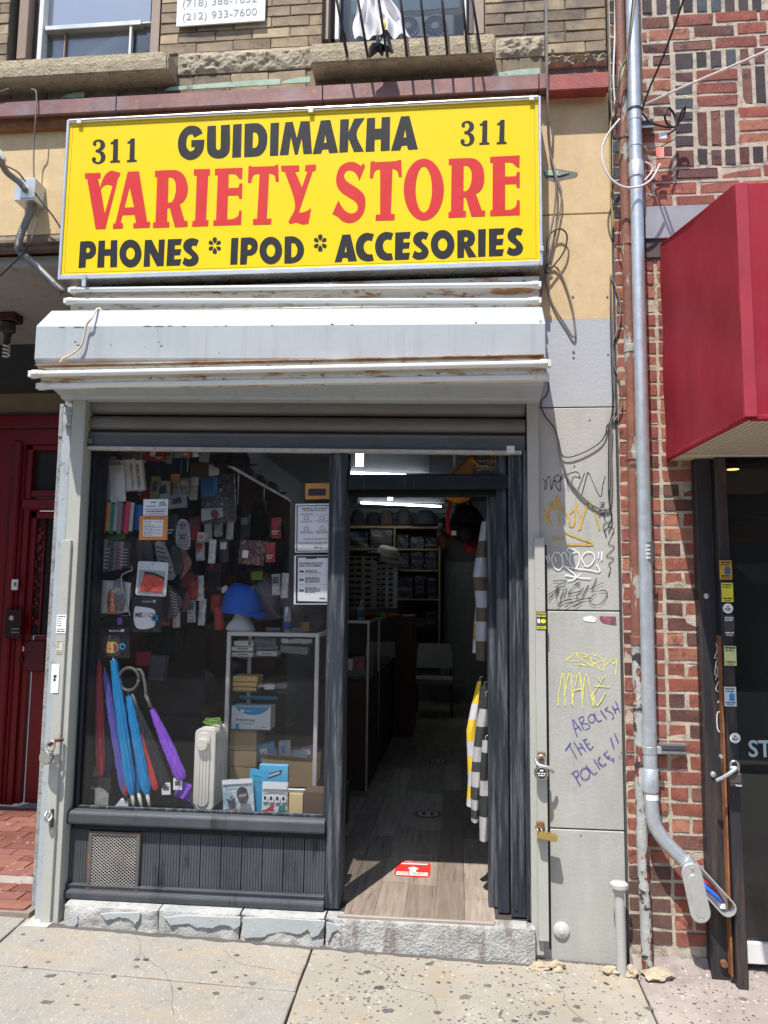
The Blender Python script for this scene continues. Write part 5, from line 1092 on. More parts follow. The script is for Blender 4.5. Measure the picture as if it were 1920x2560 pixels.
cable(zB_, [(700, 130), (702, 190), (730, 280), (785, 370), (815, 418), (826, 400), (812, 290), (775, 170), (740, 115), (705, 120)], -.012, .0048, M_cabbr, 'long brown cable loop hanging on the beige part of the pier')
cable(zC_, [(238, 650), (255, 735), (235, 800), (205, 830), (203, 880), (235, 950), (290, 1020), (322, 1110), (345, 1208), (400, 1224), (500, 1190), (600, 1130), (645, 1070), (660, 1005), (695, 975)], -.012, .0030, M_cabk, 'thin black cable sagging across the upper grey pier')
cable(zC_, [(322, 1120), (335, 1200), (380, 1360), (440, 1450), (530, 1540), (600, 1580), (640, 1588), (678, 1560), (690, 1400), (685, 1200), (690, 1040), (668, 1010), (700, 960)], -.010, .0048, M_cabg, 'thick grey cable drooping across the graffiti on the pier')
cable(zC_, [(680, -40), (682, 250), (688, 560), (696, 880), (672, 1010), (670, 1100), (668, 1440), (676, 1560), (690, 1640), (665, 1710)], -.012, .0036, M_cabk, 'black cable running down the right edge of the grey pier')
cable(zC_, [(684, -40), (740, 130), (750, 220), (738, 320), (692, 450), (695, 560), (740, 690), (760, 830), (752, 900), (700, 985)], -.012, .0034, M_cabbr, 'wavy brown cable between the pier and the brown pipe')
cable(zC_, [(678, -40), (690, 300), (700, 700), (715, 880), (705, 940), (680, 1010), (676, 1300), (672, 1460)], -.016, .003, M_cabg, 'thin grey cable bundled along the edge of the pier')
for px, py in ((1524, 1230), (1523, 1243)): pass
cable(zD_, [(520, 915), (430, 1030), (385, 1150), (400, 1280), (460, 1380), (560, 1438), (680, 1430), (770, 1370), (830, 1260)], lambda t: -.13, .0050, M_cabw, 'white cable loop hanging round the conduit and brown pipe')
cable(zD_, [(690, 815), (1000, 672), (1300, 545), (1659, 388), (2400, 60)], lambda t: -.11-1.1*t, .0052, M_cabw, 'straight white drop cable stretched from the conduit to the street', n=2)
cable(zD_, [(690, 845), (760, 650), (860, 420), (1010, 0), (1040, -90)], lambda t: -.11-.5*t, .0050, M_cabk, 'straight black drop cable rising from the conduit', n=2)
cable(zD_, [(690, 865), (760, 940), (880, 975), (950, 965), (938, 880), (895, 830), (865, 880), (885, 950), (935, 975), (965, 940), (1000, 850), (1022, 815), (1012, 880), (965, 955), (935, 1000), (890, 1030)], lambda t: -.09-.02*sin(t*20), .0052, M_cabk, 'coiled black cable hanging beside the conduit', n=8)
cable(zD_, [(640, -40), (605, 230), (560, 490), (520, 640), (480, 830), (450, 950), (447, 1200), (455, 1500), (470, 1760)], lambda t: -.11 if t < .5 else -.02, .0040, M_caby, 'yellowish cable slanting down from the conduit to the pier edge')
cable(zD_, [(485, -40), (482, 300), (472, 600), (484, 800), (478, 900)], -.015, .0050, M_cabw, 'white cable running down between the tan and red brick buildings')
cable(zD_, [(620, -40), (600, 200), (575, 430), (530, 530), (505, 700), (480, 900), (500, 1000), (480, 1250), (470, 1500), (520, 1640)], -.115, .0032, M_cabk, 'thin black cable wandering behind the brown pipe')
cable(zD_, [(710, 1125), (740, 1160), (790, 1155), (830, 1130), (940, 1070)], -.07, .003, M_caby, 'short yellowish wire tail near the red tag')
cable(zD_, [(715, 1245), (760, 1270), (770, 1310), (735, 1360), (705, 1390)], -.06, .0045, M_cabw, 'short white cable stub curling behind the conduit')
r = rect(1380+820/3.072, 1020/3.072, 1380+880/3.072, 1075/3.072, -.08); sp_ = MB().box(r[0], r[1], -.09, -.075, r[2], r[3]).build('cable_splitter', M_paper, bevel=.003, label='small white cable splitter hanging beside the conduit', cat='splitter')
r = rect(1380+798/3.072, 1130/3.072, 1380+860/3.072, 1208/3.072, -.08); MB().sheet(lambda u, v: Vector((r[0]+(r[1]-r[0])*u, -.082+.004*sin(u*3), r[2]+(r[3]-r[2])*v)), 4, 2, thick=(0, .001, 0)).build('cable_tag', mat('red_tag', (.75, .24, .20), .5), label='faded red tag hanging from the white splitter', cat='tag')
for py, a in ((275, 1603), (365, 1606)):
    c = at(a, py, YC); c.x = top.x-.002; MB().tube([(c.x, YC, c.z-.006), (c.x, YC, c.z+.006)], RC*1.07, 18).build('tie_band', M_cabk if py < 300 else M_galv, cd, smooth=40)
c = at(1580, 348, -.045); MB().tube([(xb-.006, -.045, c.z-.004), (xb-.006, -.045, c.z+.004)], .0262, 16).build('tie_band', M_cabk, bp_, smooth=40)
cable(zE_, [(255, 12), (288, 22), (298, 80), (290, 250), (276, 450), (275, 700), (290, 850), (298, 1000), (290, 1100), (265, 1200), (245, 1255)], lambda t: -.085 if t < .35 else -.06, .0042, M_cabbr, 'brown cable running down left of the yellow sign')
cable(zE_, [(240, 1262), (205, 1320), (100, 1430), (0, 1525), (-60, 1580)], -.12, .005, M_cabk, 'black cable sagging out of the photo under the left lintel')
cable(zE_, [(45, 630), (140, 680), (200, 750), (260, 820), (350, 940), (430, 1040), (500, 1150)], lambda t: -.12+.05*t, .0045, M_cabk, 'black cable slanting from the lamp arm to the yellow sign')
cable(zE_, [(-30, 40), (30, 22), (70, 8), (75, 5)], -.09, .004, M_cabg, 'short grey cable above the cornice at the left edge')
cable(zF_, [(722, 372), (722, 352), (700, 343), (670, 375), (640, 430), (590, 500), (572, 570), (555, 650), (520, 720), (450, 775), (380, 810), (338, 850)], lambda t: (-.20 if t < .2 else (-.345 if t > .3 else -.28)), .0048, M_cabc, 'cream cable draped over the left end of the hood', n=6)
# junction box with flexible conduit and lamp arm
jb = thing('junction_box', 'grey metal junction box with ribbed flexible conduit left of the sign', 'junction box', tuple(at(65, 470, -.05)))
r = rect(36, 445, 87, 500, -.10); MB().box(r[0], r[1], -.10, .0, r[2], r[3]).build('box', M_galv, jb, bevel=.003); MB().box(r[0]+.035, r[1]+.004, -.105, -.10, r[2]+.01, r[3]-.006).build('cover_plate', M_alu, jb, bevel=.002)
P = curve([at(x, y, Yq) for (x, y), Yq in zip(zE_([(250, 915), (252, 990), (210, 1090), (170, 1190), (150, 1270), (165, 1335), (240, 1395), (350, 1500), (450, 1600), (515, 1660)]), (-.06, -.06, -.07, -.08, -.08, -.06, -.04, -.03, -.02, .0))], 14)
rr = [.0165 if i % 2 else .0195 for i in range(len(P))]
MB().tube(P, rr, 12).build('flexible_conduit', mat('flex_metal', (.22, .225, .23), .45, metal=.5), jb, smooth=50)
A = [at(x, y, Yq) for (x, y), Yq in zip(zE_([(205, 830), (160, 770), (60, 690), (20, 625), (-30, 560)]), (-.11, -.13, -.2, -.26, -.3))]
MB().tube(curve(A, 5), [.016]*16+[.02]*5, 10).build('lamp_arm', mat('arm_grey', (.20, .19, .19), .5, metal=.3), jb, smooth=True)
MB().lathe([(.0, 0), (.028, .0), (.032, .02), (.03, .05), (.0, .06)], at(3, 405, -.27), (-.5, -.3, .9), 16).build('lamp_head', M_sock, jb, smooth=40)
# lamp holder on the soffit with its spiral bulb
lh = thing('bulb_holder', 'rusty ceiling lamp holder with a bare spiral bulb in the entrance', 'lamp', (at(26, 770, .75).x, .75, 3.34))
c = at(26, 782, .75); z0 = 3.343
MB().box(c.x-.055, c.x+.055, .70, .81, z0-.05, z0).build('box', mat('rust_red_box', (.07, .025, .025), .8, var=.3), lh, bevel=.006)
MB().lathe([(.02, 0), (.045, -.012), (.047, -.06), (.025, -.075), (.02, -.10), (.022, -.14), (.0, -.14)], (c.x-.01, .75, z0-.05), (0, 0, 1), 18).build('holder', mat('holder_dark', (.05, .05, .055), .6), lh, smooth=40)
MB().tube([(c.x-.01+cos(k*.6)*.018, .75+sin(k*.6)*.018, z0-.19-k*.0022) for k in range(42)], .0065, 7).build('bulb', M_sock, lh, smooth=True)
# ================================================================== graffiti, stickers and locks
ZG1 = zm(1300, 1100, .2487); ZG2 = zm(1300, 1600, .2487)
def tagging(parent, tr, strokes, w, m, name='graffiti', Y=-.0012, n=4, jit=0):
    mb = MB(); random.seed(len(strokes))
    for i, s_ in enumerate(strokes):
        q = tr(s_); P = [at(x, y, Y-.00008*i) for x, y in q]
        if len(P) > 2: P = curve(P, n)
        W = [w*random.uniform(1-jit, 1+jit) for _ in P] if jit else w
        mb.ribbon(P, W)
    return mb.build(name, m, parent, fixn=False, kind='stuff')
M_gk = mat('marker_black', (.03, .03, .035), .7, var=0, bump=0); M_gy = mat('spray_yellow', (.55, .36, .07), .8, var=.25, vs=30, bump=0); M_gw = mat('marker_white', (.80, .82, .84), .7, var=.1, bump=0); M_gc = mat('chalk_yellow', (.66, .63, .22), .9, var=.25, vs=120, bump=0); M_gb = mat('marker_blue', (.085, .065, .30), .7, var=.1, bump=0)
def ellp(cx, cy, rx, ry, n=12): return [(cx+rx*cos(2*pi*k/n), cy+ry*sin(2*pi*k/n)) for k in range(n+1)]
tagging(pD, ZG1, [[(228, 400), (245, 402), (272, 440), (255, 500), (248, 440), (300, 365), (316, 505), (340, 390), (380, 352), (410, 375), (380, 425), (346, 400), (368, 475), (405, 510), (405, 400), (450, 335)], [(410, 405), (480, 345), (560, 318), (600, 350), (585, 380)], [(470, 350), (485, 520)], [(612, 385), (545, 368), (520, 430), (545, 505)], [(650, 330), (570, 530)], [(680, 325), (620, 555)], [(680, 325), (700, 345)], [(700, 345), (805, 570), (832, 450), (858, 362)]], .0034, M_gk, jit=.4)
tagging(pD, ZG1, [[(240, 680), (275, 770), (318, 858)], [(235, 798), (272, 800), (312, 610)], [(312, 610), (340, 700), (375, 562), (402, 858)], [(375, 562), (425, 700), (470, 742), (490, 780)], [(500, 740), (552, 705), (540, 860), (495, 850), (500, 760)], [(560, 622), (608, 790), (592, 905)], [(600, 900), (700, 612), (800, 905)], [(330, 1010), (345, 985), (450, 990)], [(440, 925), (600, 990), (740, 1050), (470, 1052)]], .0085, M_gy, Y=-.0022, jit=.35)
tagging(pD, ZG1, [[(800, 630), (850, 630), (826, 658), (852, 680), (800, 712), (830, 640)], [(790, 770), (880, 700)], [(840, 740), (856, 812)], [(915, 815), (836, 860), (870, 975), (852, 905), (900, 880), (945, 905), (890, 1042), (940, 1062), (935, 1100), (870, 1170), (946, 1192), (892, 1250), (912, 1290), (890, 1372)]], .0036, M_gk, Y=-.0032, jit=.4)
tagging(pD, ZG1, [[(260, 1165), (285, 1238)], [(285, 1150), (300, 1218)], [(345, 1130), (318, 1200), (345, 1280), (390, 1305), (430, 1260), (420, 1170), (380, 1130), (345, 1132)], [(352, 1175), (362, 1230)], [(410, 1160), (450, 1127), (480, 1200)], [(560, 1108), (500, 1085), (472, 1110), (520, 1140), (575, 1122), (602, 1190), (562, 1292), (500, 1222), (520, 1130)], [(652, 1252), (622, 1190), (660, 1130), (722, 1130), (750, 1190), (700, 1262), (640, 1262)], [(440, 1270), (560, 1292), (680, 1302), (800, 1322), (770, 1250)], [(792, 1125), (786, 1190)], [(825, 1120), (820, 1210)], [(430, 1260), (540, 1340), (560, 1390), (480, 1415)], [(450, 1355), (600, 1382), (710, 1390)], [(540, 1400), (610, 1340)]], .0058, M_gw, Y=-.0042, jit=.2)
tagging(pD, ZG1, [[(330, 1417), (470, 1415), (352, 1480), (460, 1475)], [(280, 1560), (400, 1482)], [(392, 1500), (360, 1592)], [(380, 1505), (330, 1560), (285, 1612)], [(440, 1500), (405, 1602)], [(470, 1490), (440, 1582)], [(480, 1552), (555, 1455), (600, 1432), (590, 1462), (562, 1440)], [(490, 1550), (600, 1520), (640, 1482), (565, 1590), (700, 1592)], [(690, 1460), (620, 1582)], [(770, 1390), (722, 1502)], [(700, 1500), (842, 1430)], [(720, 1530), (855, 1512), (870, 1570), (800, 1652), (722, 1650), (700, 1602), (762, 1542)], [(375, 1672), (450, 1612), (562, 1592)], [(450, 1682), (560, 1622), (720, 1582)], [(535, 1682), (622, 1632)], [(370, 1640), (520, 1600)]], .0036, M_gk, Y=-.0052, jit=.45)
tagging(pE, ZG2, [[(520, 130), (545, 145), (460, 205), (590, 215), (602, 265), (590, 180), (575, 130), (690, 160), (612, 180), (690, 240), (740, 270), (702, 150), (800, 172), (832, 210), (760, 232), (832, 310), (862, 182), (940, 240), (972, 202), (960, 350)], [(600, 240), (690, 256), (800, 216)], [(850, 262), (930, 190), (976, 200)], [(650, 170), (820, 215)]], .0050, M_gc, jit=.5)
tagging(pE, ZG2, [[(385, 660), (388, 515)], [(395, 520), (438, 318), (456, 662)], [(446, 562), (505, 312), (532, 662)], [(520, 642), (595, 322), (632, 690)], [(520, 512), (642, 482)], [(626, 642), (662, 332), (740, 665)], [(722, 562), (850, 362)], [(752, 458), (905, 470)], [(780, 370), (802, 412)], [(730, 520), (772, 660), (860, 526)]], .0055, M_gc, Y=-.0032, jit=.5)
tagging(pE, ZG2, [[(575, 975), (545, 880), (530, 800), (570, 850), (620, 915)], [(545, 900), (600, 868)], [(590, 790), (642, 900)], [(590, 790), (632, 770), (642, 805), (612, 840), (680, 842), (700, 880), (655, 905)], ellp(720, 790, 32, 42), [(745, 735), (780, 815), (825, 808)], [(808, 708), (870, 795)], [(885, 675), (856, 702), (920, 732), (942, 775), (922, 792)], [(925, 660), (965, 738)], [(960, 615), (1005, 730)], [(945, 702), (988, 686)],
                     [(455, 1112), (512, 1033)], [(490, 1045), (570, 1192)], [(540, 1022), (620, 1155)], [(600, 1032), (664, 1122)], [(580, 1090), (632, 1076)], [(640, 1005), (700, 1100), (735, 1066)], [(632, 1010), (676, 992)], [(662, 1052), (702, 1036)],
                     [(530, 1330), (610, 1470)], [(515, 1345), (568, 1312), (590, 1350), (558, 1385)], ellp(655, 1345, 46, 58), [(662, 1255), (735, 1345), (776, 1326)], [(740, 1195), (805, 1300)], [(808, 1172), (785, 1215), (830, 1265), (866, 1240)], [(840, 1142), (900, 1195), (940, 1190)], [(835, 1148), (882, 1115)], [(868, 1187), (906, 1160)], [(935, 1225), (942, 1195)], [(910, 980), (945, 1090)], [(950, 935), (990, 1035)], [(1000, 1172), (1010, 1184)], [(1010, 1122), (1020, 1134)]], .0042, M_gb, jit=.25)
# faded turquoise bloom of spray paint, drill holes, torn stickers
q = ZG1([(640, 1790), (700, 1770), (760, 1790), (750, 1830), (690, 1825), (645, 1815)]); MB().prism([at(x, y, -.0022) for x, y in catm2(q, 3)], (0, .002, 0)).build('torn_sticker', M_paper, pE)
q = ZG1([(800, 1770), (962, 1775), (970, 1860), (900, 1850), (830, 1835), (800, 1800)]); MB().prism([at(x, y, -.0022) for x, y in q], (0, .002, 0)).build('torn_sticker', mat('torn_print', (.30, .08, .11), .5, var=.5, vs=60, layers=[((.1, .1, .11), 30, .52, .03), ((.6, .58, .56), 40, .64, .03)]), pE)
for px, py, rr in ((1432, 742, .006), (1434, 880, .007), (1434, 894, .005), (1474, 1050, .004), (1436, 1165, .004), (1518, 742, .005), (1520, 886, .004), (1452, 2088, .004)):
    c = at(px, py, -.001); MB().lathe([(.0, 0), (rr, 0), (rr, -.002), (.0, -.003)], (c.x, -.0005, c.z), (0, 1, 0), 10).build('drill_hole', M_hoodchip, bld)
# broken gash in the beige stone
q = zA_([(690, 735), (740, 728), (790, 738), (835, 745), (830, 765), (780, 775), (740, 785), (700, 770)]); MB().prism([at(x, y, -.001) for x, y in catm2(q, 2)], (0, .004, 0)).build('gash', M_hoodchip, pB)
q = zA_([(690, 730), (740, 735), (800, 745), (760, 758), (700, 756)]); MB().prism([at(x, y, -.006) for x, y in q], (0, .004, 0)).build('gash_metal', mat('verdigris'), pB)
# stickers on the guide rails
def sticker_on(par, a, b, c_, d, Y, m, rows_, ink=M_ink, seed=0):
    s_, r = sheet_px(par, 'sticker', a, b, c_, d, Y, m, .001); lines(s_, r, Y-.0006, rows_, ink, seed=seed); return s_, r
TX = [(.08, .9, .88, .05), (.08, .6, .76, .04), (.08, .5, .64, .04), (.08, .5, .52, .04), (.08, .5, .40, .04), (.08, .9, .2, .04), (.08, .9, .08, .05)]
sticker_on(gl, 141, 1537, 165, 1583, -.0645, M_paper, TX, seed=1); sticker_on(gl, 140, 1600, 156, 1634, -.0645, mat('paper_cream', (.62, .60, .48), .7), TX, seed=2); sticker_on(gl, 128, 1660, 147, 1732, -.066, M_paper, [(.3, .6, .4, .1), (.3, .7, .52, .1)], seed=3)
s_, r = sticker_on(grr, 1341, 1529, 1366, 1574, -.0475, mat('sticker_black'), [(.05, .95, .12, .07), (.05, .95, .04, .05), (.05, .95, .72, .06)], mat('ink_yellow', (.75, .68, .05), .5), seed=4)
m = MB(); w, h = r[1]-r[0], r[3]-r[2]; add_text(m, 'OPTIMUS', (r[0]+w*.05, -.0482, r[2]+h*.84), (r[1]-w*.05, -.0482, r[2]+h*.84), h*.11, bold=.02); m.build('print', mat('ink_yellow'), s_, fixn=False)
m = MB().fill([[(r[0]+w*(.68+.28*cos(2*pi*k/14)), r[2]+h*(.47+.12*sin(2*pi*k/14))) for k in range(14)]], -.0482); m.build('print', mat('ink_yellow'), s_, fixn=False); MB().add([(r[0]+w*.1, -.0482, r[2]+h*.38), (r[0]+w*.36, -.0482, r[2]+h*.34), (r[0]+w*.36, -.0482, r[2]+h*.6), (r[0]+w*.1, -.0482, r[2]+h*.6)], [(0, 1, 2, 3)]).build('print', M_inkw, s_)
# padlocks
M_chrome = mat('worn_chrome', (.55, .54, .50), .3, metal=.9, var=.15, vs=40, bump=.15); M_brass = mat('brass', (.62, .46, .16), .35, metal=.85, var=.12, vs=30)
def shackle(c, w, h, r, tiltx=0.0, y=0.0):
    P = [(c.x-w, y, c.z-.002), (c.x-w, y, c.z+h*.55)]+[(c.x-w*cos(pi*k/8), y, c.z+h*.55+w*sin(pi*k/8)) for k in range(1, 8)]+[(c.x+w, y, c.z+h*.55), (c.x+w, y, c.z-.002)]
    return MB().tube([(x+tiltx*(z-c.z), yy, z) for x, yy, z in P], r, 10)
def hasp(name, label, px, py, Y):
    c = at(px, py, Y); t = thing(name, label, 'hasp', tuple(c))
    return c, t
c = at(118, 1892, -.11); pl = thing('padlock', 'round worn steel padlock on the left guide rail', 'padlock', tuple(c))
MB().lathe([(.0, -.018), (.030, -.018), (.034, -.012), (.034, .010), (.030, .016), (.0, .016)], (c.x-.002, -.11, c.z-.002), (.35, 1, -.1), 28).build('body', M_chrome, pl, smooth=40)
shackle(Vector((c.x+.006, 0, c.z+.026)), .019, .05, .0055, .25, -.108).build('shackle', M_chrome, pl, smooth=True)
MB().tube([(c.x+.0, -.095, c.z+.05), (c.x+.03, -.10, c.z+.075), (c.x+.045, -.06, c.z+.07)], .009, 10).build('hasp_ring', M_rust, pl, smooth=True)
c = at(1353, 1932, -.08); pl = thing('padlock', 'round steel padlock with a black label on the right guide rail', 'padlock', tuple(c))
MB().lathe([(.0, -.016), (.027, -.016), (.031, -.010), (.031, .010), (.027, .015), (.0, .015)], (c.x, -.08, c.z), (0, 1, 0), 28).build('body', M_chrome, pl, smooth=40)
lab = MB().lathe([(.0, 0), (.0235, 0), (.0235, .001), (.0, .001)], (c.x, -.0972, c.z+.001), (0, 1, 0), 24).build('label', M_ink, pl); lines(lab, (c.x-.019, c.x+.019, c.z-.016, c.z+.02), -.0978, [(.3, .7, .72, .2), (.0, 1, .40, .14), (.1, .9, .15, .14)], M_inkw, seed=9)
shackle(Vector((c.x+.002, 0, c.z+.026)), .018, .055, .0055, .0, -.076).build('shackle', M_chrome, pl, smooth=True)
MB().tube(curve([(c.x-.022, -.06, c.z+.055), (c.x-.012, -.085, c.z+.035), (c.x+.03, -.085, c.z+.025), (c.x+.055, -.06, c.z+.0)], 4), .0075, 10).build('chain_link', M_galv, pl, smooth=True)
MB().box(c.x-.012, c.x+.022, -.062, -.045, c.z+.05, c.z+.085).build('hasp', M_rust, pl, bevel=.004)
c = at(1368, 2090, -.075); pl = thing('padlock', 'brass padlock lying sideways through the lower right guide rail hasp', 'padlock', tuple(c))
MB().obox((c.x, -.075, c.z), (.985, 0, -.17), (0, 1, 0), (.17, 0, .985), .043, .022, .013).build('body', M_brass, pl, bevel=.003, seg=2)
for dx in (-.012, .006): MB().tube(curve([(c.x-.03+dx, -.085, c.z+.010), (c.x-.032+dx, -.092, c.z+.028), (c.x-.036+dx, -.07, c.z+.034), (c.x-.036+dx, -.05, c.z+.03)], 4), .0045, 8).build('shackle', M_chrome, pl, smooth=True)
MB().box(c.x-.045, c.x-.01, -.062, -.045, c.z+.02, c.z+.055).build('hasp', M_rust, pl, bevel=.004)
c = at(1838, 1945, -.16); pl = thing('padlock', 'black and steel padlock with a chain link on the dark steel post', 'padlock', tuple(c))
MB().box(c.x-.026, c.x+.024, -.175, -.145, c.z-.02, c.z+.022).build('body', mat('padlock_dark', (.12, .11, .10), .4, metal=.5), pl, bevel=.004); MB().box(c.x-.027, c.x+.025, -.176, -.144, c.z-.034, c.z-.0205).build('bumper', M_ink, pl, bevel=.003)
m = MB(); add_text(m, 'Master', (c.x-.004, -.1768, c.z-.031), (c.x+.022, -.1768, c.z-.031), .008, bold=.02); m.build('lettering', M_inkw, pl, fixn=False)
shackle(Vector((c.x-.001, 0, c.z+.024)), .016, .055, .0055, .0, -.16).build('shackle', M_chrome, pl, smooth=True)
MB().tube(curve([(c.x-.075, -.15, c.z-.015), (c.x-.05, -.17, c.z+.005), (c.x-.02, -.182, c.z+.03), (c.x+.0, -.175, c.z+.045), (c.x-.02, -.165, c.z+.04)], 4), .008, 10).build('chain_link', M_galv, pl, smooth=True)
c = at(125, 2040, -.075); hp = thing('hasp', 'empty steel hasp low on the left guide rail', 'hasp', tuple(c))
MB().tube(curve([(c.x-.012, -.075, c.z+.02), (c.x-.014, -.095, c.z+.0), (c.x+.0, -.095, c.z-.02), (c.x+.01, -.075, c.z-.0)], 5, True), .006, 8).build('ring', M_chrome, hp, smooth=True); MB().box(c.x-.002, c.x+.012, -.07, -.06, c.z-.055, c.z+.03).build('plate', M_steel, hp, bevel=.002)
# street scrawl on the neighbour's steel post
c_ = zm(1580, 1100, .2714)
tagging(ns, c_, [[(770, 1870), (785, 1930), (760, 2010), (800, 2000), (775, 2060), (790, 2130), (770, 2210)]], .003, M_gw, Y=-.0615)
tagging(ns, zm(1500, 1650, .4114), [[(705, 10), (700, 90), (735, 100), (720, 130), (705, 180), (740, 210), (715, 260)], [(735, 315), (712, 325), (715, 420), (745, 450), (735, 485)]], .004, M_gw, Y=-.0625)
# ================================================================== the shop room
FZ = .165
M_ceil = mat('shop_ceiling', (.24, .245, .25), .8, var=.05); M_iwall = mat('shop_wall', (.26, .265, .27), .8, var=.1, vs=2)
M_slatw = mat('slatwall_dark', (.075, .06, .05), .6, var=.2, vs=5)
sr = thing('shop_interior', 'dim shop room with pale ceiling seen through the window and door', 'room', (-.6, 4, FZ))
MB().box(-2.0, .9, .22, 7.9, 3.0, 3.05).build('ceiling', M_ceil, sr)
MB().box(-2.0, -1.955, .22, 7.9, 0, 3.0).build('wall', M_iwall, sr); MB().box(.70, .75, .45, 7.9, 0, 3.0).build('wall', M_iwall, sr); MB().box(-2.0, .75, 7.6, 7.65, 0, 3.0).build('wall', M_iwall, sr)
MB().box(-2.0, .35, .2, .26, 2.52, 3.06).build('front_soffit', M_iwall, sr)
fl_ = MB().box(-1.96, .72, .02, 7.7, .08, FZ-.006).build('shop_floor', mat('subfloor', (.06, .05, .045), .8), kind='structure')
M_plank = mat('plank', (.3, .23, .17), .45, var=.25, vs=10, st=(5, .35, 1), bump=.3, bs=60, bst=(3, .25, 1), bd=.002, rnd=.10, ramp=['928678', '9b8f82', '887c70', '7e7266', 'a29688'], layers=[((.10, .075, .055), 7, .63, .06, (6, .4, 1))])
random.seed(15); pw = .138
for i in range(11):
    x = -.80+i*pw; y = .0-random.uniform(.1, .75); fy = .46 if x > .14 else (.13 if x < XM1-.06 else -.028)
    while y < 7.2:
        L = .92; a, b = max(y, fy), y+L-.002
        if b > fy+.05: MB().box(x+.0008, x+pw-.0008, a, b, FZ-.008, FZ+random.uniform(-.0004, .0004)).build('plank', M_plank, fl_)
        y += L
MB().box(XM1, .16, -.045, -.028, .148, FZ+.002).build('threshold_strip', mat('threshold', (.30, .26, .23), .6), fl_, bevel=.003)
# floor stickers
def floor_quad(pts, z): return [atz(x, y, z) for x, y in pts]
dz_ = FZ+.0015
q = [atz(979, 2190, dz_), atz(1074, 2193, dz_), atz(1079, 2158, dz_), atz(990, 2156, dz_)]
fs = thing('floor_sticker', 'red ONE WAY arrow sticker on the sunlit floor by the door', 'sticker', tuple(q[0]), 'floor stickers')
x0, x1, y0_, y1_ = q[0].x+.01, q[1].x, (q[0].y+q[1].y)/2, (q[2].y+q[3].y)/2
def rrect(x0, x1, y0, y1, r, n=4):
    P = []
    for cx, cy, a0 in ((x1-r, y1-r, 0), (x0+r, y1-r, pi/2), (x0+r, y0+r, pi), (x1-r, y0+r, 3*pi/2)):
        P += [(cx+r*cos(a0+pi/2*k/n), cy+r*sin(a0+pi/2*k/n)) for k in range(n+1)]
    return P
MB().prism([(x, y, dz_) for x, y in rrect(x0, x1, y0_, y1_, .03)], (0, 0, .0008)).build('sheet', mat('sticker_red', (.70, .03, .02), .4, var=.05), fs)
W, Hh = x1-x0, y1_-y0_
fp = lambda u, v: Vector((x0+W*u, y0_+Hh*v, dz_+.0016))
M_swhite = mat('sticker_white', (.80, .80, .80), .45, var=.03)
MB().fill([[fp(.06, .07), fp(.94, .07), fp(.94, .30), fp(.06, .30)]]).build('band', M_swhite, fs, fixn=False)
MB().fill([[fp(.42, .33), fp(.60, .33), fp(.60, .52), fp(.66, .52), fp(.64, .60), fp(.51, .68), fp(.38, .60), fp(.36, .52), fp(.42, .52)]]).build('arrow', M_swhite, fs, fixn=False)
m = MB(); add_text(m, 'ONE WAY', fp(.14, .10)+Vector((0, 0, .0006)), fp(.86, .10)+Vector((0, 0, .0006)), Hh*.17, up=(0, 1, 0), bold=.02); m.build('lettering', mat('sticker_red'), fs, fixn=False)
MB().fill([[fp(.14, .86), fp(.90, .86), fp(.90, .93), fp(.14, .93)]]).build('band', M_swhite, fs, fixn=False)
for px, py, lab in ((1070, 2035, 'round footprint sticker nearer the door on the shop floor'), (1095, 1903, 'round footprint sticker farther back on the shop floor')):
    c = atz(px, py, dz_); t = thing('floor_sticker', lab, 'sticker', tuple(c), 'floor stickers')
    R_ = (atz(px+37 if px < 1080 else px+26, py, dz_).x-c.x)
    MB().lathe([(.0, 0), (R_, 0), (R_, .0006), (.0, .0006)], c, (0, 0, 1), 28).build('sheet', mat('sticker_pinkish', (.42, .12, .14), .5), t)
    MB().lathe([(.0, .001), (R_*.84, .001), (R_*.84, .0014), (.0, .0014)], c, (0, 0, 1), 28).build('ring', M_ink, t); MB().lathe([(.0, .0018), (R_*.72, .0018), (R_*.72, .0022), (.0, .0022)], c, (0, 0, 1), 28).build('disc', mat('sticker_greyish', (.5, .5, .52), .5), t)
    for s in (-1, 1): MB().fill([[(c.x+s*R_*.28+R_*.14*cos(2*pi*k/12), c.y+R_*.4*sin(2*pi*k/12), c.z+.003) for k in range(12)]]).build('footprint', M_ink, t, fixn=False)
# lamps
M_led = mat('led_tube', (.9, .95, 1), .4, var=0, bump=0, emit=(.80, .92, 1.0), estr=15)
M_fix = mat('lamp_fixture', (.12, .12, .125), .6)
def batten_in(label, p0, p1, Y):
    a, b = at(*p0, Y), at(*p1, Y); t = thing('ceiling_lamp', label, 'lamp', tuple((a+b)/2), 'lit lamps on the shop ceiling')
    MB().box(a.x-.05, b.x+.05, Y+.03, Y+.16, max(a.z, b.z)+.0, 2.998).build('fixture', M_fix, t, bevel=.004)
    MB().tube([a, b], .011, 10).build('tube', M_led, t, smooth=True)
batten_in('lit tube lamp seen through the open doorway', (902, 1257), (1103, 1266), 6.0)
batten_in('lit tube lamp seen through the transom pane', (845, 1181), (1062, 1190), 3.6)
def cfl(label, px, py, Y, w, h):
    c = at(px, py, Y); t = thing('ceiling_bulb', label, 'bulb', tuple(c), 'lit bulbs on the shop ceiling')
    for k in range(4):
        x = c.x+(k-1.5)*w*.5; MB().tube([(x, Y+.01*(k % 2), c.z-h), (x, Y+.01*(k % 2), c.z+h)], w*.2, 8).build('tube', M_led, t, smooth=True)
    MB().lathe([(w*1.1, 0), (w*1.1, h*.4), (w*.5, h*.6), (w*.5, 3.0-c.z-h), (.0, 3.0-c.z-h)], (c.x, Y, c.z+h), (0, 0, 1), 14).build('base', M_sock, t, smooth=40)
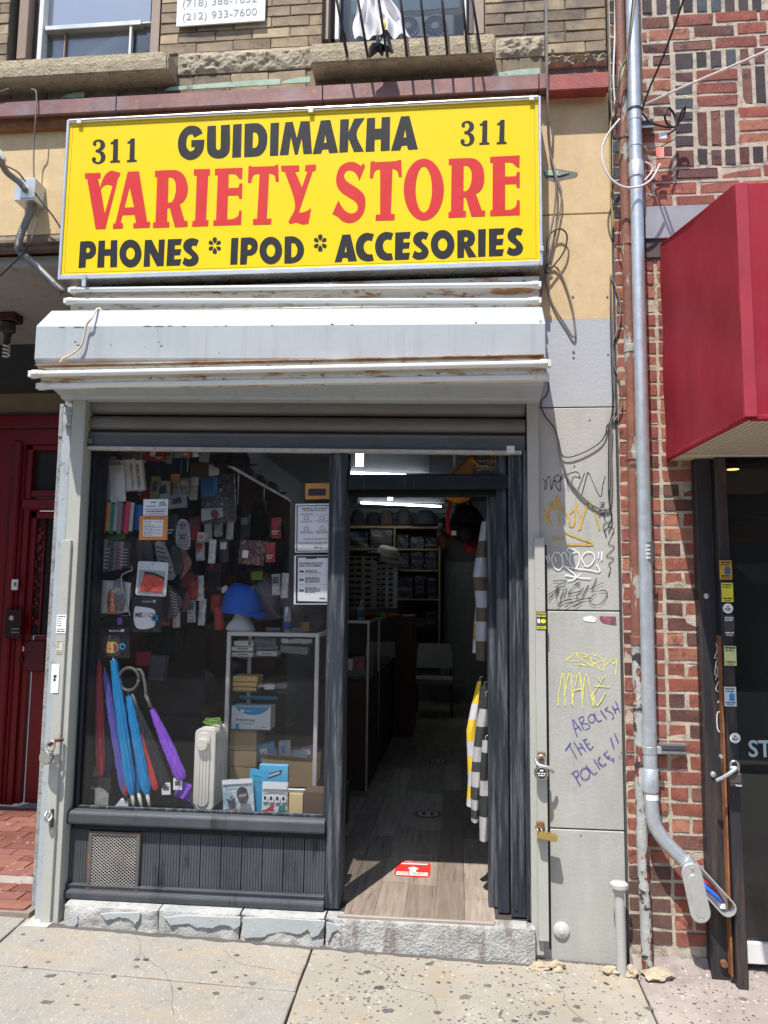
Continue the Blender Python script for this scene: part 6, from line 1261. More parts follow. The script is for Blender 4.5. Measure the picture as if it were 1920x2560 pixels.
cfl('lit bulb with four tubes in the open doorway', 975, 1240, 5.2, .030, .045); cfl('lit bulb with four tubes in the transom pane', 899, 1150, 3.0, .034, .055)

# ---- back wall: shelves with hats and folded clothes
def wbx(par, name, a, b, c, d, Y, dp, m, bev=.004):
    r = rect(a, b, c, d, Y); return MB().box(r[0], r[1], Y, Y+dp, r[2], r[3]).build(name, m, par, bevel=bev)
M_shelfw = mat('shelf_wood', (.30, .19, .09), .5, var=.2, vs=8, st=(.4, .4, 4)); M_white_slat = mat('slatwall_grey', (.30, .29, .28), .6)
YS = 6.6
bs_ = thing('shelving', 'wooden shelves of folded clothes and hats at the back of the shop', 'shelves', tuple(at(980, 1600, YS)))
for (a, b, c, d) in ((870, 1314, 1097, 1321), (870, 1371, 1099, 1376), (1000, 1424, 1100, 1429), (990, 1497, 1100, 1501)): wbx(bs_, 'shelf', a, b, c, d, YS, .4, M_shelfw)
for a, b, c, d in ((984, 1321, 988, 1372), (1096, 1365, 1101, 1620)): wbx(bs_, 'upright', a, b, c, d, YS, .4, M_shelfw)
for k in range(7): wbx(bs_, 'back_panel', 860, 1225+k*15, 1140, 1238+k*15, YS+.5, .03, M_white_slat, .003)
wbx(bs_, 'back_panel', 860, 1330, 1110, 1640, YS+.55, .03, M_slatw)
M_hats = [mat('hat_%d' % i, c, .9, var=.15, bump=.4, bs=200) for i, c in enumerate(((.03, .03, .035), (.02, .02, .022), (.09, .06, .045), (.055, .05, .048), (.035, .035, .04)))]
def hat(label, px, py, w, h, Y, m, brim=1.35, group='hats on the back shelf'):
    c = at(px, py, Y); W = at(px+w/2, py, Y).x-c.x; H_ = at(px, py-h, Y).z-c.z
    t = thing('hat', label, 'hat', tuple(c), group)
    MB().lathe([(W*.92, .01), (W*.95, H_*.3), (W*.85, H_*.7), (W*.5, H_*.95), (.0, H_)], c, (0, 0, 1), 18).build('crown', m, t, smooth=40)
    MB().lathe([(W*.9, .012), (W*brim, .0), (W*brim, -.006), (.0, -.006)], c, (0, 0, 1), 20).build('brim', m, t, smooth=30)
    return t
for i, (px, w, h, l) in enumerate(((893, 34, 40, 'black hat leftmost on the top back shelf'), (932, 36, 34, 'small black hat second on the top back shelf'), (966, 36, 38, 'brown hat third on the top back shelf'), (1010, 40, 42, 'tall grey hat fourth on the top back shelf'), (1063, 62, 38, 'wide dark cap rightmost on the top back shelf'))): hat(l, px, 1313, w, h, YS+.12, M_hats[i])
M_fold = [mat('fold_%d' % i, c, .35, var=.5, vs=40, bump=.5, bs=60, bd=.01) for i, c in enumerate(((.03, .035, .05), (.05, .05, .055), (.09, .06, .07), (.12, .11, .10), (.04, .03, .03), (.02, .02, .025), (.07, .075, .09)))]
random.seed(77); nst = 0
for (a, b, c, d, n) in ((868, 1330, 922, 1370, 6), (924, 1324, 982, 1370, 7), (990, 1337, 1022, 1370, 6), (1024, 1343, 1060, 1370, 5), (1062, 1345, 1094, 1370, 5), (988, 1384, 1024, 1423, 7), (1026, 1380, 1060, 1423, 8), (1061, 1377, 1094, 1423, 9), (992, 1442, 1034, 1496, 8), (1036, 1440, 1064, 1496, 9), (1066, 1445, 1094, 1496, 7), (1030, 1548, 1062, 1570, 4), (1062, 1530, 1095, 1570, 8)):
    r = rect(a, b, c, d, YS+.03); hh = (r[3]-r[2])/n; row = {1370: 'upper', 1423: 'middle', 1496: 'lower', 1570: 'bottom'}[d]
    t = thing('clothes_stack', 'stack of folded clothes in plastic, %s back shelf, %s' % (row, {868: 'far left', 924: 'second from left', 990: 'third from left', 1024: 'fourth from left', 1062: 'right end' if d == 1370 else 'right of two', 988: 'left of three', 1026: 'middle of three', 1061: 'right of three', 992: 'left end', 1036: 'between two others', 1066: 'right end of it', 1030: 'left of two'}[a]), 'clothes', ((r[0]+r[1])/2, YS+.1, r[2]), 'stacks of folded clothes on the back shelves')
    for k in range(n):
        x0, x1 = r[0]+random.uniform(0, .02), r[1]-random.uniform(0, .02); z = r[2]+k*hh
        MB().sheet(lambda u, v: Vector((x0+(x1-x0)*u, YS+.03+.012*sin(u*7+k)+.006*random.random(), z+hh*(.04+.9*v)+.006*sin(u*pi)*v)), 6, 2, thick=(0, .22, 0)).build('garment', random.choice(M_fold), t)
# ---- eyewear racks, sun hat, counter
def rack(label, a, b, c, d, Y, n):
    r = rect(a, b, c, d, Y); t = thing('eyewear_rack', label, 'eyewear rack', ((r[0]+r[1])/2, Y, r[2]), 'revolving eyewear racks')
    xm = (r[0]+r[1])/2; W = r[1]-r[0]
    MB().hexa([(r[0], Y+.04, r[2]), (xm, Y, r[2]), (r[1], Y+.06, r[2]), (xm, Y+.16, r[2]), (r[0], Y+.04, r[3]), (xm, Y, r[3]), (r[1], Y+.06, r[3]), (xm, Y+.16, r[3])]).build('panel', mat('rack_white', (.6, .6, .6), .5), t)
    MB().lathe([(W*.62, 0), (W*.62, .03), (.0, .03)], (xm, Y+.08, r[3]), (0, 0, 1), 20).build('top', M_ink, t)
    for k in range(n):
        z = r[2]+(r[3]-r[2])*(k+.5)/n
        for x, yy in ((r[0]+W*.15, .025), (r[0]+W*.40, .0), (r[0]+W*.72, .02)):
            MB().obox((x, Y+yy-.012, z), (1, 0, 0), (0, 1, 0), (0, 0, 1), W*.10, .012, (r[3]-r[2])/n*.18).build('glasses', M_ink, t, bevel=.004)
rack('revolving white rack of dark glasses nearest the window', 868, 1390, 940, 1522, 3.4, 9); rack('second white rack of dark glasses behind the first', 936, 1402, 992, 1520, 4.0, 9)
sh_ = thing('sun_hat', 'cream sun hat with a wide dark underbrim on the eyewear rack', 'hat', tuple(at(962, 1395, 3.6)))
c = at(968, 1388, 3.6); MB().lathe([(.105, 0), (.10, .05), (.085, .075), (.0, .08)], c, (.25, -.25, 1), 22).build('crown', mat('hat_cream', (.62, .58, .47), .8), sh_, smooth=40)
MB().lathe([(.1, .0), (.20, -.025), (.205, -.035), (.1, -.012)], c, (.25, -.25, 1), 26).build('brim', mat('hat_dark', (.07, .065, .06), .8), sh_, smooth=40)
ct = thing('glass_counter', 'glass shop counter with pale metal edges just inside the door', 'counter', tuple(at(880, 1900, 2.2)))
r = rect(700, 1552, 918, 1900, 2.2)
cz = at(900, 1552, 2.2).z; cx0, cx1 = -1.1, at(922, 1600, 2.2).x
MB().box(cx0, cx1, 2.2, 4.6, FZ, cz-.45).build('base', mat('counter_wood', (.07, .03, .018), .5, var=.2), ct)
MB().box(cx0, cx1, 2.2, 4.6, cz-.012, cz).build('glass_top', M_clear, ct); MB().box(cx1-.006, cx1, 2.2, 4.6, cz-.44, cz-.013).build('side_glass', M_clear, ct); MB().box(cx0, cx1-.007, 2.2, 2.206, cz-.44, cz-.013).build('front_glass', M_clear, ct)
for x, y in ((cx1-.012, 2.2), (cx1-.012, 3.0)): MB().box(x, x+.014, y-.002, y+.012, FZ, cz).build('edge', M_alu, ct)
MB().box(cx0, cx1+.001, 2.196, 2.21, cz-.018, cz+.002).build('edge', M_alu, ct); MB().box(cx1-.012, cx1+.003, 2.211, 4.6, cz-.018, cz+.002).build('edge', M_alu, ct)
MB().box(cx1+.02, cx1+.20, 4.4, 5.2, FZ, at(980, 1540, 4.4).z).build('end_cabinet', mat('cabinet_brown', (.10, .05, .03), .5), ct, bevel=.004)
random.seed(9)
for k in range(9):
    z = FZ+.55+(k//3)*.16; x = cx1-.16+(k % 3)*.045-.02
    MB().box(x, x+.05, 2.28+.05*(k % 2), 2.36, z, z+random.uniform(.04, .1)).build('boxed_goods', random.choice([mat('goods_blue', (.10, .25, .42), .5), M_paper, mat('goods_grey', (.2, .2, .22), .5), mat('goods_pink', (.45, .12, .14), .5)]), label=['slim box in the counter glass, lowest row, left', 'slim box in the counter glass, lowest row, middle', 'slim box in the counter glass, lowest row, right', 'slim box in the counter glass, centre row, left', 'slim box in the counter glass, centre row, middle', 'slim box in the counter glass, centre row, right', 'slim box in the counter glass, top row, left', 'slim box in the counter glass, top row, middle', 'slim box in the counter glass, top row, right'][k], cat='box', group='boxes in the glass counter', bevel=.002)
c = at(893, 1556, 2.15); bt = thing('sanitizer_bottle', 'clear pump bottle with blue label on the glass counter', 'bottle', (c.x, 2.35, cz))
bz = cz+.002; MB().lathe([(.030, 0), (.032, .01), (.032, .09), (.024, .105), (.013, .112), (.0, .112)], (c.x, 2.35, bz), (0, 0, 1), 18).build('bottle', mat('clear_plastic', (.55, .60, .62), .2, var=.05), bt, smooth=40)
MB().lathe([(.0325, .02), (.0328, .021), (.0328, .075), (.0325, .076)], (c.x, 2.35, bz), (0, 0, 1), 18).build('label', mat('goods_blue'), bt, smooth=40); MB().tube([(c.x, 2.35, bz+.11), (c.x, 2.35, bz+.15), (c.x+.028, 2.34, bz+.148)], .006, 8).build('pump', M_paper, bt, smooth=True)
for px, lab, colr in ((925, 'orange gloves heaped on the counter', (.45, .12, .03)), (950, 'bright green gloves heaped on the counter', (.18, .50, .06)), (975, 'red gloves heaped on the counter end', (.45, .06, .04))):
    c = at(px, 1545, 3.4); MB().blob((c.x, 3.4, cz+.012), (.11, .10, .025), px, .3, 2).build('glove_heap', mat('gloves_%d' % px, colr, .7), smooth=True, label=lab, cat='gloves')
def chair(label, px, py, w, Y):
    c = atz(px, py, FZ); t = thing('chair', label, 'chair', (at(px, 1650, Y).x, Y, FZ), 'chairs at the back of the shop'); x = at(px, 1650, Y).x
    m1 = mat('chair_fabric', (.36, .35, .31), .9, var=.1); m2 = mat('chair_metal', (.03, .03, .03), .5)
    MB().sheet(lambda u, v: Vector((x+(u-.5)*.44*(1-.25*max(0, v-.6)), Y+.18+.04*v-.05*cos((u-.5)*2.4), FZ+.55+.30*v)), 10, 8, thick=(0, .03, 0)).build('backrest', m1, t, smooth=40)
    MB().sheet(lambda u, v: Vector((x+(u-.5)*.46, Y-.26+.44*v, FZ+.45+.02*sin(pi*u)*sin(pi*v))), 8, 8, thick=(0, 0, -.05)).build('seat', m1, t, smooth=40)
    for sx_ in (-1, 1):
        for sy_ in (-.24, .2): MB().tube([(x+sx_*.22, Y+sy_, FZ), (x+sx_*.21, Y+sy_*.9, FZ+.43)], .011, 8).build('leg', m2, t, smooth=True)
        MB().tube([(x+sx_*.20, Y+.18, FZ+.43), (x+sx_*.20, Y+.2, FZ+.6)], .011, 8).build('back_post', m2, t, smooth=True)
chair('grey upholstered chair standing at the back of the shop', 1085, 1760, 80, 6.0); chair('grey chair half hidden behind the counter', 952, 1740, 60, 6.2)
bd = thing('back_door', 'grey panelled door in the back right corner of the shop', 'door', tuple(at(1150, 1720, 7.2)))
wbx(bd, 'frame', 1100, 1398, 1114, 1760, 7.15, .08, M_iwall); wbx(bd, 'leaf', 1115, 1405, 1260, 1760, 7.2, .05, mat('door_grey', (.30, .29, .28), .6))
for q in ((1136, 1432, 1162, 1575), (1170, 1432, 1230, 1575), (1136, 1610, 1162, 1720)): wbx(bd, 'panel', *q, 7.185, .012, mat('door_grey'), .008)
# ---- bags by the door
def bag(label, px, py, rx, rz, Y, m, seed=1):
    c = at(px, py, Y); k = at(px+1, py, Y).x-c.x; t = thing('backpack', label, 'backpack', (c.x, Y, c.z-rz*k), 'bags hanging by the door')
    MB().blob((c.x, Y, c.z), (rx*k, .12, rz*k), seed, .12, 1.5, 3).build('body', m, t, smooth=True); MB().blob((c.x-.01, Y-.10, c.z-rz*k*.35), (rx*k*.7, .06, rz*k*.45), seed+3, .1, 1.5, 2).build('pocket', m, t, smooth=True)
    MB().tube(curve([(c.x-.03, Y, c.z+rz*k*.9), (c.x, Y-.02, c.z+rz*k*1.15), (c.x+.03, Y, c.z+rz*k*.9)], 5), .008, 8).build('handle', M_ink, t, smooth=True); return t, c, k
bag('brown leather backpack hanging behind the door frame', 1112, 1335, 20, 34, 1.6, mat('bag_brown', (.12, .065, .025), .6, var=.2))
t, c, k = bag('large black backpack with a red strap near the door top', 1168, 1312, 40, 55, 1.3, mat('bag_black', (.012, .012, .013), .7), 5)
MB().tube(curve([(c.x-.11, 1.14, c.z+.12), (c.x-.125, 1.12, c.z+.02), (c.x-.115, 1.13, c.z-.07)], 5), .013, 8).build('strap', mat('strap_red', (.60, .03, .05), .6), t, smooth=True); MB().box(c.x-.10, c.x-.07, 1.10, 1.102, c.z-.085, c.z-.055).build('price_tag', M_paper, t)
bag('dark red bag hanging low beside the sweaters', 1180, 1368, 22, 16, 1.0, mat('bag_red', (.28, .02, .03), .6), 8)
c = at(1148, 1236, .9); yb_ = thing('yellow_bag', 'orange yellow bag hanging at the top of the doorway', 'bag', tuple(c))
k = at(1149, 1236, .9).x-c.x; MB().blob((c.x, .9, c.z+.01), (38*k, .10, 24*k), 11, .12, 1.4, 3).build('body', mat('bag_yellow', (.62, .27, .015), .6, var=.1), yb_, smooth=True); MB().tube([(c.x-.05, .88, c.z+.06), (c.x+.14, .88, c.z+.055)], .006, 8).build('rod', M_galv, yb_, smooth=True)
c = at(1190, 1165, .7); wb = thing('straw_bag', 'brown woven bag with frayed straps seen through the transom', 'bag', tuple(c))
MB().prism([at(x, y, .7) for x, y in ((1118, 1192), (1160, 1152), (1178, 1134), (1192, 1134), (1188, 1192))], (0, .12, 0)).build('body', mat('bag_tan', (.33, .15, .03), .6, var=.2), wb, bevel=.02)
MB().tube(curve([at(x, y, .66) for x, y in ((1180, 1148), (1200, 1162), (1220, 1160), (1232, 1145), (1228, 1136))], 5), .012, 8).build('strap', mat('bag_yellow'), wb, smooth=True)
random.seed(5)
for i in range(9): P = at(1188+i*5, 1152+random.uniform(0, 25), .64); MB().tube(curve([P, P+Vector((.03, -.005, .012*random.uniform(-1, 1))), P+Vector((.06, 0, random.uniform(-.03, .01)))], 4), .0035, 6).build('frayed_strip', mat('straw', (.62, .52, .36), .8), wb, smooth=True)
for px in (1136, 1252): wq_ = rect(px-5, 1128, px+5, 1172, .5); MB().prism([(wq_[0], .5, wq_[3]), (wq_[1], .5, wq_[3]), (wq_[1]-.006, .5, wq_[2]+.02), ((wq_[0]+wq_[1])/2, .5, wq_[2]), (wq_[0]+.004, .5, wq_[2]+.02)], (0, .012, 0)).build('shelf_bracket', mat('bracket_pale', (.36, .40, .38), .5), label='pale shelf bracket in the transom, %s one' % ('left' if px < 1200 else 'right'), cat='bracket', group='shelf brackets in the transom')
# ---- striped sweaters on hangers
def sweater(label, outline_l, outline_r, y0, y1, Y, stripes, mats_, thick=.05):
    """hanging garment: left and right edge columns from top to bottom; stripes = (fraction, material index)"""
    top = at(outline_l[0], y0, Y); t = thing('sweater', label, 'sweater', (top.x, Y, at(outline_l[-1], y1, Y).z), 'striped sweaters hanging inside the door')
    n = len(outline_l)-1
    def ed(L, v):
        f = v*n; i = min(int(f), n-1); return L[i]+(L[i+1]-L[i])*(f-i)
    def fn(u, v, a, b):
        w = a+(b-a)*v; py = y0+(y1-y0)*w
        L = at(ed(outline_l, w), py, Y); Rr = at(ed(outline_r, w), py, Y)
        p = L*(1-u)+Rr*u; p.y += -thick*sin(pi*u)**.6*(.6+.4*w)+.004*sin(u*6+w*9); return p
    for (a, b), k in zip(zip(stripes[:-1], stripes[1:]), range(99)):
        MB().sheet(lambda u, v: fn(u, v, a[0], b[0]-.0005), 14, 4, thick=(0, .004, 0)).build('stripe', mats_[a[1]], t, smooth=45)
    c = (at(outline_l[0], y0, Y)+at(outline_r[0], y0, Y))/2
    MB().tube(curve([c+Vector((-.015, 0, -.02)), c+Vector((0, 0, .0)), c+Vector((.0, 0, .014)), c+Vector((.008, 0, .022)), c+Vector((.013, 0, .016))], 5), .0022, 6).build('hanger', M_galv, t, smooth=True)
cloth = lambda n, c: mat(n, c, .9, var=.10, vs=60, bump=.5, bs=300, bd=.002)
SG = [cloth('knit_olive', (.10, .075, .045)), cloth('knit_greyblue', (.36, .38, .42)), cloth('knit_white', (.52, .52, .54)), cloth('knit_gold', (.50, .26, .04)), cloth('knit_yellow', (.72, .48, .03)), cloth('knit_black', (.022, .022, .024)), cloth('knit_heather', (.36, .36, .355)), cloth('knit_dark', (.035, .035, .04))]
sweater('white and gold striped sweater hanging high beside the door post', [1196, 1190, 1184, 1181], [1212, 1210, 1207, 1204], 1450, 1632, .33, [(0, 2), (.14, 3), (.38, 2), (.60, 3), (.82, 2), (1, 2)], SG, .03)
sweater('grey and olive striped sweater hanging high beside the door post', [1204, 1192, 1182, 1190, 1188, 1190], [1222, 1224, 1226, 1226, 1226, 1226], 1305, 1650, .27, [(0, 1), (.14, 0), (.26, 1), (.40, 0), (.50, 1), (.62, 0), (.72, 1), (.86, 0), (1, 0)], SG, .05)
sweater('yellow and white striped sweater hanging low inside the door', [1194, 1178, 1166, 1168, 1170, 1166], [1206, 1208, 1200, 1196, 1194, 1192], 1702, 2014, .30, [(0, 4), (.18, 2), (.31, 4), (.48, 2), (.60, 4), (.73, 2), (.84, 4), (.94, 2), (1, 2)], SG, .03)
sweater('black and grey striped sweater at the front, hanging lowest inside the door', [1207, 1192, 1184, 1178, 1176, 1178], [1222, 1224, 1218, 1206, 1202, 1200], 1740, 2052, .22, [(0, 5), (.10, 6), (.24, 7), (.40, 6), (.52, 7), (.60, 6), (.72, 7), (.82, 6), (.90, 7), (.97, 6), (1, 6)], SG, .04)
sweater('black and grey striped sweater half hidden by the door post', [1206, 1200, 1198, 1199], [1222, 1224, 1224, 1222], 1850, 2100, .18, [(0, 6), (.12, 5), (.40, 6), (.55, 5), (.76, 6), (1, 6)], SG, .03)
sweater('black sweater on a wooden hanger just inside the door', [1200, 1194, 1192], [1222, 1224, 1224], 1715, 1830, .26, [(0, 5), (.3, 7), (1, 7)], SG, .04)
# ================================================================== window display
ZPL = .528                    # top of the display platform
MB().box(XJ-.05, XM0-.02, .054, .95, .3, ZPL).build('display_platform', mat('platform_dark', (.03, .03, .032), .6), sr)
slw = thing('slatwall', 'dark grooved slatwall panel at the left side of the display', 'slatwall', (-1.85, .4, .6))
for k in range(26):
    z = ZPL+.005+k*.074; MB().box(-1.952, -1.925, .13, 1.05, z, z+.066).build('slat', M_slatw, slw, bevel=.004)
# left wall shelving with caps on top
M_cubb = mat('cubby_board', (.16, .085, .035), .5, var=.2)
cb = thing('shelving', 'brown wooden cubby shelves along the left wall, seen behind the glass', 'shelves', (-1.7, 2.3, FZ))
for y in (1.14, 1.75, 2.5, 3.5): MB().box(-1.95, -1.6, y-.01, y+.01, FZ, 2.50).build('upright', M_slatw if y < 1.2 else M_cubb, cb)
for z in (2.50, 1.95, 1.40, .85): MB().box(-1.95, -1.595, 1.13, 3.51, z-.012, z+.012).build('shelf', M_cubb, cb)
MB().box(-1.952, -1.945, 1.14, 3.5, FZ, 2.5).build('back', M_slatw, cb)
capm = [mat('cap_%d' % i, c, .85) for i, c in enumerate(((.015, .02, .05), (.02, .02, .025), (.18, .03, .04), (.03, .06, .16), (.1, .02, .05)))]
def cap(label, c, r, m, rz=0.0, group='caps on the cubby shelves'):
    t = thing('cap', label, 'cap', tuple(c), group); c = Vector(c)
    MB().lathe([(r, 0), (r*1.02, r*.4), (r*.85, r*.85), (r*.4, r*1.12), (.0, r*1.15)], c, (0, 0, 1), 18).build('crown', m, t, smooth=40)
    d = Vector((cos(rz), sin(rz), 0)); s = Vector((-sin(rz), cos(rz), 0))
    MB().sheet(lambda u, v: c+d*(r*.75+r*.95*v*(1-(2*u-1)**2*.75))+s*(2*u-1)*r*.9+Vector((0, 0, .012*sin(pi*u)*v)), 10, 5, thick=(0, 0, .006)).build('visor', m, t, smooth=40)
    return t
for i, y in enumerate((1.3, 1.6, 1.95, 2.3, 2.7, 3.1)): cap('dark cap on top of the cubby shelves, %s' % ('nearest the glass', 'second from the glass', 'third from the glass', 'fourth from the glass', 'fifth from the glass', 'farthest from the glass')[i], (-1.72, y, 2.515), .1, capm[i % 5], .2)
random.seed(31)
for y0, y1 in ((1.16, 1.74), (1.76, 2.49), (2.51, 3.49)):
    for z in (1.965, 1.415, .865): MB().blob((-1.75, (y0+y1)/2, z+.13), (.11, (y1-y0)*.4, .13), int(y0*10+z*7), .25, 2, 2).build('merchandise', random.choice([M_fold[0], M_fold[1], M_fold[4], M_fold[5], capm[2]]), smooth=True, label='dark bundle of goods in the %s cubby, %s row' % ({1.16: 'nearest', 1.76: 'middle', 2.51: 'farthest'}[y0], {1.965: 'top', 1.415: 'second', .865: 'third'}[z]), cat='goods', group='goods in the cubbies')
# helper for flat goods: returns the object and a map from (0..1, 0..1) on its front to space
def flat(name, label, cat, a, b, c, d, Y, m, th=.010, rot=0.0, group=None, bulge=0.0, bev=.002, lean=0.0, parent=None, corner=0):
    r = rect(a, b, c, d, Y); cx, cz = (r[0]+r[1])/2, (r[2]+r[3])/2; w, h = r[1]-r[0], r[3]-r[2]; ca, sa = cos(radians(rot)), sin(radians(rot))
    def f(u, v, o=0.0):
        x, z = (u-.5)*w, (v-.5)*h; return Vector((cx+x*ca-z*sa, Y-o+lean*z-bulge*sin(pi*min(1, max(0, u)))*sin(pi*min(1, max(0, v))), cz+x*sa+z*ca))
    if bulge: mb = MB().sheet(lambda u, v: f(u, v)+Vector((0, .0012*sin(u*17+v*23), 0)), 10, 10, thick=(0, th, 0))
    elif corner: mb = MB().prism([f(u/w, v/h) for u, v in rrect(0, w, 0, h, corner)], (0, th, 0))
    else: mb = MB().prism([f(0, 0), f(1, 0), f(1, 1), f(0, 1)], (0, th, 0))
    o = mb.build(name, m, parent, bevel=0 if bulge else bev, smooth=40 if bulge else False, label=label if not parent else None, cat=cat if not parent else None, group=group if not parent else None)
    return o, f
def pr(o, f, poly, m, off=.0016, name='print'): return MB().fill([[f(u, v, off) for u, v in poly]]).build(name, m, o, fixn=False)
def box_(u0, v0, u1, v1): return [(u0, v0), (u1, v0), (u1, v1), (u0, v1)]
def prt(o, f, body, u0, u1, v, hv, m, off=.0022, bold=.0, vert=False):
    mb = MB(); a, b = f(u0, v, off), f(u1, v, off); up = f(u0, v+hv, off)-a
    if vert: a, b = f(v+hv, u0, off), f(v+hv, u1, off); up = f(v, u0, off)-a
    add_text(mb, body, a, b, up.length, up=tuple(up.normalized()), bold=bold); return mb.build('lettering', m, o, fixn=False)
def prl(o, f, rows_, m=M_ink, off=.0018, seed=0):
    random.seed(seed); mb = MB()
    for u0, u1, v, hv in rows_:
        u = u0
        while u < u1:
            w = min(random.uniform(.03, .11), u1-u); mb.add([f(u, v, off), f(u+w, v, off), f(u+w, v+hv, off), f(u, v+hv, off)], [(0, 1, 2, 3)]); u += w+.018
    return mb.build('small_print', m, o, fixn=False, kind='stuff')
def C(n, c=(.5, .5, .5), r=.55, **k): return mat(n, c, r, **k)
M_pkw = C('pack_white', (.74, .75, .76), .35, bump=.3, bs=40, bd=.006); M_pkk = C('pack_black', (.02, .02, .022), .3, bump=.5, bs=30, bd=.008); M_pkg = C('pack_grey', (.28, .29, .30), .35, bump=.4, bs=40, bd=.006); M_cear = M_clear
# --- posters and cards on the inside of the glass
po, f = flat('poster', 'white framed covid notice, upper of the two posters on the glass', 'poster', 738, 1259, 834, 1381, .054, M_paper, .0008, .8, 'notices on the window', bev=0)
M_pb = C('poster_ink', (.018, .02, .03), .6, var=0, bump=0); M_pg = C('poster_light', (.84, .85, .87), .6, var=0, bump=0)
pr(po, f, box_(.035, .02, .965, .965), M_pb, .0008); pr(po, f, box_(.065, .035, .935, .948), M_pg, .0014)
prt(po, f, 'PREVENT THE SPREAD', .17, .84, .885, .030, M_pb, bold=.03); prt(po, f, 'OF COVID-19 IN NYC!', .20, .81, .842, .030, M_pb, bold=.03); prt(po, f, 'TAKE THESE STEPS:', .14, .46, .778, .018, M_pb, bold=.03)
pr(po, f, box_(.14, .765, .86, .768), M_pb, .002)
for u, v in ((.29, .70), (.70, .70), (.29, .49), (.70, .49)):
    pr(po, f, [(u-.06, v-.03), (u+.06, v-.03), (u+.06, v+.02), (u, v+.055), (u-.06, v+.02)], M_pb, .002); pr(po, f, [(u-.045, v-.022), (u+.045, v-.022), (u+.045, v+.016), (u, v+.042), (u-.045, v+.016)], M_pg, .0026)
prl(po, f, [(.15, .45, .635, .010), (.17, .43, .612, .006), (.55, .86, .635, .010), (.58, .84, .612, .006), (.15, .45, .425, .010), (.13, .47, .405, .006), (.15, .44, .388, .006), (.55, .86, .425, .010), (.55, .87, .405, .006), (.55, .85, .388, .006), (.22, .88, .275, .008), (.22, .70, .258, .006), (.1, .88, .205, .006), (.1, .80, .19, .006), (.1, .84, .175, .006), (.1, .72, .145, .006)], M_pb, .002, 3)
prt(po, f, 'NYC', .50, .61, .085, .032, M_pb, bold=.06); prl(po, f, [(.64, .74, .1, .01), (.64, .74, .08, .01), (.80, .88, .09, .012)], M_pb, .002, 4)
po, f = flat('poster', 'white framed customer information notice, lower of the two posters on the glass', 'poster', 735, 1388, 830, 1511, .054, M_paper, .0008, .8, 'notices on the window', bev=0)
pr(po, f, [(.05, .02), (.96, .02), (.96, .985), (.05, .985)], M_pb, .0008); pr(po, f, [(.10, .07), (.90, .055), (.92, .94), (.60, .945), (.58, .925), (.32, .925), (.30, .95), (.10, .95)], M_pg, .0014)
prt(po, f, 'INFORMATION FOR', .13, .76, .815, .038, M_pb, bold=.03); prt(po, f, 'OUR CUSTOMERS', .13, .71, .765, .038, M_pb, bold=.03)
for v in (.67, .50, .28):
    pr(po, f, [(.13, v-.02), (.17, v+.03), (.20, v), (.235, v+.03), (.275, v-.02)], M_pb, .002)
prl(po, f, [(.30, .62, .685, .013), (.30, .58, .66, .013), (.30, .70, .635, .013), (.30, .66, .54, .013), (.30, .70, .515, .013), (.30, .68, .49, .013), (.30, .69, .465, .013), (.30, .66, .44, .013), (.30, .60, .33, .013), (.30, .70, .305, .013), (.30, .69, .28, .013), (.30, .68, .255, .013), (.30, .55, .23, .013)], M_pb, .002, 6)
pr(po, f, box_(.13, .595, .86, .598), M_pb, .002); pr(po, f, box_(.13, .395, .86, .398), M_pb, .002); prt(po, f, 'NYC', .68, .83, .10, .036, M_pb, bold=.06)
fo, f = flat('frame_sticker', 'orange torn frame sticker on the glass above the posters', 'sticker', 763, 1208, 824, 1248, .054, C('sticker_orange', (.70, .30, .05), .5, layers=[((.35, .33, .24), 22, .58, .03, (1, 1, 2))]), .0008, 1)
pr(fo, f, box_(.13, .22, .85, .66), C('sticker_window', (.03, .03, .03), .3), .0012)
co, f = flat('business_card', 'white printed card taped to the glass above an orange hours card', 'card', 358, 1248, 420, 1289, .054, C('card_bluewhite', (.80, .84, .90), .5), .001, 0)
prl(co, f, [(.3, .55, .78, .07), (.12, .5, .55, .05), (.08, .92, .36, .035), (.14, .9, .22, .06)], M_pb, .0018, 8); pr(co, f, [(.62, .55), (.95, .6), (.85, .9), (.66, .85)], C('card_grey', (.35, .38, .42), .6), .0016); pr(co, f, box_(.1, .08, .9, .13), C('card_pink', (.60, .35, .48), .6), .0016)
co, f = flat('hours_card', 'orange card with a white timetable taped to the glass', 'card', 348, 1290, 419, 1350, .054, C('card_orange', (.80, .28, .05), .5), .001, 0)
pr(co, f, box_(.13, .14, .84, .84), M_pg, .0014); prl(co, f, [(.16, .45, .76, .02), (.6, .8, .76, .02), (.16, .40, .66, .02), (.16, .5, .58, .02), (.16, .80, .53, .018), (.16, .48, .45, .02), (.16, .80, .40, .018), (.16, .48, .32, .02), (.16, .80, .27, .018), (.16, .48, .19, .02), (.18, .4, .90, .03), (.7, .88, .90, .03)], M_pb, .002, 11)
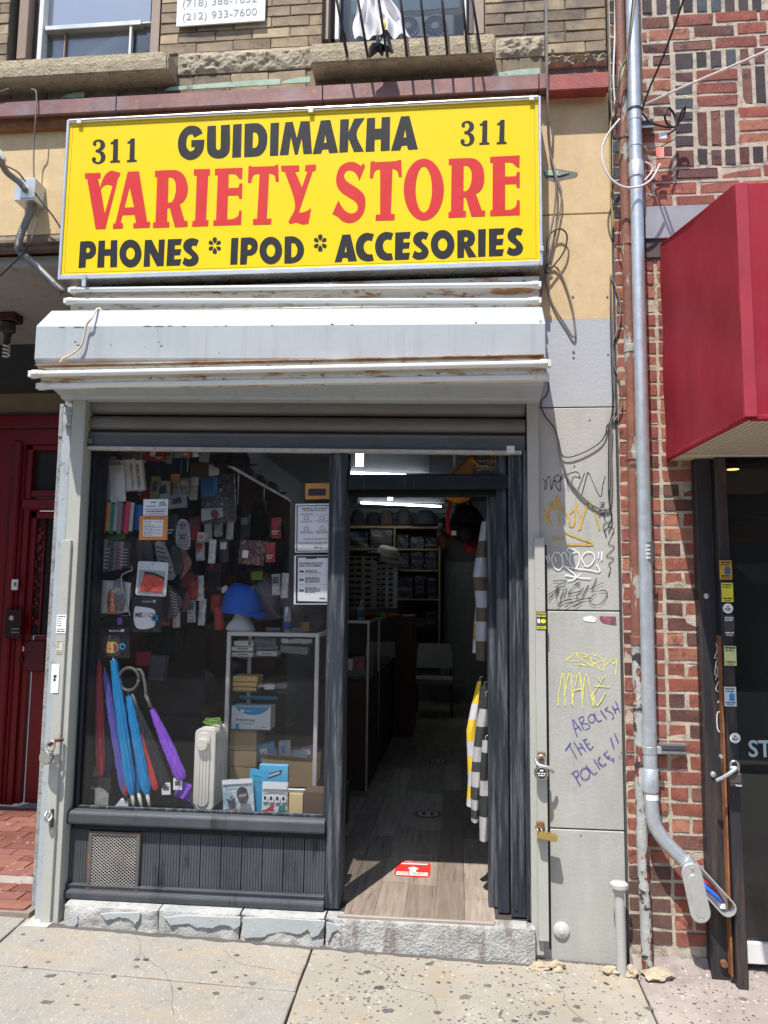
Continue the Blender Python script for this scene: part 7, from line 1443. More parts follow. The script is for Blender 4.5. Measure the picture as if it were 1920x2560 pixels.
# --- hanging packs, top left
YH = .22
for i, (a, b, c, d, rt, l) in enumerate(((258, 1142, 290, 1248, 4, 'pale grey mask pack at the back of the top left bundle'), (266, 1150, 300, 1250, 5, 'pale grey mask pack in the middle of the top left bundle'), (274, 1162, 312, 1255, 6, 'pale grey mask pack at the front of the top left bundle'))): flat('mask_pack', l, 'mask pack', a, b, c, d, YH+.06-.03*i, M_pkw, .006, rt, 'mask packs in the top left bundle', bulge=.012)
for i, (a, b, c, d, rt, l) in enumerate(((303, 1149, 327, 1228, 9, 'left of three slim white boxes hanging top left'), (320, 1147, 341, 1226, 9, 'middle of three slim white boxes hanging top left'), (336, 1150, 358, 1226, 9, 'right of three slim white boxes hanging top left'))):
    o, f = flat('slim_box', l, 'box', a, b, c, d, YH+.02+.01*i, C('box_ivory', (.78, .77, .72), .5), .03, rt, 'slim white boxes'); prt(o, f, 'ACHIO  PRO 5 WIRELESS', .12, .86, .25, .36, M_pb, vert=True, bold=.01) if i else None
o, f = flat('red_box', 'red box with a white label at the top of the window', 'box', 361, 1118, 390, 1150, YH+.18, C('box_red', (.55, .03, .03), .5), .05, -12); pr(o, f, box_(.5, .3, .95, .8), M_pg)
for i, (a, b, c, d, l, cc) in enumerate(((376, 1190, 398, 1246, 'olive boxed gadget hanging top left', (.16, .17, .04)), (392, 1202, 424, 1250, 'grey headphone pack hanging top left', (.30, .30, .30)), (420, 1236, 465, 1270, 'pale grey adapter pack left of the dark bags', (.26, .27, .28)), (426, 1185, 446, 1205, 'orange tag card hanging among dark packs', (.55, .22, .04)))):
    o, f = flat('gadget_pack', l, 'gadget pack', a, b, c, d, YH+.10+.02*i, C('gad_%d' % i, cc, .5), .02, -3+i*4); pr(o, f, [(.2, .3), (.8, .35), (.7, .8), (.3, .7)], M_pb) if i < 3 else None
for i, (x, cc, l) in enumerate(((261, (.62, .06, .03), 'red'), (270, (.50, .46, .16), 'yellow'), (279, (.03, .36, .30), 'teal'), (289, (.40, .42, .45), 'grey'), (299, (.26, .27, .30), 'dark grey'), (308, (.45, .03, .08), 'crimson'), (317, (.62, .05, .12), 'bright red'), (328, (.50, .52, .53), 'silver white'))):
    o, f = flat('pen_pack', '%s slim pack in the row of coloured packs at left' % l, 'pack', x-5, 1253+(i % 3)*3, x+4.5, 1334-(i % 2)*6, YH-.02+.012*(i % 3), C('pen_%s' % l.replace(' ', '_'), cc, .4, bump=.3), .012, -2, 'row of coloured packs')
o, f = flat('blue_pack', 'blue flat pack at the end of the row of coloured packs', 'pack', 335, 1262, 354, 1325, YH+.03, C('pack_blue', (.03, .14, .42), .4), .012, -2)
o, f = flat('green_pack', 'green curved pack under the coloured packs', 'pack', 264, 1335, 312, 1350, YH+.03, C('pack_green', (.05, .18, .06), .5), .02, 8)
for i, (a, c, cc, l) in enumerate(((248, 264, (.26, .28, .30), 'leftmost grey pack in the second hanging row'), (262, 278, (.10, .10, .11), 'black pack second in the second hanging row'), (275, 292, (.20, .21, .22), 'grey pack third in the second hanging row'), (290, 307, (.40, .26, .30), 'pink dotted pack in the second hanging row'), (303, 326, (.05, .05, .055), 'black patterned pack in the second hanging row'))):
    o, f = flat('sock_pack', l, 'pack', a, 1348+i*2, c, 1432-i*3, YH+.01*i, C('sock_%d' % i, cc, .4, bump=.4), .012, -3, 'second hanging row of packs', bulge=.006); prl(o, f, [(.2, .8, .1+.12*k, .03) for k in range(6)], M_pg if i in (1, 4) else M_pb, .010, i)
for i, (q, l, cc) in enumerate((([(318, 1350), (345, 1345), (352, 1400), (335, 1430), (316, 1420)], 'black cloth mask hanging beside the paisley pack', (.025, .025, .027)), ([(340, 1355), (356, 1352), (360, 1390), (345, 1400)], 'dark brown cloth mask hanging beside the paisley pack', (.07, .055, .05)), ([(358, 1352), (378, 1355), (382, 1405), (362, 1402)], 'slate grey cloth mask behind the paisley pack', (.06, .065, .08)), ([(386, 1360), (412, 1362), (438, 1440), (408, 1442)], 'black and white striped sock hanging right of the paisley pack', (.34, .34, .34)), ([(428, 1365), (446, 1370), (458, 1420), (440, 1440), (430, 1400)], 'dark grey draped cloth among the masks', (.05, .05, .05)))):
    o = MB().prism([at(x, y, YH+.05-.006*i) for x, y in catm2(q, 3)], (0, .014, 0)).build('cloth_mask', C('clothm_%d' % i, cc, .9, bump=.5, bs=200), bevel=.003, label=l, cat='mask', group='cloth masks hanging in the window')
    if i == 3:
        for k in range(6): aa = [(388+k*4.2, 1366+k*12), (410+k*4.2, 1372+k*12)]; MB().ribbon([at(x, y, YH+.05-.006*i-.001) for x, y in aa], .006).build('stripe', M_pb, o, fixn=False)
M_border = C('pack_border', (.70, .76, .80), .4, bump=.15)
o, f = flat('mask_pack', 'blue white pack with a red paisley mask hanging at left', 'mask pack', 341, 1404, 418, 1490, .16, M_border, .008, -2.5, corner=.010)
pr(o, f, box_(.07, .06, .93, .74), C('pack_inner', (.38, .40, .42), .4)); pr(o, f, [(.13, .12), (.86, .10), (.92, .52), (.60, .63), (.26, .68)], C('paisley', (.62, .07, .045), .7, var=.35, vs=80, bump=.3, layers=[((.85, .45, .35), 130, .60, .04)]), .003); pr(o, f, [(.24, .64), (.60, .60), (.92, .50), (.92, .56), (.60, .67), (.26, .70)], M_pb, .0036); pr(o, f, [(.5+.03*cos(k), .93+.02*sin(k)) for k in range(6)], M_pb, .003)
for i in range(4): flat('mask_pack', ('rearmost', 'third', 'second', 'front')[i]+' white pack of the lower left hanging bundle', 'mask pack', 244+i*9, 1451+i*1.5, 300+i*8, 1535-i*2, YH+.03-.02*i, M_pkw, .004, -2, 'lower left bundle of mask packs', bulge=.006)
q = [(268, 1490), (276, 1474), (284, 1480), (291, 1528), (270, 1530)]; MB().prism([at(x, y, YH-.055) for x, y in catm2(q, 3)], (0, .006, 0)).build('plaid_mask', C('plaid', (.34, .12, .08), .8, var=.5, vs=90, layers=[((.03, .02, .02), 100, .56, .03)]), label='brown plaid mask showing through a white pack', cat='mask')
q = [(284, 1455), (308, 1450), (312, 1510), (300, 1530), (285, 1500)]; MB().prism([at(x, y, YH-.06) for x, y in catm2(q, 3)], (0, .006, 0)).build('dark_mask', C('darkmask', (.16, .16, .18), .3, bump=.8, bs=40, bd=.01), label='crumpled dark grey pack on the lower left bundle', cat='mask pack')
hk = MB().tube(curve([at(x, y, YH-.07) for x, y in ((325, 1540), (315, 1500), (305, 1465), (304, 1440), (318, 1430), (330, 1425), (328, 1415))], 5), .003, 6).build('wire_hook', M_galv, smooth=True, label='bent wire hanger hook between the left packs', cat='hook')
# fashion bags with printed masks
o, f = flat('mask_bag', 'black bag holding a white mask lettered MEXICO', 'mask pack', 330, 1492, 404, 1580, .17, M_pkk, .008, 1, bulge=.006)
prt(o, f, 'Fashion', .36, .68, .84, .06, C('ink_pale', (.45, .50, .55), .5), .009, .02); pr(o, f, box_(.72, .83, .82, .91), C('ink_pale'), .009)
mo = MB().prism([at(x, y, .160) for x, y in catm2([(336, 1520), (345, 1516), (384, 1524), (387, 1545), (383, 1568), (345, 1572), (334, 1550)], 4)], (0, .008, 0)).build('white_mask', C('mask_white', (.82, .84, .86), .8), o, bevel=.003)
for i, (ch, cc, w) in enumerate((('M', (.03, .04, .10), 9.5), ('E', (.03, .04, .10), 8), ('X', (.45, .5, .55), 8.5), ('I', (.45, .5, .55), 3), ('C', (.60, .05, .05), 8), ('O', (.60, .05, .05), 6))):
    xx = 338+sum((9.5, 8, 8.5, 3, 8, 6)[:i])+i*1.2; mb = MB(); add_text(mb, ch, at(xx, 1543+i*.2, .1585), at(xx+w, 1543+i*.2, .1585), at(xx, 1531, .1585).z-at(xx, 1543, .1585).z, bold=.03); mb.build('lettering', C('mx_%d' % (i//2), cc, .6), mo, fixn=False)
prh = [(386+9*cos(pi/6+k*pi/3), 1545+10*sin(pi/6+k*pi/3)) for k in range(6)]
MB().prism([at(x, y, .156) for x, y in prh], (0, .003, 0)).build('hexagon_badge', C('hex_blue', (.04, .32, .62), .4), o); MB().prism([at(386+(x-386)*.55, 1545+(y-1545)*.55, .155) for x, y in prh], (0, .001, 0)).build('hexagon_core', M_pb, o)
o, f = flat('mask_bag', 'black bag holding a dark mask with a football crest', 'mask pack', 248, 1568, 324, 1646, .17, M_pkk, .008, 2, bulge=.006)
prt(o, f, 'Fashion', .36, .70, .86, .06, C('ink_bright', (.72, .76, .80), .5), .009, .02); pr(o, f, box_(.73, .85, .84, .93), C('ink_bright'), .009)
MB().prism([at(x, y, .160) for x, y in catm2([(258, 1592), (275, 1588), (298, 1592), (302, 1625), (296, 1640), (262, 1638), (253, 1615)], 4)], (0, .008, 0)).build('dark_mask', C('mask_brown', (.055, .045, .042), .8), o, bevel=.003)
cr = zm(180, 1560, .226)
def crest(pts, m, Y): MB().prism([at(x, y, Y) for x, y in cr(pts)], (0, .001, 0)).build('crest_piece', m, o)
crest([(395, 195), (425, 200), (470, 195), (510, 235), (510, 285), (470, 318), (425, 322), (378, 312), (382, 255)], C('crest_gold', (.60, .45, .10), .6), .1575)
crest([(458, 205), (500, 238), (502, 282), (460, 312)], C('crest_blue', (.05, .06, .22), .6), .1562); crest([(468, 232), (482, 238), (484, 288), (468, 296)], C('crest_red', (.40, .03, .05), .6), .155); crest([(385, 262), (440, 262), (440, 272), (418, 272), (418, 300), (408, 300), (408, 272), (385, 272)], C('crest_red2', (.60, .06, .04), .6), .1562); crest([(398, 206), (404, 206), (404, 250), (398, 250)], C('crest_red2'), .1562); crest([(412, 206), (418, 206), (418, 250), (412, 250)], C('crest_red2'), .1562)
crest([(558+36*cos(pi/6+k*pi/3), 248+40*sin(pi/6+k*pi/3)) for k in range(6)], C('hex_blue'), .1565); crest([(558+20*cos(pi/6+k*pi/3), 248+22*sin(pi/6+k*pi/3)) for k in range(6)], M_pb, .155)
flat('grey_bag', 'dark grey bag behind the two fashion bags', 'mask pack', 245, 1545, 330, 1600, .22, M_pkk, .006, 1, bulge=.006); flat('purple_pack', 'small purple pack between the hanging bags', 'pack', 293, 1544, 304, 1562, .17, C('purple_small', (.22, .06, .50), .4), .01, 2)
# striped mask with letters, other masks in the dark
o = MB().prism([at(x, y, .30) for x, y in catm2([(448, 1299), (468, 1303), (474, 1335), (472, 1370), (455, 1373), (440, 1360), (440, 1325)], 4)], (0, .015, 0)).build('striped_mask', C('stripe_white', (.50, .51, .55), .8), bevel=.003, label='white mask with navy stripes and letters hanging in the window', cat='mask')
for k in range(12): y = 1305+k*5.6; MB().ribbon([at(442, y+1.5, .2985), at(456, y-1, .2985), at(472, y+2, .2985)], .004).build('stripe', M_pb, o, fixn=False)
for y in (1323, 1350): mb = MB(); add_text(mb, 'NY', at(450, y, .2975), at(464, y, .2975), .033, bold=.03); mb.build('letters', C('navy', (.01, .015, .06), .6), o, fixn=False)
for i, (q, l, cc) in enumerate((([(450, 1376), (462, 1374), (478, 1405), (470, 1425), (448, 1450), (458, 1420)], 'pink dotted mask hanging below the striped mask', (.36, .17, .16)), ([(458, 1440), (475, 1430), (492, 1448), (470, 1465), (450, 1470)], 'dark red lettered mask hanging below the pink mask', (.16, .02, .03)), ([(420, 1462), (440, 1480), (456, 1505), (440, 1540), (418, 1545), (424, 1510)], 'black and white chain patterned scarf hanging in the window', (.10, .10, .11)), ([(404, 1480), (420, 1470), (422, 1545), (408, 1550)], 'black dotted scarf beside the chain patterned scarf', (.02, .02, .022)), ([(462, 1485), (474, 1480), (470, 1520), (455, 1530)], 'dark pink mask hanging beside the scarves', (.22, .06, .08)))):
    o = MB().prism([at(x, y, .36+.02*i) for x, y in catm2(q, 3)], (0, .012, 0)).build('mask', C('hm_%d' % i, cc, .8, var=.3, vs=60), bevel=.003, label=l, cat='mask', group='masks hanging deeper in the window')
    if i == 2:
        for k in range(8):
            MB().ribbon([at(424+k*1.5, 1478+k*8, .398), at(440+k*1.2, 1486+k*7, .398)], .003).build('chain_line', M_pg, o, fixn=False)
# clear bags with cards, tags
o, f = flat('clear_bag', 'crinkled clear bag with blue cards hanging high in the window', 'bag', 503, 1188, 588, 1308, .40, C('cellophane', (.05, .055, .06), .15, var=.6, vs=25, bump=.9, bs=35, bd=.02, layers=[((.50, .52, .54), 38, .63, .03)]), .008, 4, bulge=.02)
for q, cc in (([(.02, .55), (.45, .55), (.45, .98), (.05, .98)], (.02, .13, .32)), ([(.40, .62), (.52, .60), (.55, .92), (.42, .95)], (.02, .22, .60)), ([(.0, .05), (.66, .12), (.66, .30), (.02, .32)], (.34, .34, .36))): pr(o, f, q, C('card_%d' % int(cc[2]*100), cc, .4), .012, 'card')
pr(o, f, [(.42+.12*cos(k*.6), .18+.10*sin(k*.6)) for k in range(11)], C('cardoval', (.12, .02, .03), .5), .014, 'card')
o, f = flat('price_tag', 'small pale pink price tag hanging in the dark window', 'price tag', 494, 1331, 512, 1352, .34, C('tag_pink', (.52, .42, .42), .6), .001, -4); prl(o, f, [(.2, .8, .5, .12), (.2, .8, .3, .1)])
o, f = flat('clear_bag', 'clear bag with a red patterned mask hanging in mid window', 'bag', 598, 1350, 662, 1412, .5, C('cello2', (.12, .07, .07), .2, var=.6, vs=40, bump=.9, bs=45, bd=.02, layers=[((.42, .20, .16), 50, .56, .04), ((.4, .4, .42), 60, .66, .03)]), .01, -5, bulge=.015); pr(o, f, box_(.18, .25, .42, .55), M_pg, .018, 'tag')
flat('green_pack', 'lime green pack hanging behind the blue cap', 'pack', 628, 1428, 656, 1450, .62, C('lime', (.22, .42, .02), .6), .02, 4); flat('green_pack', 'small lime pack deep in the dark window', 'pack', 538, 1325, 550, 1342, .62, C('lime'), .02, 10)
o, f = flat('gadget_box', 'black and red boxed gadget in the middle of the window', 'box', 512, 1408, 552, 1478, .55, C('boxblack', (.02, .015, .018), .4), .05, 0); pr(o, f, box_(.05, .75, .95, .77), C('thinred', (.4, .03, .03), .5)); pr(o, f, box_(.0, .04, .2, .16), C('thinred')); pr(o, f, box_(.8, .04, 1, .16), C('thinred')); pr(o, f, [(.25, .9), (.45, .98), (.55, .86), (.3, .84)], C('thinred'))
flat('red_case', 'tall red case standing left of the foam head', 'box', 534, 1515, 556, 1575, .50, C('redcase', (.38, .03, .02), .5), .04, 4, bev=.008); flat('red_case', 'red case behind the tall red case', 'box', 526, 1486, 552, 1530, .56, C('redcase'), .04, 1, bev=.008)
# --- T-shirts on display behind the cap
for l, q, cc in (('left half of a grey T-shirt on display behind the blue cap', [(628, 1455), (650, 1440), (662, 1432), (672, 1450), (690, 1480), (696, 1500), (690, 1535), (700, 1545), (640, 1550), (640, 1500)], (.24, .235, .25)), ('right half of a grey T-shirt on display behind the can', [(706, 1445), (718, 1435), (728, 1436), (732, 1470), (745, 1500), (757, 1525), (735, 1537), (715, 1530), (700, 1510), (700, 1480)], (.22, .22, .24))):
    mb = MB(); P = [at(x, y, .70) for x, y in catm2(q, 3)]; cen = sum(P, Vector())/len(P); n = len(P); inn = [cen+(p-cen)*.6+Vector((0, -.05+.02*sin(i*1.7), 0)) for i, p in enumerate(P)]; back = [p+Vector((0, .10, 0)) for p in P]
    mb.add(P+inn+[cen+Vector((0, -.06, 0))]+back, [(i, (i+1) % n, n+(i+1) % n, n+i) for i in range(n)]+[(n+i, n+(i+1) % n, 2*n) for i in range(n)]+[(i, (i+1) % n, 2*n+1+(i+1) % n, 2*n+1+i) for i in range(n)]+[list(range(2*n+1, 3*n+1))])
    mb.build('t_shirt', C('tshirt_grey', cc, .9, bump=.4), smooth=True, label=l, cat='T-shirt', group='T-shirts behind the cap')
# --- glass showcase
YSC = .37; r = rect(561, 1581, 794, 1981, YSC); zt_s = r[3]; sx0, sx1, sz0 = r[0], r[1], r[2]
sc_ = thing('display_case', 'glass display case with pale aluminium frame standing in the window', 'display case', ((sx0+sx1)/2, YSC+.15, sz0)); M_fr = C('case_frame', (.62, .62, .62), .4, metal=.35, var=.06)
DB = .42; fw = .021
MB().box(sx0+.01, sx1-.01, YSC+.01, YSC+DB, ZPL, sz0-.001).build('plinth', M_slatw, sc_)
for (a, b, c, d) in ((sx0, sx0+fw, sz0, zt_s), (sx1-fw, sx1, sz0, zt_s)):
    MB().box(a, b, YSC, YSC+fw, c, d).build('post', M_fr, sc_, bevel=.002); MB().box(a, b, YSC+DB, YSC+DB+fw, c, d).build('post', M_fr, sc_, bevel=.002)
MB().box(sx0+fw, sx1-fw, YSC, YSC+fw, zt_s-fw, zt_s).build('rail', M_fr, sc_, bevel=.002); MB().box(sx0+fw, sx1-fw, YSC, YSC+fw, sz0, sz0+fw).build('rail', M_fr, sc_, bevel=.002)
for x in (sx0, sx1-fw): MB().box(x, x+fw, YSC+fw, YSC+DB, zt_s-fw, zt_s).build('rail', M_fr, sc_, bevel=.002)
MB().box(sx0+fw, sx1-fw, YSC+.008, YSC+.012, sz0+fw, zt_s-fw).build('front_glass', M_clear, sc_); MB().box(sx0+.004, sx1-.004, YSC+.022, YSC+DB, zt_s-.008, zt_s-.002).build('top_glass', M_clear, sc_)
shz = [at(660, y, YSC+.06).z for y in (1641, 1728, 1828)]
for i, z in enumerate(shz): MB().box(sx0+.012, sx0+(.36 if i < 2 else .30), YSC+.03, YSC+DB-.04, z-.006, z).build('glass_shelf', M_clear, sc_)
for i in range(3): MB().prism([(sx0+.012, YSC+.10, shz[i]-.008), (sx0+.012, YSC+.38, shz[i]-.008), (sx0+.012, YSC+.38, shz[i]-.05)], (.004, 0, 0)).build('shelf_bracket', M_fr, sc_)
YI = YSC+.06
def goods(label, a, b, c, d, m, th=.08, rot=0, dy=0.0, name='carton', **k): return flat(name, label, 'box', a, b, c, d, YI+dy, m, th, rot, **k)
M_ivory = C('box_ivory'); 
for i, (a, b, c, d, l) in enumerate(((585, 1602, 633, 1615, 'top slim pale box on the case upper shelf'), (579, 1617, 632, 1628, 'middle slim pale box on the case upper shelf'), (579, 1631, 632, 1642, 'bottom slim pale box on the case upper shelf'))):
    o, f = goods(l, a, b, c, d, M_ivory, .10, 0, group='slim boxes on the case upper shelf'); prt(o, f, 'MODIUM', .3, .75, .35, .4, M_pb, bold=.02) if i else pr(o, f, box_(.74, .2, .9, .85), C('boxgreen', (.1, .13, .08), .5))
o, f = goods('white box with upside down lettering on the case upper shelf', 641, 1628, 692, 1640, C('boxw', (.62, .62, .60), .5), .10); prt(o, f, 'Dolsing', .75, .28, .70, -.42, M_pb, bold=.01)
for i, (a, b, c, d) in enumerate(((636, 1594, 690, 1612), (638, 1612, 694, 1627))): flat('plastic_wrap', 'crumpled clear plastic, %s piece on the case upper shelf' % ('upper', 'lower')[i], 'plastic', a, b, c, d, YI+.03, C('wrap', (.24, .26, .27), .15, bump=1, bs=40, bd=.02), .06, -3, 'plastic wrap in the case', bulge=.02)
o, f = flat('shelf_sign', 'black sign lettered N with a torn silver strip in the case', 'sign', 695, 1593, 783, 1613, YSC+.018, C('signblk', (.02, .02, .022), .4), .003, -.5); prt(o, f, 'NEW', .10, .28, .22, .6, M_pg, bold=.02); pr(o, f, [(.22, .2), (.95, .35), (.98, .75), (.5, .85), (.25, .6)], C('torn_silver', (.45, .45, .45), .25, metal=.4, bump=.8, bs=60)); pr(o, f, [(.62, .15), (.9, .2), (.85, .45)], C('torn_blue', (.10, .35, .55), .4), .003)
o, f = goods('grey adapter lying on the case upper shelf', 700, 1616, 768, 1634, C('adapter', (.30, .31, .32), .5), .05, -4, .05)
M_wood = C('boxwood', (.72, .46, .18), .6, var=.15, vs=14, st=(.4, 1, 6))
for i, (a, b, c, d, l) in enumerate(((582, 1690, 644, 1704, 'top flat tan box in the stack of three'), (581, 1706, 642, 1716, 'middle flat tan box in the stack of three'), (582, 1718, 640, 1727, 'bottom flat tan box in the stack of three'))): goods(l, a, b, c, d, M_wood, .12, 0, group='stack of tan boxes in the case')
goods('small white box with black dots on the case middle shelf', 660, 1711, 686, 1724, C('boxw'), .06, 0); goods('pale folded leaflet on the case middle shelf', 645, 1712, 662, 1718, C('leaflet', (.5, .5, .5), .6), .05, 3); goods('grey box end at the back of the case middle shelf', 690, 1709, 715, 1722, C('adapter'), .05, 4, .1)
o, f = goods('white and blue box lettered Protective mask in the display case', 578, 1766, 676, 1824, C('maskbox', (.82, .84, .85), .5), .11, 0)
pr(o, f, [(.10, 1.0), (.14, .86), (.26, .72), (.45, .63), (.62, .63), (.80, .72), (.92, .86), (.98, 1.0)], C('maskblue', (.03, .32, .62), .4)); prt(o, f, 'Protective mask', .12, .62, .37, .10, C('masktext', (.12, .20, .30), .5), bold=.03); prl(o, f, [(.25, .6, .28, .02), (.3, .55, .22, .02), (.78, .9, .10, .03)], C('masktext'), .002, 5); pr(o, f, [(.28+.05*cos(2*pi*k/12), .80+.08*sin(2*pi*k/12)) for k in range(12)], M_pg, .003); prt(o, f, 'Feleader', .35, .52, .78, .05, M_pg, .003); pr(o, f, box_(.12, .02, .21, .24), C('maskblue'), .003)
rr_ = rect(578, 1750, 690, 1766, YI); MB().hexa([(rr_[0]+.02, YI+.10, rr_[3]-.01), (rr_[1]-.01, YI+.10, rr_[3]-.01), (rr_[1]-.01, YI+.104, rr_[3]-.012), (rr_[0]+.02, YI+.104, rr_[3]-.012), (rr_[0]+.03, YI+.02, rr_[3]+.018), (rr_[1], YI+.02, rr_[3]+.018), (rr_[1], YI+.024, rr_[3]+.018), (rr_[0]+.03, YI+.024, rr_[3]+.018)]).build('lid_flap', C('maskblue'), o)
M_kraft = C('cardboard', (.46, .31, .17), .85, var=.10, vs=6, st=(.5, 1, 3), bump=.2)
for i, (y0, y1, l) in enumerate(((1826, 1876, 'top'), (1878, 1917, 'middle'), (1919, 1968, 'bottom'))): goods('%s cardboard carton of the stack in the case' % l, 573, y0, 641, y1, M_kraft, .18, 0, group='cardboard cartons in the case')
cx = thing('open_carton', 'open cardboard carton tilted at the bottom of the display case', 'carton', tuple(at(718, 1975, YI)))
P = [at(x, y, YI-.015) for x, y in ((653, 1884), (785, 1895), (783, 1968), (655, 1968))]
MB().prism(P, (0, .006, 0)).build('front', M_kraft, cx, bevel=.001); MB().prism([P[0]+Vector((0, -.002, -.022)), P[1]+Vector((0, -.002, -.022)), P[1]+Vector((0, -.012, .002)), P[0]+Vector((0, -.012, .002))], (0, .003, 0)).build('folded_edge', C('cardboard_dark', (.26, .16, .08), .85), cx)
MB().prism([P[0], P[0]+Vector((0, .2, .0)), P[3]+Vector((0, .2, 0)), P[3]], (.004, 0, 0)).build('side', M_kraft, cx); MB().prism([P[1], P[1]+Vector((0, .2, 0)), P[2]+Vector((0, .2, 0)), P[2]], (-.004, 0, 0)).build('side', M_kraft, cx); MB().prism([P[0]+Vector((0, .2, -.01)), P[1]+Vector((0, .2, -.01)), P[2]+Vector((0, .2, 0)), P[3]+Vector((0, .2, 0))], (0, .004, 0)).build('back', M_kraft, cx)
for i, (a, b, c, d, rt, l, cc) in enumerate(((642, 1858, 688, 1900, 12, 'blue and white mask box standing in the open carton', (.10, .30, .55)), (697, 1853, 725, 1890, 4, 'white box with a blue square in the open carton', (.62, .64, .66)), (705, 1878, 765, 1900, 8, 'white slanted packet in the open carton', (.66, .66, .66)), (755, 1865, 790, 1892, 14, 'purple packet in the open carton', (.42, .14, .32)))):
    o, f = flat('packet', l, 'box', a, b, c, d, YI+.03+.03*i, C('pk_%d' % i, cc, .5), .03, rt); pr(o, f, box_(.2, .2, .6, .7), C('maskblue') if i in (1,) else M_pg)
# --- foam head with the blue cap
zc_s = zt_s; hc = at(603, 1575, YSC+.16); hd = thing('foam_head', 'white foam head stand on top of the display case', 'mannequin head', (hc.x, YSC+.16, zc_s))
k = at(604, 1575, YSC+.16).x-hc.x; H_ = 115*k
M_foam = C('foam', (.84, .82, .76), .8, bump=.2)
MB().lathe([(.0, 0), (34*k, 0), (36*k, 5*k), (31*k, 14*k), (22*k, 26*k), (17*k, 38*k), (17*k, 50*k), (22*k, 58*k), (31*k, 66*k), (36*k, 76*k), (34*k, 92*k), (22*k, 102*k), (.0, 106*k)], (hc.x-.004, YSC+.16, zc_s), (.06, 0, 1), 28).build('head', M_foam, hd, smooth=50)
bc = at(610, 1530, YSC+.16); cp = thing('baseball_cap', 'bright blue baseball cap worn by the foam head', 'cap', tuple(bc)); M_blue = C('cap_blue', (.012, .11, .55), .85, bump=.4, bs=260)
def cfn(u, v):
    an = 2*pi*u; rr = 50*k*(cos(v*pi/2)**.62); z = 74*k*sin(v*pi/2); p = Vector((cos(an)*rr*1.02, sin(an)*rr*.9, z)); p.z -= max(0, -cos(an))*8*k*(1-v)
    p.z += .0012*abs(sin(an*3))**8*(-1) if v < .97 else 0
    t = .10; return Vector((bc.x-.012+p.x*cos(t)-p.z*sin(t)*-.3, YSC+.16+p.y, bc.z-.010+p.z*cos(t)+p.x*-.22))
MB().sheet(cfn, 28, 10).build('crown', M_blue, cp, smooth=True)
MB().sheet(lambda u, v: Vector((bc.x+.012+(18+42*v*(1-(2*u-1)**2*.55))*k, YSC+.16+(2*u-1)*38*k-.01, bc.z-.006-v*12*k+6*k*sin(pi*u))), 12, 6, thick=(0, 0, .007)).build('visor', M_blue, cp, smooth=40)
mb = MB(); add_text(mb, 'FLORIDA', at(600, 1490, YSC+.108), at(634, 1472, YSC+.128), .022, bold=.0, up=(.35, 0, .94)); mb.build('lettering', C('stitch', (.30, .42, .70), .7), cp, fixn=False); mb = MB(); add_text(mb, '1827', at(622, 1485, YSC+.115), at(632, 1480, YSC+.122), .012, up=(.35, 0, .94)); mb.build('lettering', C('stitch'), cp, fixn=False)
flat('white_tag', 'small white tag at the back of the blue cap', 'tag', 552, 1466, 570, 1480, YSC+.2, M_paper, .002, 30)
c = at(715, 1577, YSC+.06); cn = thing('drink_can', 'slim silver and blue drink can on the display case', 'can', (c.x, YSC+.09, zc_s)); kk = at(716, 1577, YSC+.06).x-c.x
MB().lathe([(.0, 0), (9*kk, 0), (11*kk, 3*kk), (11*kk, 58*kk), (9*kk, 61*kk), (9.4*kk, 62*kk), (.0, 61*kk)], (c.x, YSC+.09, zc_s), (0, 0, 1), 22).build('body', C('can_silver', (.45, .47, .50), .3, metal=.6), cn, smooth=40)
MB().lathe([(11.15*kk, 6*kk), (11.2*kk, 7*kk), (11.2*kk, 24*kk), (11.15*kk, 25*kk)], (c.x, YSC+.09, zc_s), (0, 0, 1), 22).build('blue_band', C('can_blue', (.04, .09, .30), .35), cn, smooth=40)
for k_ in range(5): an = -2.5+k_*.5; MB().box(c.x+cos(an)*11.2*kk-.001, c.x+cos(an)*11.2*kk+.001, YSC+.09+sin(an)*11.3*kk-.0006, YSC+.09+sin(an)*11.3*kk, zc_s+.03, zc_s+.06).build('stripe', C('can_blue'), cn)
for l, a, c_ in (('grey comb lying left of the drink can', 666, 702), ('grey comb lying right of the drink can', 729, 757)):
    r = rect(a, 1563, c_, 1577, YSC+.08); mb = MB().box(r[0], r[1], YSC+.07, YSC+.076, zc_s+.014, zc_s+.022)
    n_ = 14
    for q in range(n_): x = r[0]+(r[1]-r[0])*(q+.3)/n_; mb.box(x, x+(r[1]-r[0])/n_*.5, YSC+.071, YSC+.075, zc_s+.001, zc_s+.015)
    mb.build('comb', C('comb_grey', (.22, .24, .30), .4), label=l, cat='comb', group='combs on the display case')
c = at(762, 1563, YSC+.2); mg = thing('mug', 'mustard coloured mug at the right of the display case top', 'mug', (c.x, YSC+.2, zc_s)); MB().lathe([(.0, 0), (.026, 0), (.028, .004), (.028, .052), (.025, .052), (.024, .01), (.0, .01)], (c.x, YSC+.2, zc_s), (0, 0, 1), 20).build('body', C('mustard', (.34, .20, .03), .4), mg, smooth=40); MB().tube(curve([(c.x-.026, YSC+.2, zc_s+.042), (c.x-.044, YSC+.2, zc_s+.036), (c.x-.044, YSC+.2, zc_s+.018), (c.x-.026, YSC+.2, zc_s+.012)], 4), .004, 6).build('handle', C('mustard'), mg, smooth=True)
MB().blob((at(785, 1560, YSC+.25).x, YSC+.28, zc_s+.05), (.06, .05, .05), 4, .3).build('dark_bundle', C('bundle', (.05, .045, .045), .7), smooth=True, label='dark crumpled bundle behind the mug', cat='goods')
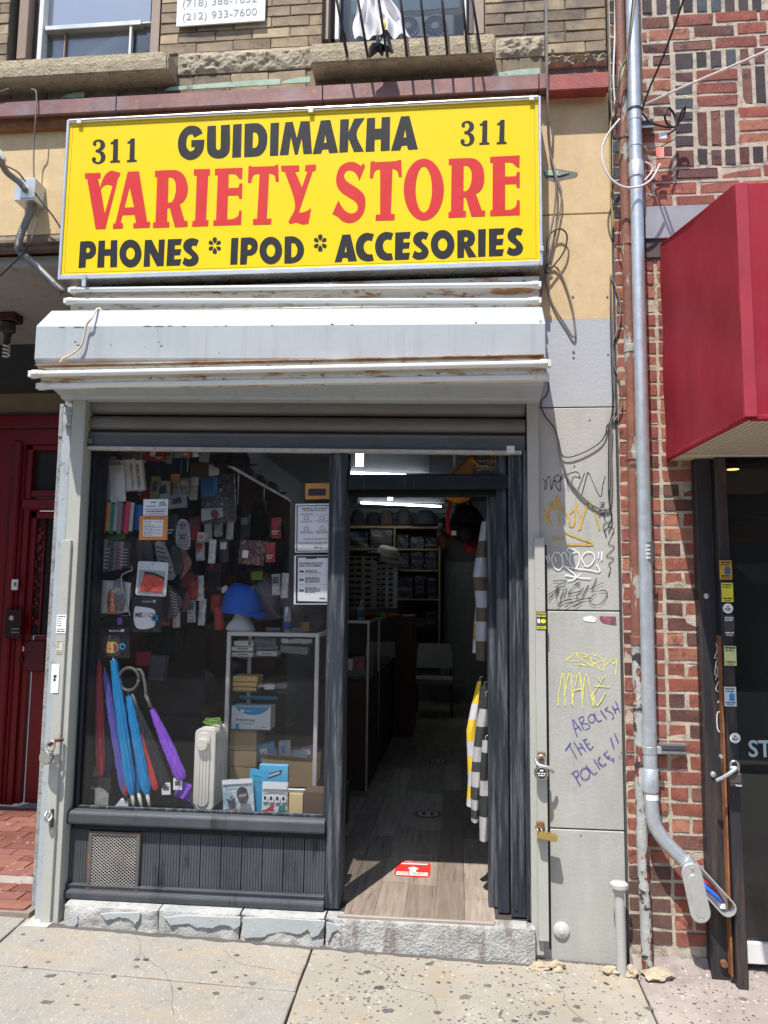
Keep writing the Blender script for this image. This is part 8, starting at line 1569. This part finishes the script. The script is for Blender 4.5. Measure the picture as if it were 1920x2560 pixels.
# --- oil heater
YR = .20; r = rect(484, 1822, 545, 2034, YR); ht_ = thing('oil_heater', 'cream oil filled radiator standing beside the display case', 'heater', ((r[0]+r[1])/2, YR+.1, ZPL)); M_cream = C('heater_cream', (.84, .82, .73), .4, var=.04); hw = r[1]-r[0]; hz0, hz1 = ZPL+.002, r[3]
def fin(x0, x1, y0, y1, z1, nm, m=M_cream, bev=.012): return MB().prism([(x, y0, z) for x, z in rrect(x0, x1, hz0, z1, min(.028, (x1-x0)*.3))], (0, y1-y0, 0)).build(nm, m, ht_, bevel=.004)
fin(r[0], r[0]+hw*.86, YR, YR+.03, hz1, 'front_plate')
for i in range(5): fin(r[0]+hw*(.06+.025*i), r[0]+hw*(.84+.006*i), YR+.036+.03*i, YR+.058+.03*i, hz1+.004, 'fin')
cx_ = r[0]+hw*.39
MB().prism([(x, YR-.008, z) for x, z in rrect(r[0]+hw*.14, r[0]+hw*.66, hz0+.02, hz1-.016, hw*.24, 6)], (0, .008, 0)).build('raised_panel', M_cream, ht_, bevel=.004)
for k_ in range(3): x = r[0]+hw*(.27+.13*k_); MB().box(x-.0012, x+.0012, YR-.0092, YR-.008, hz0+.03, hz1-.13).build('groove', C('groove', (.35, .33, .26), .6), ht_)
kz = at(517, 1860, YR).z; MB().lathe([(.031, 0), (.030, -.022), (.026, -.027), (.0, -.028)], (cx_, YR-.008, kz), (0, 1, 0), 26).build('knob', M_cream, ht_, smooth=40)
gc = at(530, 1815, YR+.08); random.seed(3)
MB().tube(curve([(gc.x+cos(t_*.9)*(.05-.0006*t_), YR+.09+sin(t_*.9)*.03, hz1+.012+.0009*t_+.004*sin(t_*2.1)) for t_ in range(26)], 4), .0055, 7).build('coiled_rope', C('cord_green', (.16, .34, .05), .5), smooth=True, label='coiled green cord lying on the oil heater', cat='rope')
# --- packs at the front
def standing(label, a, b, c, d, m, Y, rot=0, name='mask_pack', cat='mask pack', **k): return flat(name, label, cat, a, b, c, d, Y, m, .006, rot, bulge=.006, **k)
o, f = standing('white pack with a drawing of a masked face, standing front left of the case', 557, 1948, 634, 2036, C('packfront', (.74, .80, .84), .35, bump=.3, bs=40, bd=.005, layers=[((.25, .45, .58), 6, .58, .08)]), .17, 5)
pr(o, f, box_(.02, .88, .98, .99), M_pg, .008); prt(o, f, 'DUST PROOF CLOTH FACE MASK', .10, .85, .79, .045, M_pb, .009, .01); prt(o, f, 'WASHABLE', .10, .55, .72, .04, M_pb, .009)
pr(o, f, [(.66+.18*cos(2*pi*k/14), .60+.20*sin(2*pi*k/14)) for k in range(14)], C('hair_print', (.05, .05, .06), .5), .009); pr(o, f, [(.55, .58), (.80, .60), (.78, .44), (.66, .36), (.56, .44)], C('face_print', (.36, .33, .33), .5), .0095); pr(o, f, [(.54, .50), (.80, .52), (.76, .40), (.66, .33), (.56, .40)], C('maskprint', (.09, .10, .12), .5), .010)
pr(o, f, [(.14, .50), (.28, .42), (.44, .52), (.40, .30), (.28, .24), (.18, .32)], C('maskprint'), .009); pr(o, f, [(.28+.06*cos(2*pi*k/12), .60+.06*sin(2*pi*k/12)) for k in range(12)], C('coin', (.50, .40, .24), .5), .009); pr(o, f, box_(.10, .10, .28, .18), C('maskblue'), .009); pr(o, f, box_(.30, .10, .50, .18), C('orange_p', (.65, .28, .10), .5), .009); pr(o, f, [(.55, .05), (.9, .05), (.92, .28), (.7, .32), (.55, .22)], C('grey_p', (.30, .31, .33), .5), .009)
o, f = standing('bright blue pack between the two white mask packs', 617, 1924, 664, 2038, C('packcyan', (.05, .42, .76), .35, var=.12, bump=.4, bs=30, bd=.006), .20, -8); prt(o, f, 'Fashion Mask', .18, .80, .72, .05, M_pb, .009); prt(o, f, 'Fashion', .2, .7, .84, .05, M_pb, .009)
o, f = standing('white pack with four small pictures, standing front right', 655, 1955, 719, 2040, C('packfront2', (.76, .81, .82), .35, bump=.3, bs=40, bd=.005), .165, 0)
pr(o, f, box_(.02, .80, .98, .98), M_pg, .008); pr(o, f, box_(.03, .70, .97, .77), C('grey_p2', (.33, .35, .36), .5), .009)
for q in range(4): u = .04+q*.24; pr(o, f, box_(u, .42, u+.20, .64), M_pg, .009); pr(o, f, [(u+.10+.05*cos(2*pi*k/10), .54+.06*sin(2*pi*k/10)) for k in range(10)], M_pb, .0098)
pr(o, f, [(.05, .06), (.30, .05), (.48, .20), (.50, .36), (.36, .30), (.20, .20), (.05, .18)], C('redcurve', (.55, .04, .05), .5), .009); pr(o, f, [(.60, .05), (.95, .05), (.95, .34), (.72, .34)], C('tealcurve', (.06, .25, .22), .5), .009); pr(o, f, box_(.26, .03, .60, .15), M_pg, .0098); prl(o, f, [(.28, .58, .06, .06)], M_pb, .0105, 3)
o, f = flat('phone_box', 'blue box with a phone picture standing behind the front packs', 'box', 648, 1912, 720, 1958, .24, C('phonebox', (.12, .50, .80), .4, var=.15, vs=5), .03, 0); pr(o, f, [(.22, .20), (.74, .50), (.80, .75), (.28, .50)], M_pb); pr(o, f, [(.30, .30), (.70, .54), (.73, .66), (.33, .46)], C('phonescreen', (.55, .65, .70), .4), .003)
flat('board', 'cream board leaning beside the front packs', 'board', 722, 1984, 757, 2040, .125, C('creamboard', (.72, .55, .28), .7), .02, 0); flat('brown_box', 'dull brown box standing at the right end of the window', 'box', 757, 1980, 818, 2044, .135, C('brownbox', (.13, .085, .06), .8), .12, 0)
o, f = standing('black bag holding a grey mask, standing in the lower left corner', 224, 1944, 276, 2030, M_pkk, .14, 2); pr(o, f, [(.25, .05), (.92, .04), (.95, .55), (.70, .70), (.30, .68)], C('greymask', (.42, .42, .42), .6, bump=.6, bs=30, bd=.01), .008); prt(o, f, 'Fashion Mask', .12, .62, .68, .06, M_pg, .010)
MB().prism([at(x, y, .15) for x, y in ((275, 2030), (300, 2000), (320, 2000), (320, 2032))], (0, .02, .004)).build('white_paper', M_paper, label='folded white paper lying at the foot of the umbrellas', cat='paper'); flat('white_box', 'small white box low behind the red umbrella', 'box', 214, 1922, 246, 1942, .24, M_paper, .05, 4)
for a, b, rt, l in ((415, 1972, 4, 'white price tag hanging from the black umbrella'), (444, 1960, 2, 'white price tag hanging from the purple umbrella')): o, f = flat('price_tag', l, 'price tag', a-11, b-15, a+11, b+15, .13, M_paper, .001, rt); prl(o, f, [(.2, .85, .38, .16), (.2, .85, .56, .16), (.3, .7, .8, .05)], M_pb, .0014, a)
# --- umbrellas
def umbrella(label, top, bot, rt_, rb_, m, Y0, Y1, tipc=None, ferr=26, folds=9, handle=None, wrap=True):
    A, B_ = at(*top, Y0), at(*bot, Y1); t = thing('umbrella', label, 'umbrella', tuple(B_), 'closed umbrellas leaning in the window'); k = at(top[0]+1, top[1], Y0).x-A.x
    d = (B_-A); L = d.length; d.normalize(); s = d.cross(Vector((0, -1, 0))).normalized(); n_ = d.cross(s); N = 40; nr = 22
    def fn(u, v):
        an = 2*pi*u; w = rt_+(rb_-rt_)*sin(min(1, v*1.25)*pi/2); w *= (1 if v < .93 else 1-(v-.93)/.07*.45)
        w *= .88; q = 1+.19*sin(an*folds+v*5)*min(1, v*4)+.22*noise.noise(Vector((u*9, v*14, top[0])))
        return A+d*(L*v)+(s*cos(an)+n_*sin(an))*(w*k*q)
    MB().sheet(fn, N, nr).build('canopy', m, t, smooth=True)
    MB().tube([A-d*.03, B_+d*(ferr*k)], .0048, 8).build('shaft', M_galv, t, smooth=True)
    if ferr > 5: MB().tube([B_-d*.01, B_+d*(ferr*k*.9)], [.011, .007], 8).build('tip', M_sock if ferr > 20 else M_ink, t, smooth=True)
    return t, A, d, k
def UM(n, c): return mat(n, c, .38, var=.12, vs=14, st=(3, 3, .4), bump=.5, bs=60, bst=(1, 1, .15), bd=.006, layers=[(tuple(min(1, x*1.5+.04) for x in c), 16, .64, .05, (4, 4, .3))])
uR, uB, uV, uP, uK, uN = UM('umb_red', (.46, .04, .07)), UM('umb_blue', (.012, .27, .62)), UM('umb_violet', (.12, .11, .46)), UM('umb_purple', (.26, .08, .66)), UM('umb_black', (.022, .022, .026)), UM('umb_navy', (.02, .06, .16))
umbrella('red umbrella standing upright at the far left', (248, 1660), (252, 1940), 7, 11, uR, .20, .17, ferr=4); umbrella('dark red umbrella bundle behind the upright red umbrella', (238, 1580), (244, 1900), 7, 9, UM('umb_maroon', (.13, .012, .02)), .26, .24, ferr=4)
umbrella('dark blue umbrella behind the red one', (262, 1760), (272, 1935), 6, 8, uN, .24, .22, ferr=4); umbrella('violet blue umbrella left of the bright blue pair', (263, 1682), (312, 1985), 8, 10, uV, .19, .15, ferr=16); umbrella('red umbrella sliver between the violet and blue ones', (300, 1860), (316, 1990), 4, 7, UM('umb_scarlet', (.55, .05, .05)), .17, .145, ferr=4)
umbrella('bright blue umbrella with pale tip, left of two', (284, 1650), (330, 1985), 10, 13, uB, .17, .14, ferr=40); umbrella('bright blue umbrella with pale tip, right of two', (322, 1740), (368, 1985), 9, 12, uB, .18, .14, ferr=40)
umbrella('blue umbrella tip showing between the bright blue pair', (318, 1850), (347, 1985), 7, 9, UM('umb_blue2', (.012, .16, .40)), .20, .16, ferr=40)
umbrella('red umbrella right of the bright blue pair', (338, 1765), (392, 1975), 7, 12, UM('umb_red2', (.55, .06, .07)), .21, .17, ferr=10)
t, A, d, k = umbrella('black umbrella with a grey ring handle', (346, 1776), (420, 1975), 6, 14, uK, .17, .15, ferr=10)
M_grip = C('grip_grey', (.12, .12, .11), .5)
MB().tube([A-d*.09, A-d*.0], [.008, .0085], 10).build('grip', M_grip, t, smooth=True); rc = at(322, 1698, .17); MB().tube([(rc.x+25*k*cos(a_*2*pi/24), .17, rc.z+27*k*sin(a_*2*pi/24)) for a_ in range(25)], .0085, 10).build('ring_handle', M_grip, t, smooth=True)
t, A, d, k = umbrella('purple umbrella with a hooked grey handle, rightmost', (380, 1774), (456, 1950), 7, 14, uP, .17, .14, ferr=10)
MB().tube([A-d*.085, A], [.0085, .0095], 10).build('grip', M_grip, t, smooth=True); MB().tube(curve([A-d*.08, at(364, 1722, .18), at(358, 1690, .19), at(350, 1675, .2), at(338, 1676, .2)], 5), .0085, 10).build('hook_handle', M_grip, t, smooth=True)
q = [(440, 1950), (462, 1948), (480, 1970), (470, 1985), (445, 1990)]; MB().sheet(lambda u, v: at(442+u*38-v*6, 1948+v*42+u*14, .14+.012*sin(u*11+v*5)), 14, 8).build('canopy_skirt', uP, t, smooth=True)
MB().sheet(lambda u, v: at(398+u*75+v*12, 1985+v*45+u*3, .15+.02*sin(u*13)*v+.03*v), 20, 8).build('black_cloth', uK, smooth=True, label='rumpled black umbrella cloth on the display floor', cat='cloth')
# --- odd things in the dim background
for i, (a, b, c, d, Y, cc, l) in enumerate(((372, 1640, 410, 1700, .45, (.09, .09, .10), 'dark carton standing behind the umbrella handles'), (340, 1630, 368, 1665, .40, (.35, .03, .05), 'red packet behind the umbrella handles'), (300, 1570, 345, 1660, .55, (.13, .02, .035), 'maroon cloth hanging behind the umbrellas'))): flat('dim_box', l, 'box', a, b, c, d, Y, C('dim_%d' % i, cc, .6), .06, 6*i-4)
for i, (a, b, Y, l) in enumerate(((430, 1130, .5, 'leftmost'), (446, 1128, .55, 'second'), (462, 1130, .5, 'third'))): flat('cable_box', '%s slim blue black box hanging at the window top' % l, 'box', a-6, 1118, a+6, 1195-i*8, Y, C('cbox_%d' % i, ((.02, .03, .07), (.02, .05, .13), (.015, .015, .02))[i], .4), .02, 0, 'slim boxes at the window top')
M_bk = C('cubby_wood', (.22, .12, .05), .5); flat('wooden_box', 'brown wooden box high in the window', 'box', 475, 1158, 522, 1200, .8, M_bk, .2, 0)
for i, px in enumerate((525, 562, 592)): cap('navy cap with letters high in the window, %s' % ('left', 'middle', 'right')[i], at(px, 1150+i*6, 1.15), .085, capm[i % 2], .8, 'navy caps high in the window')

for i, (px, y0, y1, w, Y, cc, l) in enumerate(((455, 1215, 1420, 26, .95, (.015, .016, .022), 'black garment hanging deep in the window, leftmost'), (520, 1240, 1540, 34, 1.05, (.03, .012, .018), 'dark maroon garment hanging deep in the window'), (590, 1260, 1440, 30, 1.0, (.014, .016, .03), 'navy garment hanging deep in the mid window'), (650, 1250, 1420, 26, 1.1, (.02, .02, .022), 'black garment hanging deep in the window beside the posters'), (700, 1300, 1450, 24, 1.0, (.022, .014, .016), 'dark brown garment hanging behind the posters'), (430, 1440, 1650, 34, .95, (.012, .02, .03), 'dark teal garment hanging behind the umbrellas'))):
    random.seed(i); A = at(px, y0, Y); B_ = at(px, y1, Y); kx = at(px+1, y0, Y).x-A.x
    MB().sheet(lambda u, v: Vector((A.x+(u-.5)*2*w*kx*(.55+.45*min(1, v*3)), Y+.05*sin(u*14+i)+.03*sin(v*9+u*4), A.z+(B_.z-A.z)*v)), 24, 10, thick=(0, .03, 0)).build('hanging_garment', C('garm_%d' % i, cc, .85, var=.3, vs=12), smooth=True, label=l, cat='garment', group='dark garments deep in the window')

# --- more hanging stock, row upon row
random.seed(64)
PAL = (('black', (.02, .02, .022)), ('grey', (.22, .22, .23)), ('white', (.6, .6, .61)), ('navy', (.02, .03, .09)), ('red', (.38, .03, .03)), ('brown', (.12, .07, .04)), ('teal', (.02, .15, .16)), ('silver', (.38, .39, .4)))
ORD = ('first', 'second', 'third', 'fourth', 'fifth', 'sixth', 'seventh', 'eighth', 'ninth', 'tenth', 'eleventh', 'twelfth')
for ri, (y0, y1, xs_a, rown) in enumerate(((1124, 1152, range(268, 520, 22), 'along the window top'), (1196, 1246, (352, 366, 440, 462, 484), 'beside the slim white boxes'), (1290, 1345, (428, 486, 520, 545, 575, 612, 690), 'across the middle of the window'), (1352, 1405, (330, 368, 402, 500, 530, 560, 676), 'below the striped mask'), (1436, 1492, (326, 480, 500, 690, 712), 'level with the paisley pack'), (1500, 1560, (314, 410, 440, 478, 505), 'above the umbrellas'))):
    for i, px in enumerate(xs_a):
        nm, cc = PAL[random.randrange(8)]; w = random.uniform(7, 13); d0 = random.uniform(-5, 6)
        o, f = flat('hanging_pack', '%s pack, %s of the dim row hanging %s' % (nm, ORD[i], rown), 'pack', px-w, y0+d0, px+w, y1+d0+random.uniform(-8, 8), .40+.05*(ri % 3)+.02*(i % 3), C('stock_%s' % nm, cc, .35, var=.35, vs=40, bump=.6, bs=40, bd=.008), .012, random.uniform(-8, 8), 'dim rows of hanging packs', bulge=.008)
        if i % 2: pr(o, f, box_(.15, .55, .85, .85), C('stock_%s' % PAL[(i*3+ri) % 8][0], PAL[(i*3+ri) % 8][1], .5), .010, 'label')
        if i % 3 == 0: prl(o, f, [(.15, .85, .3, .05), (.2, .7, .18, .05)], M_pg, .011, i)
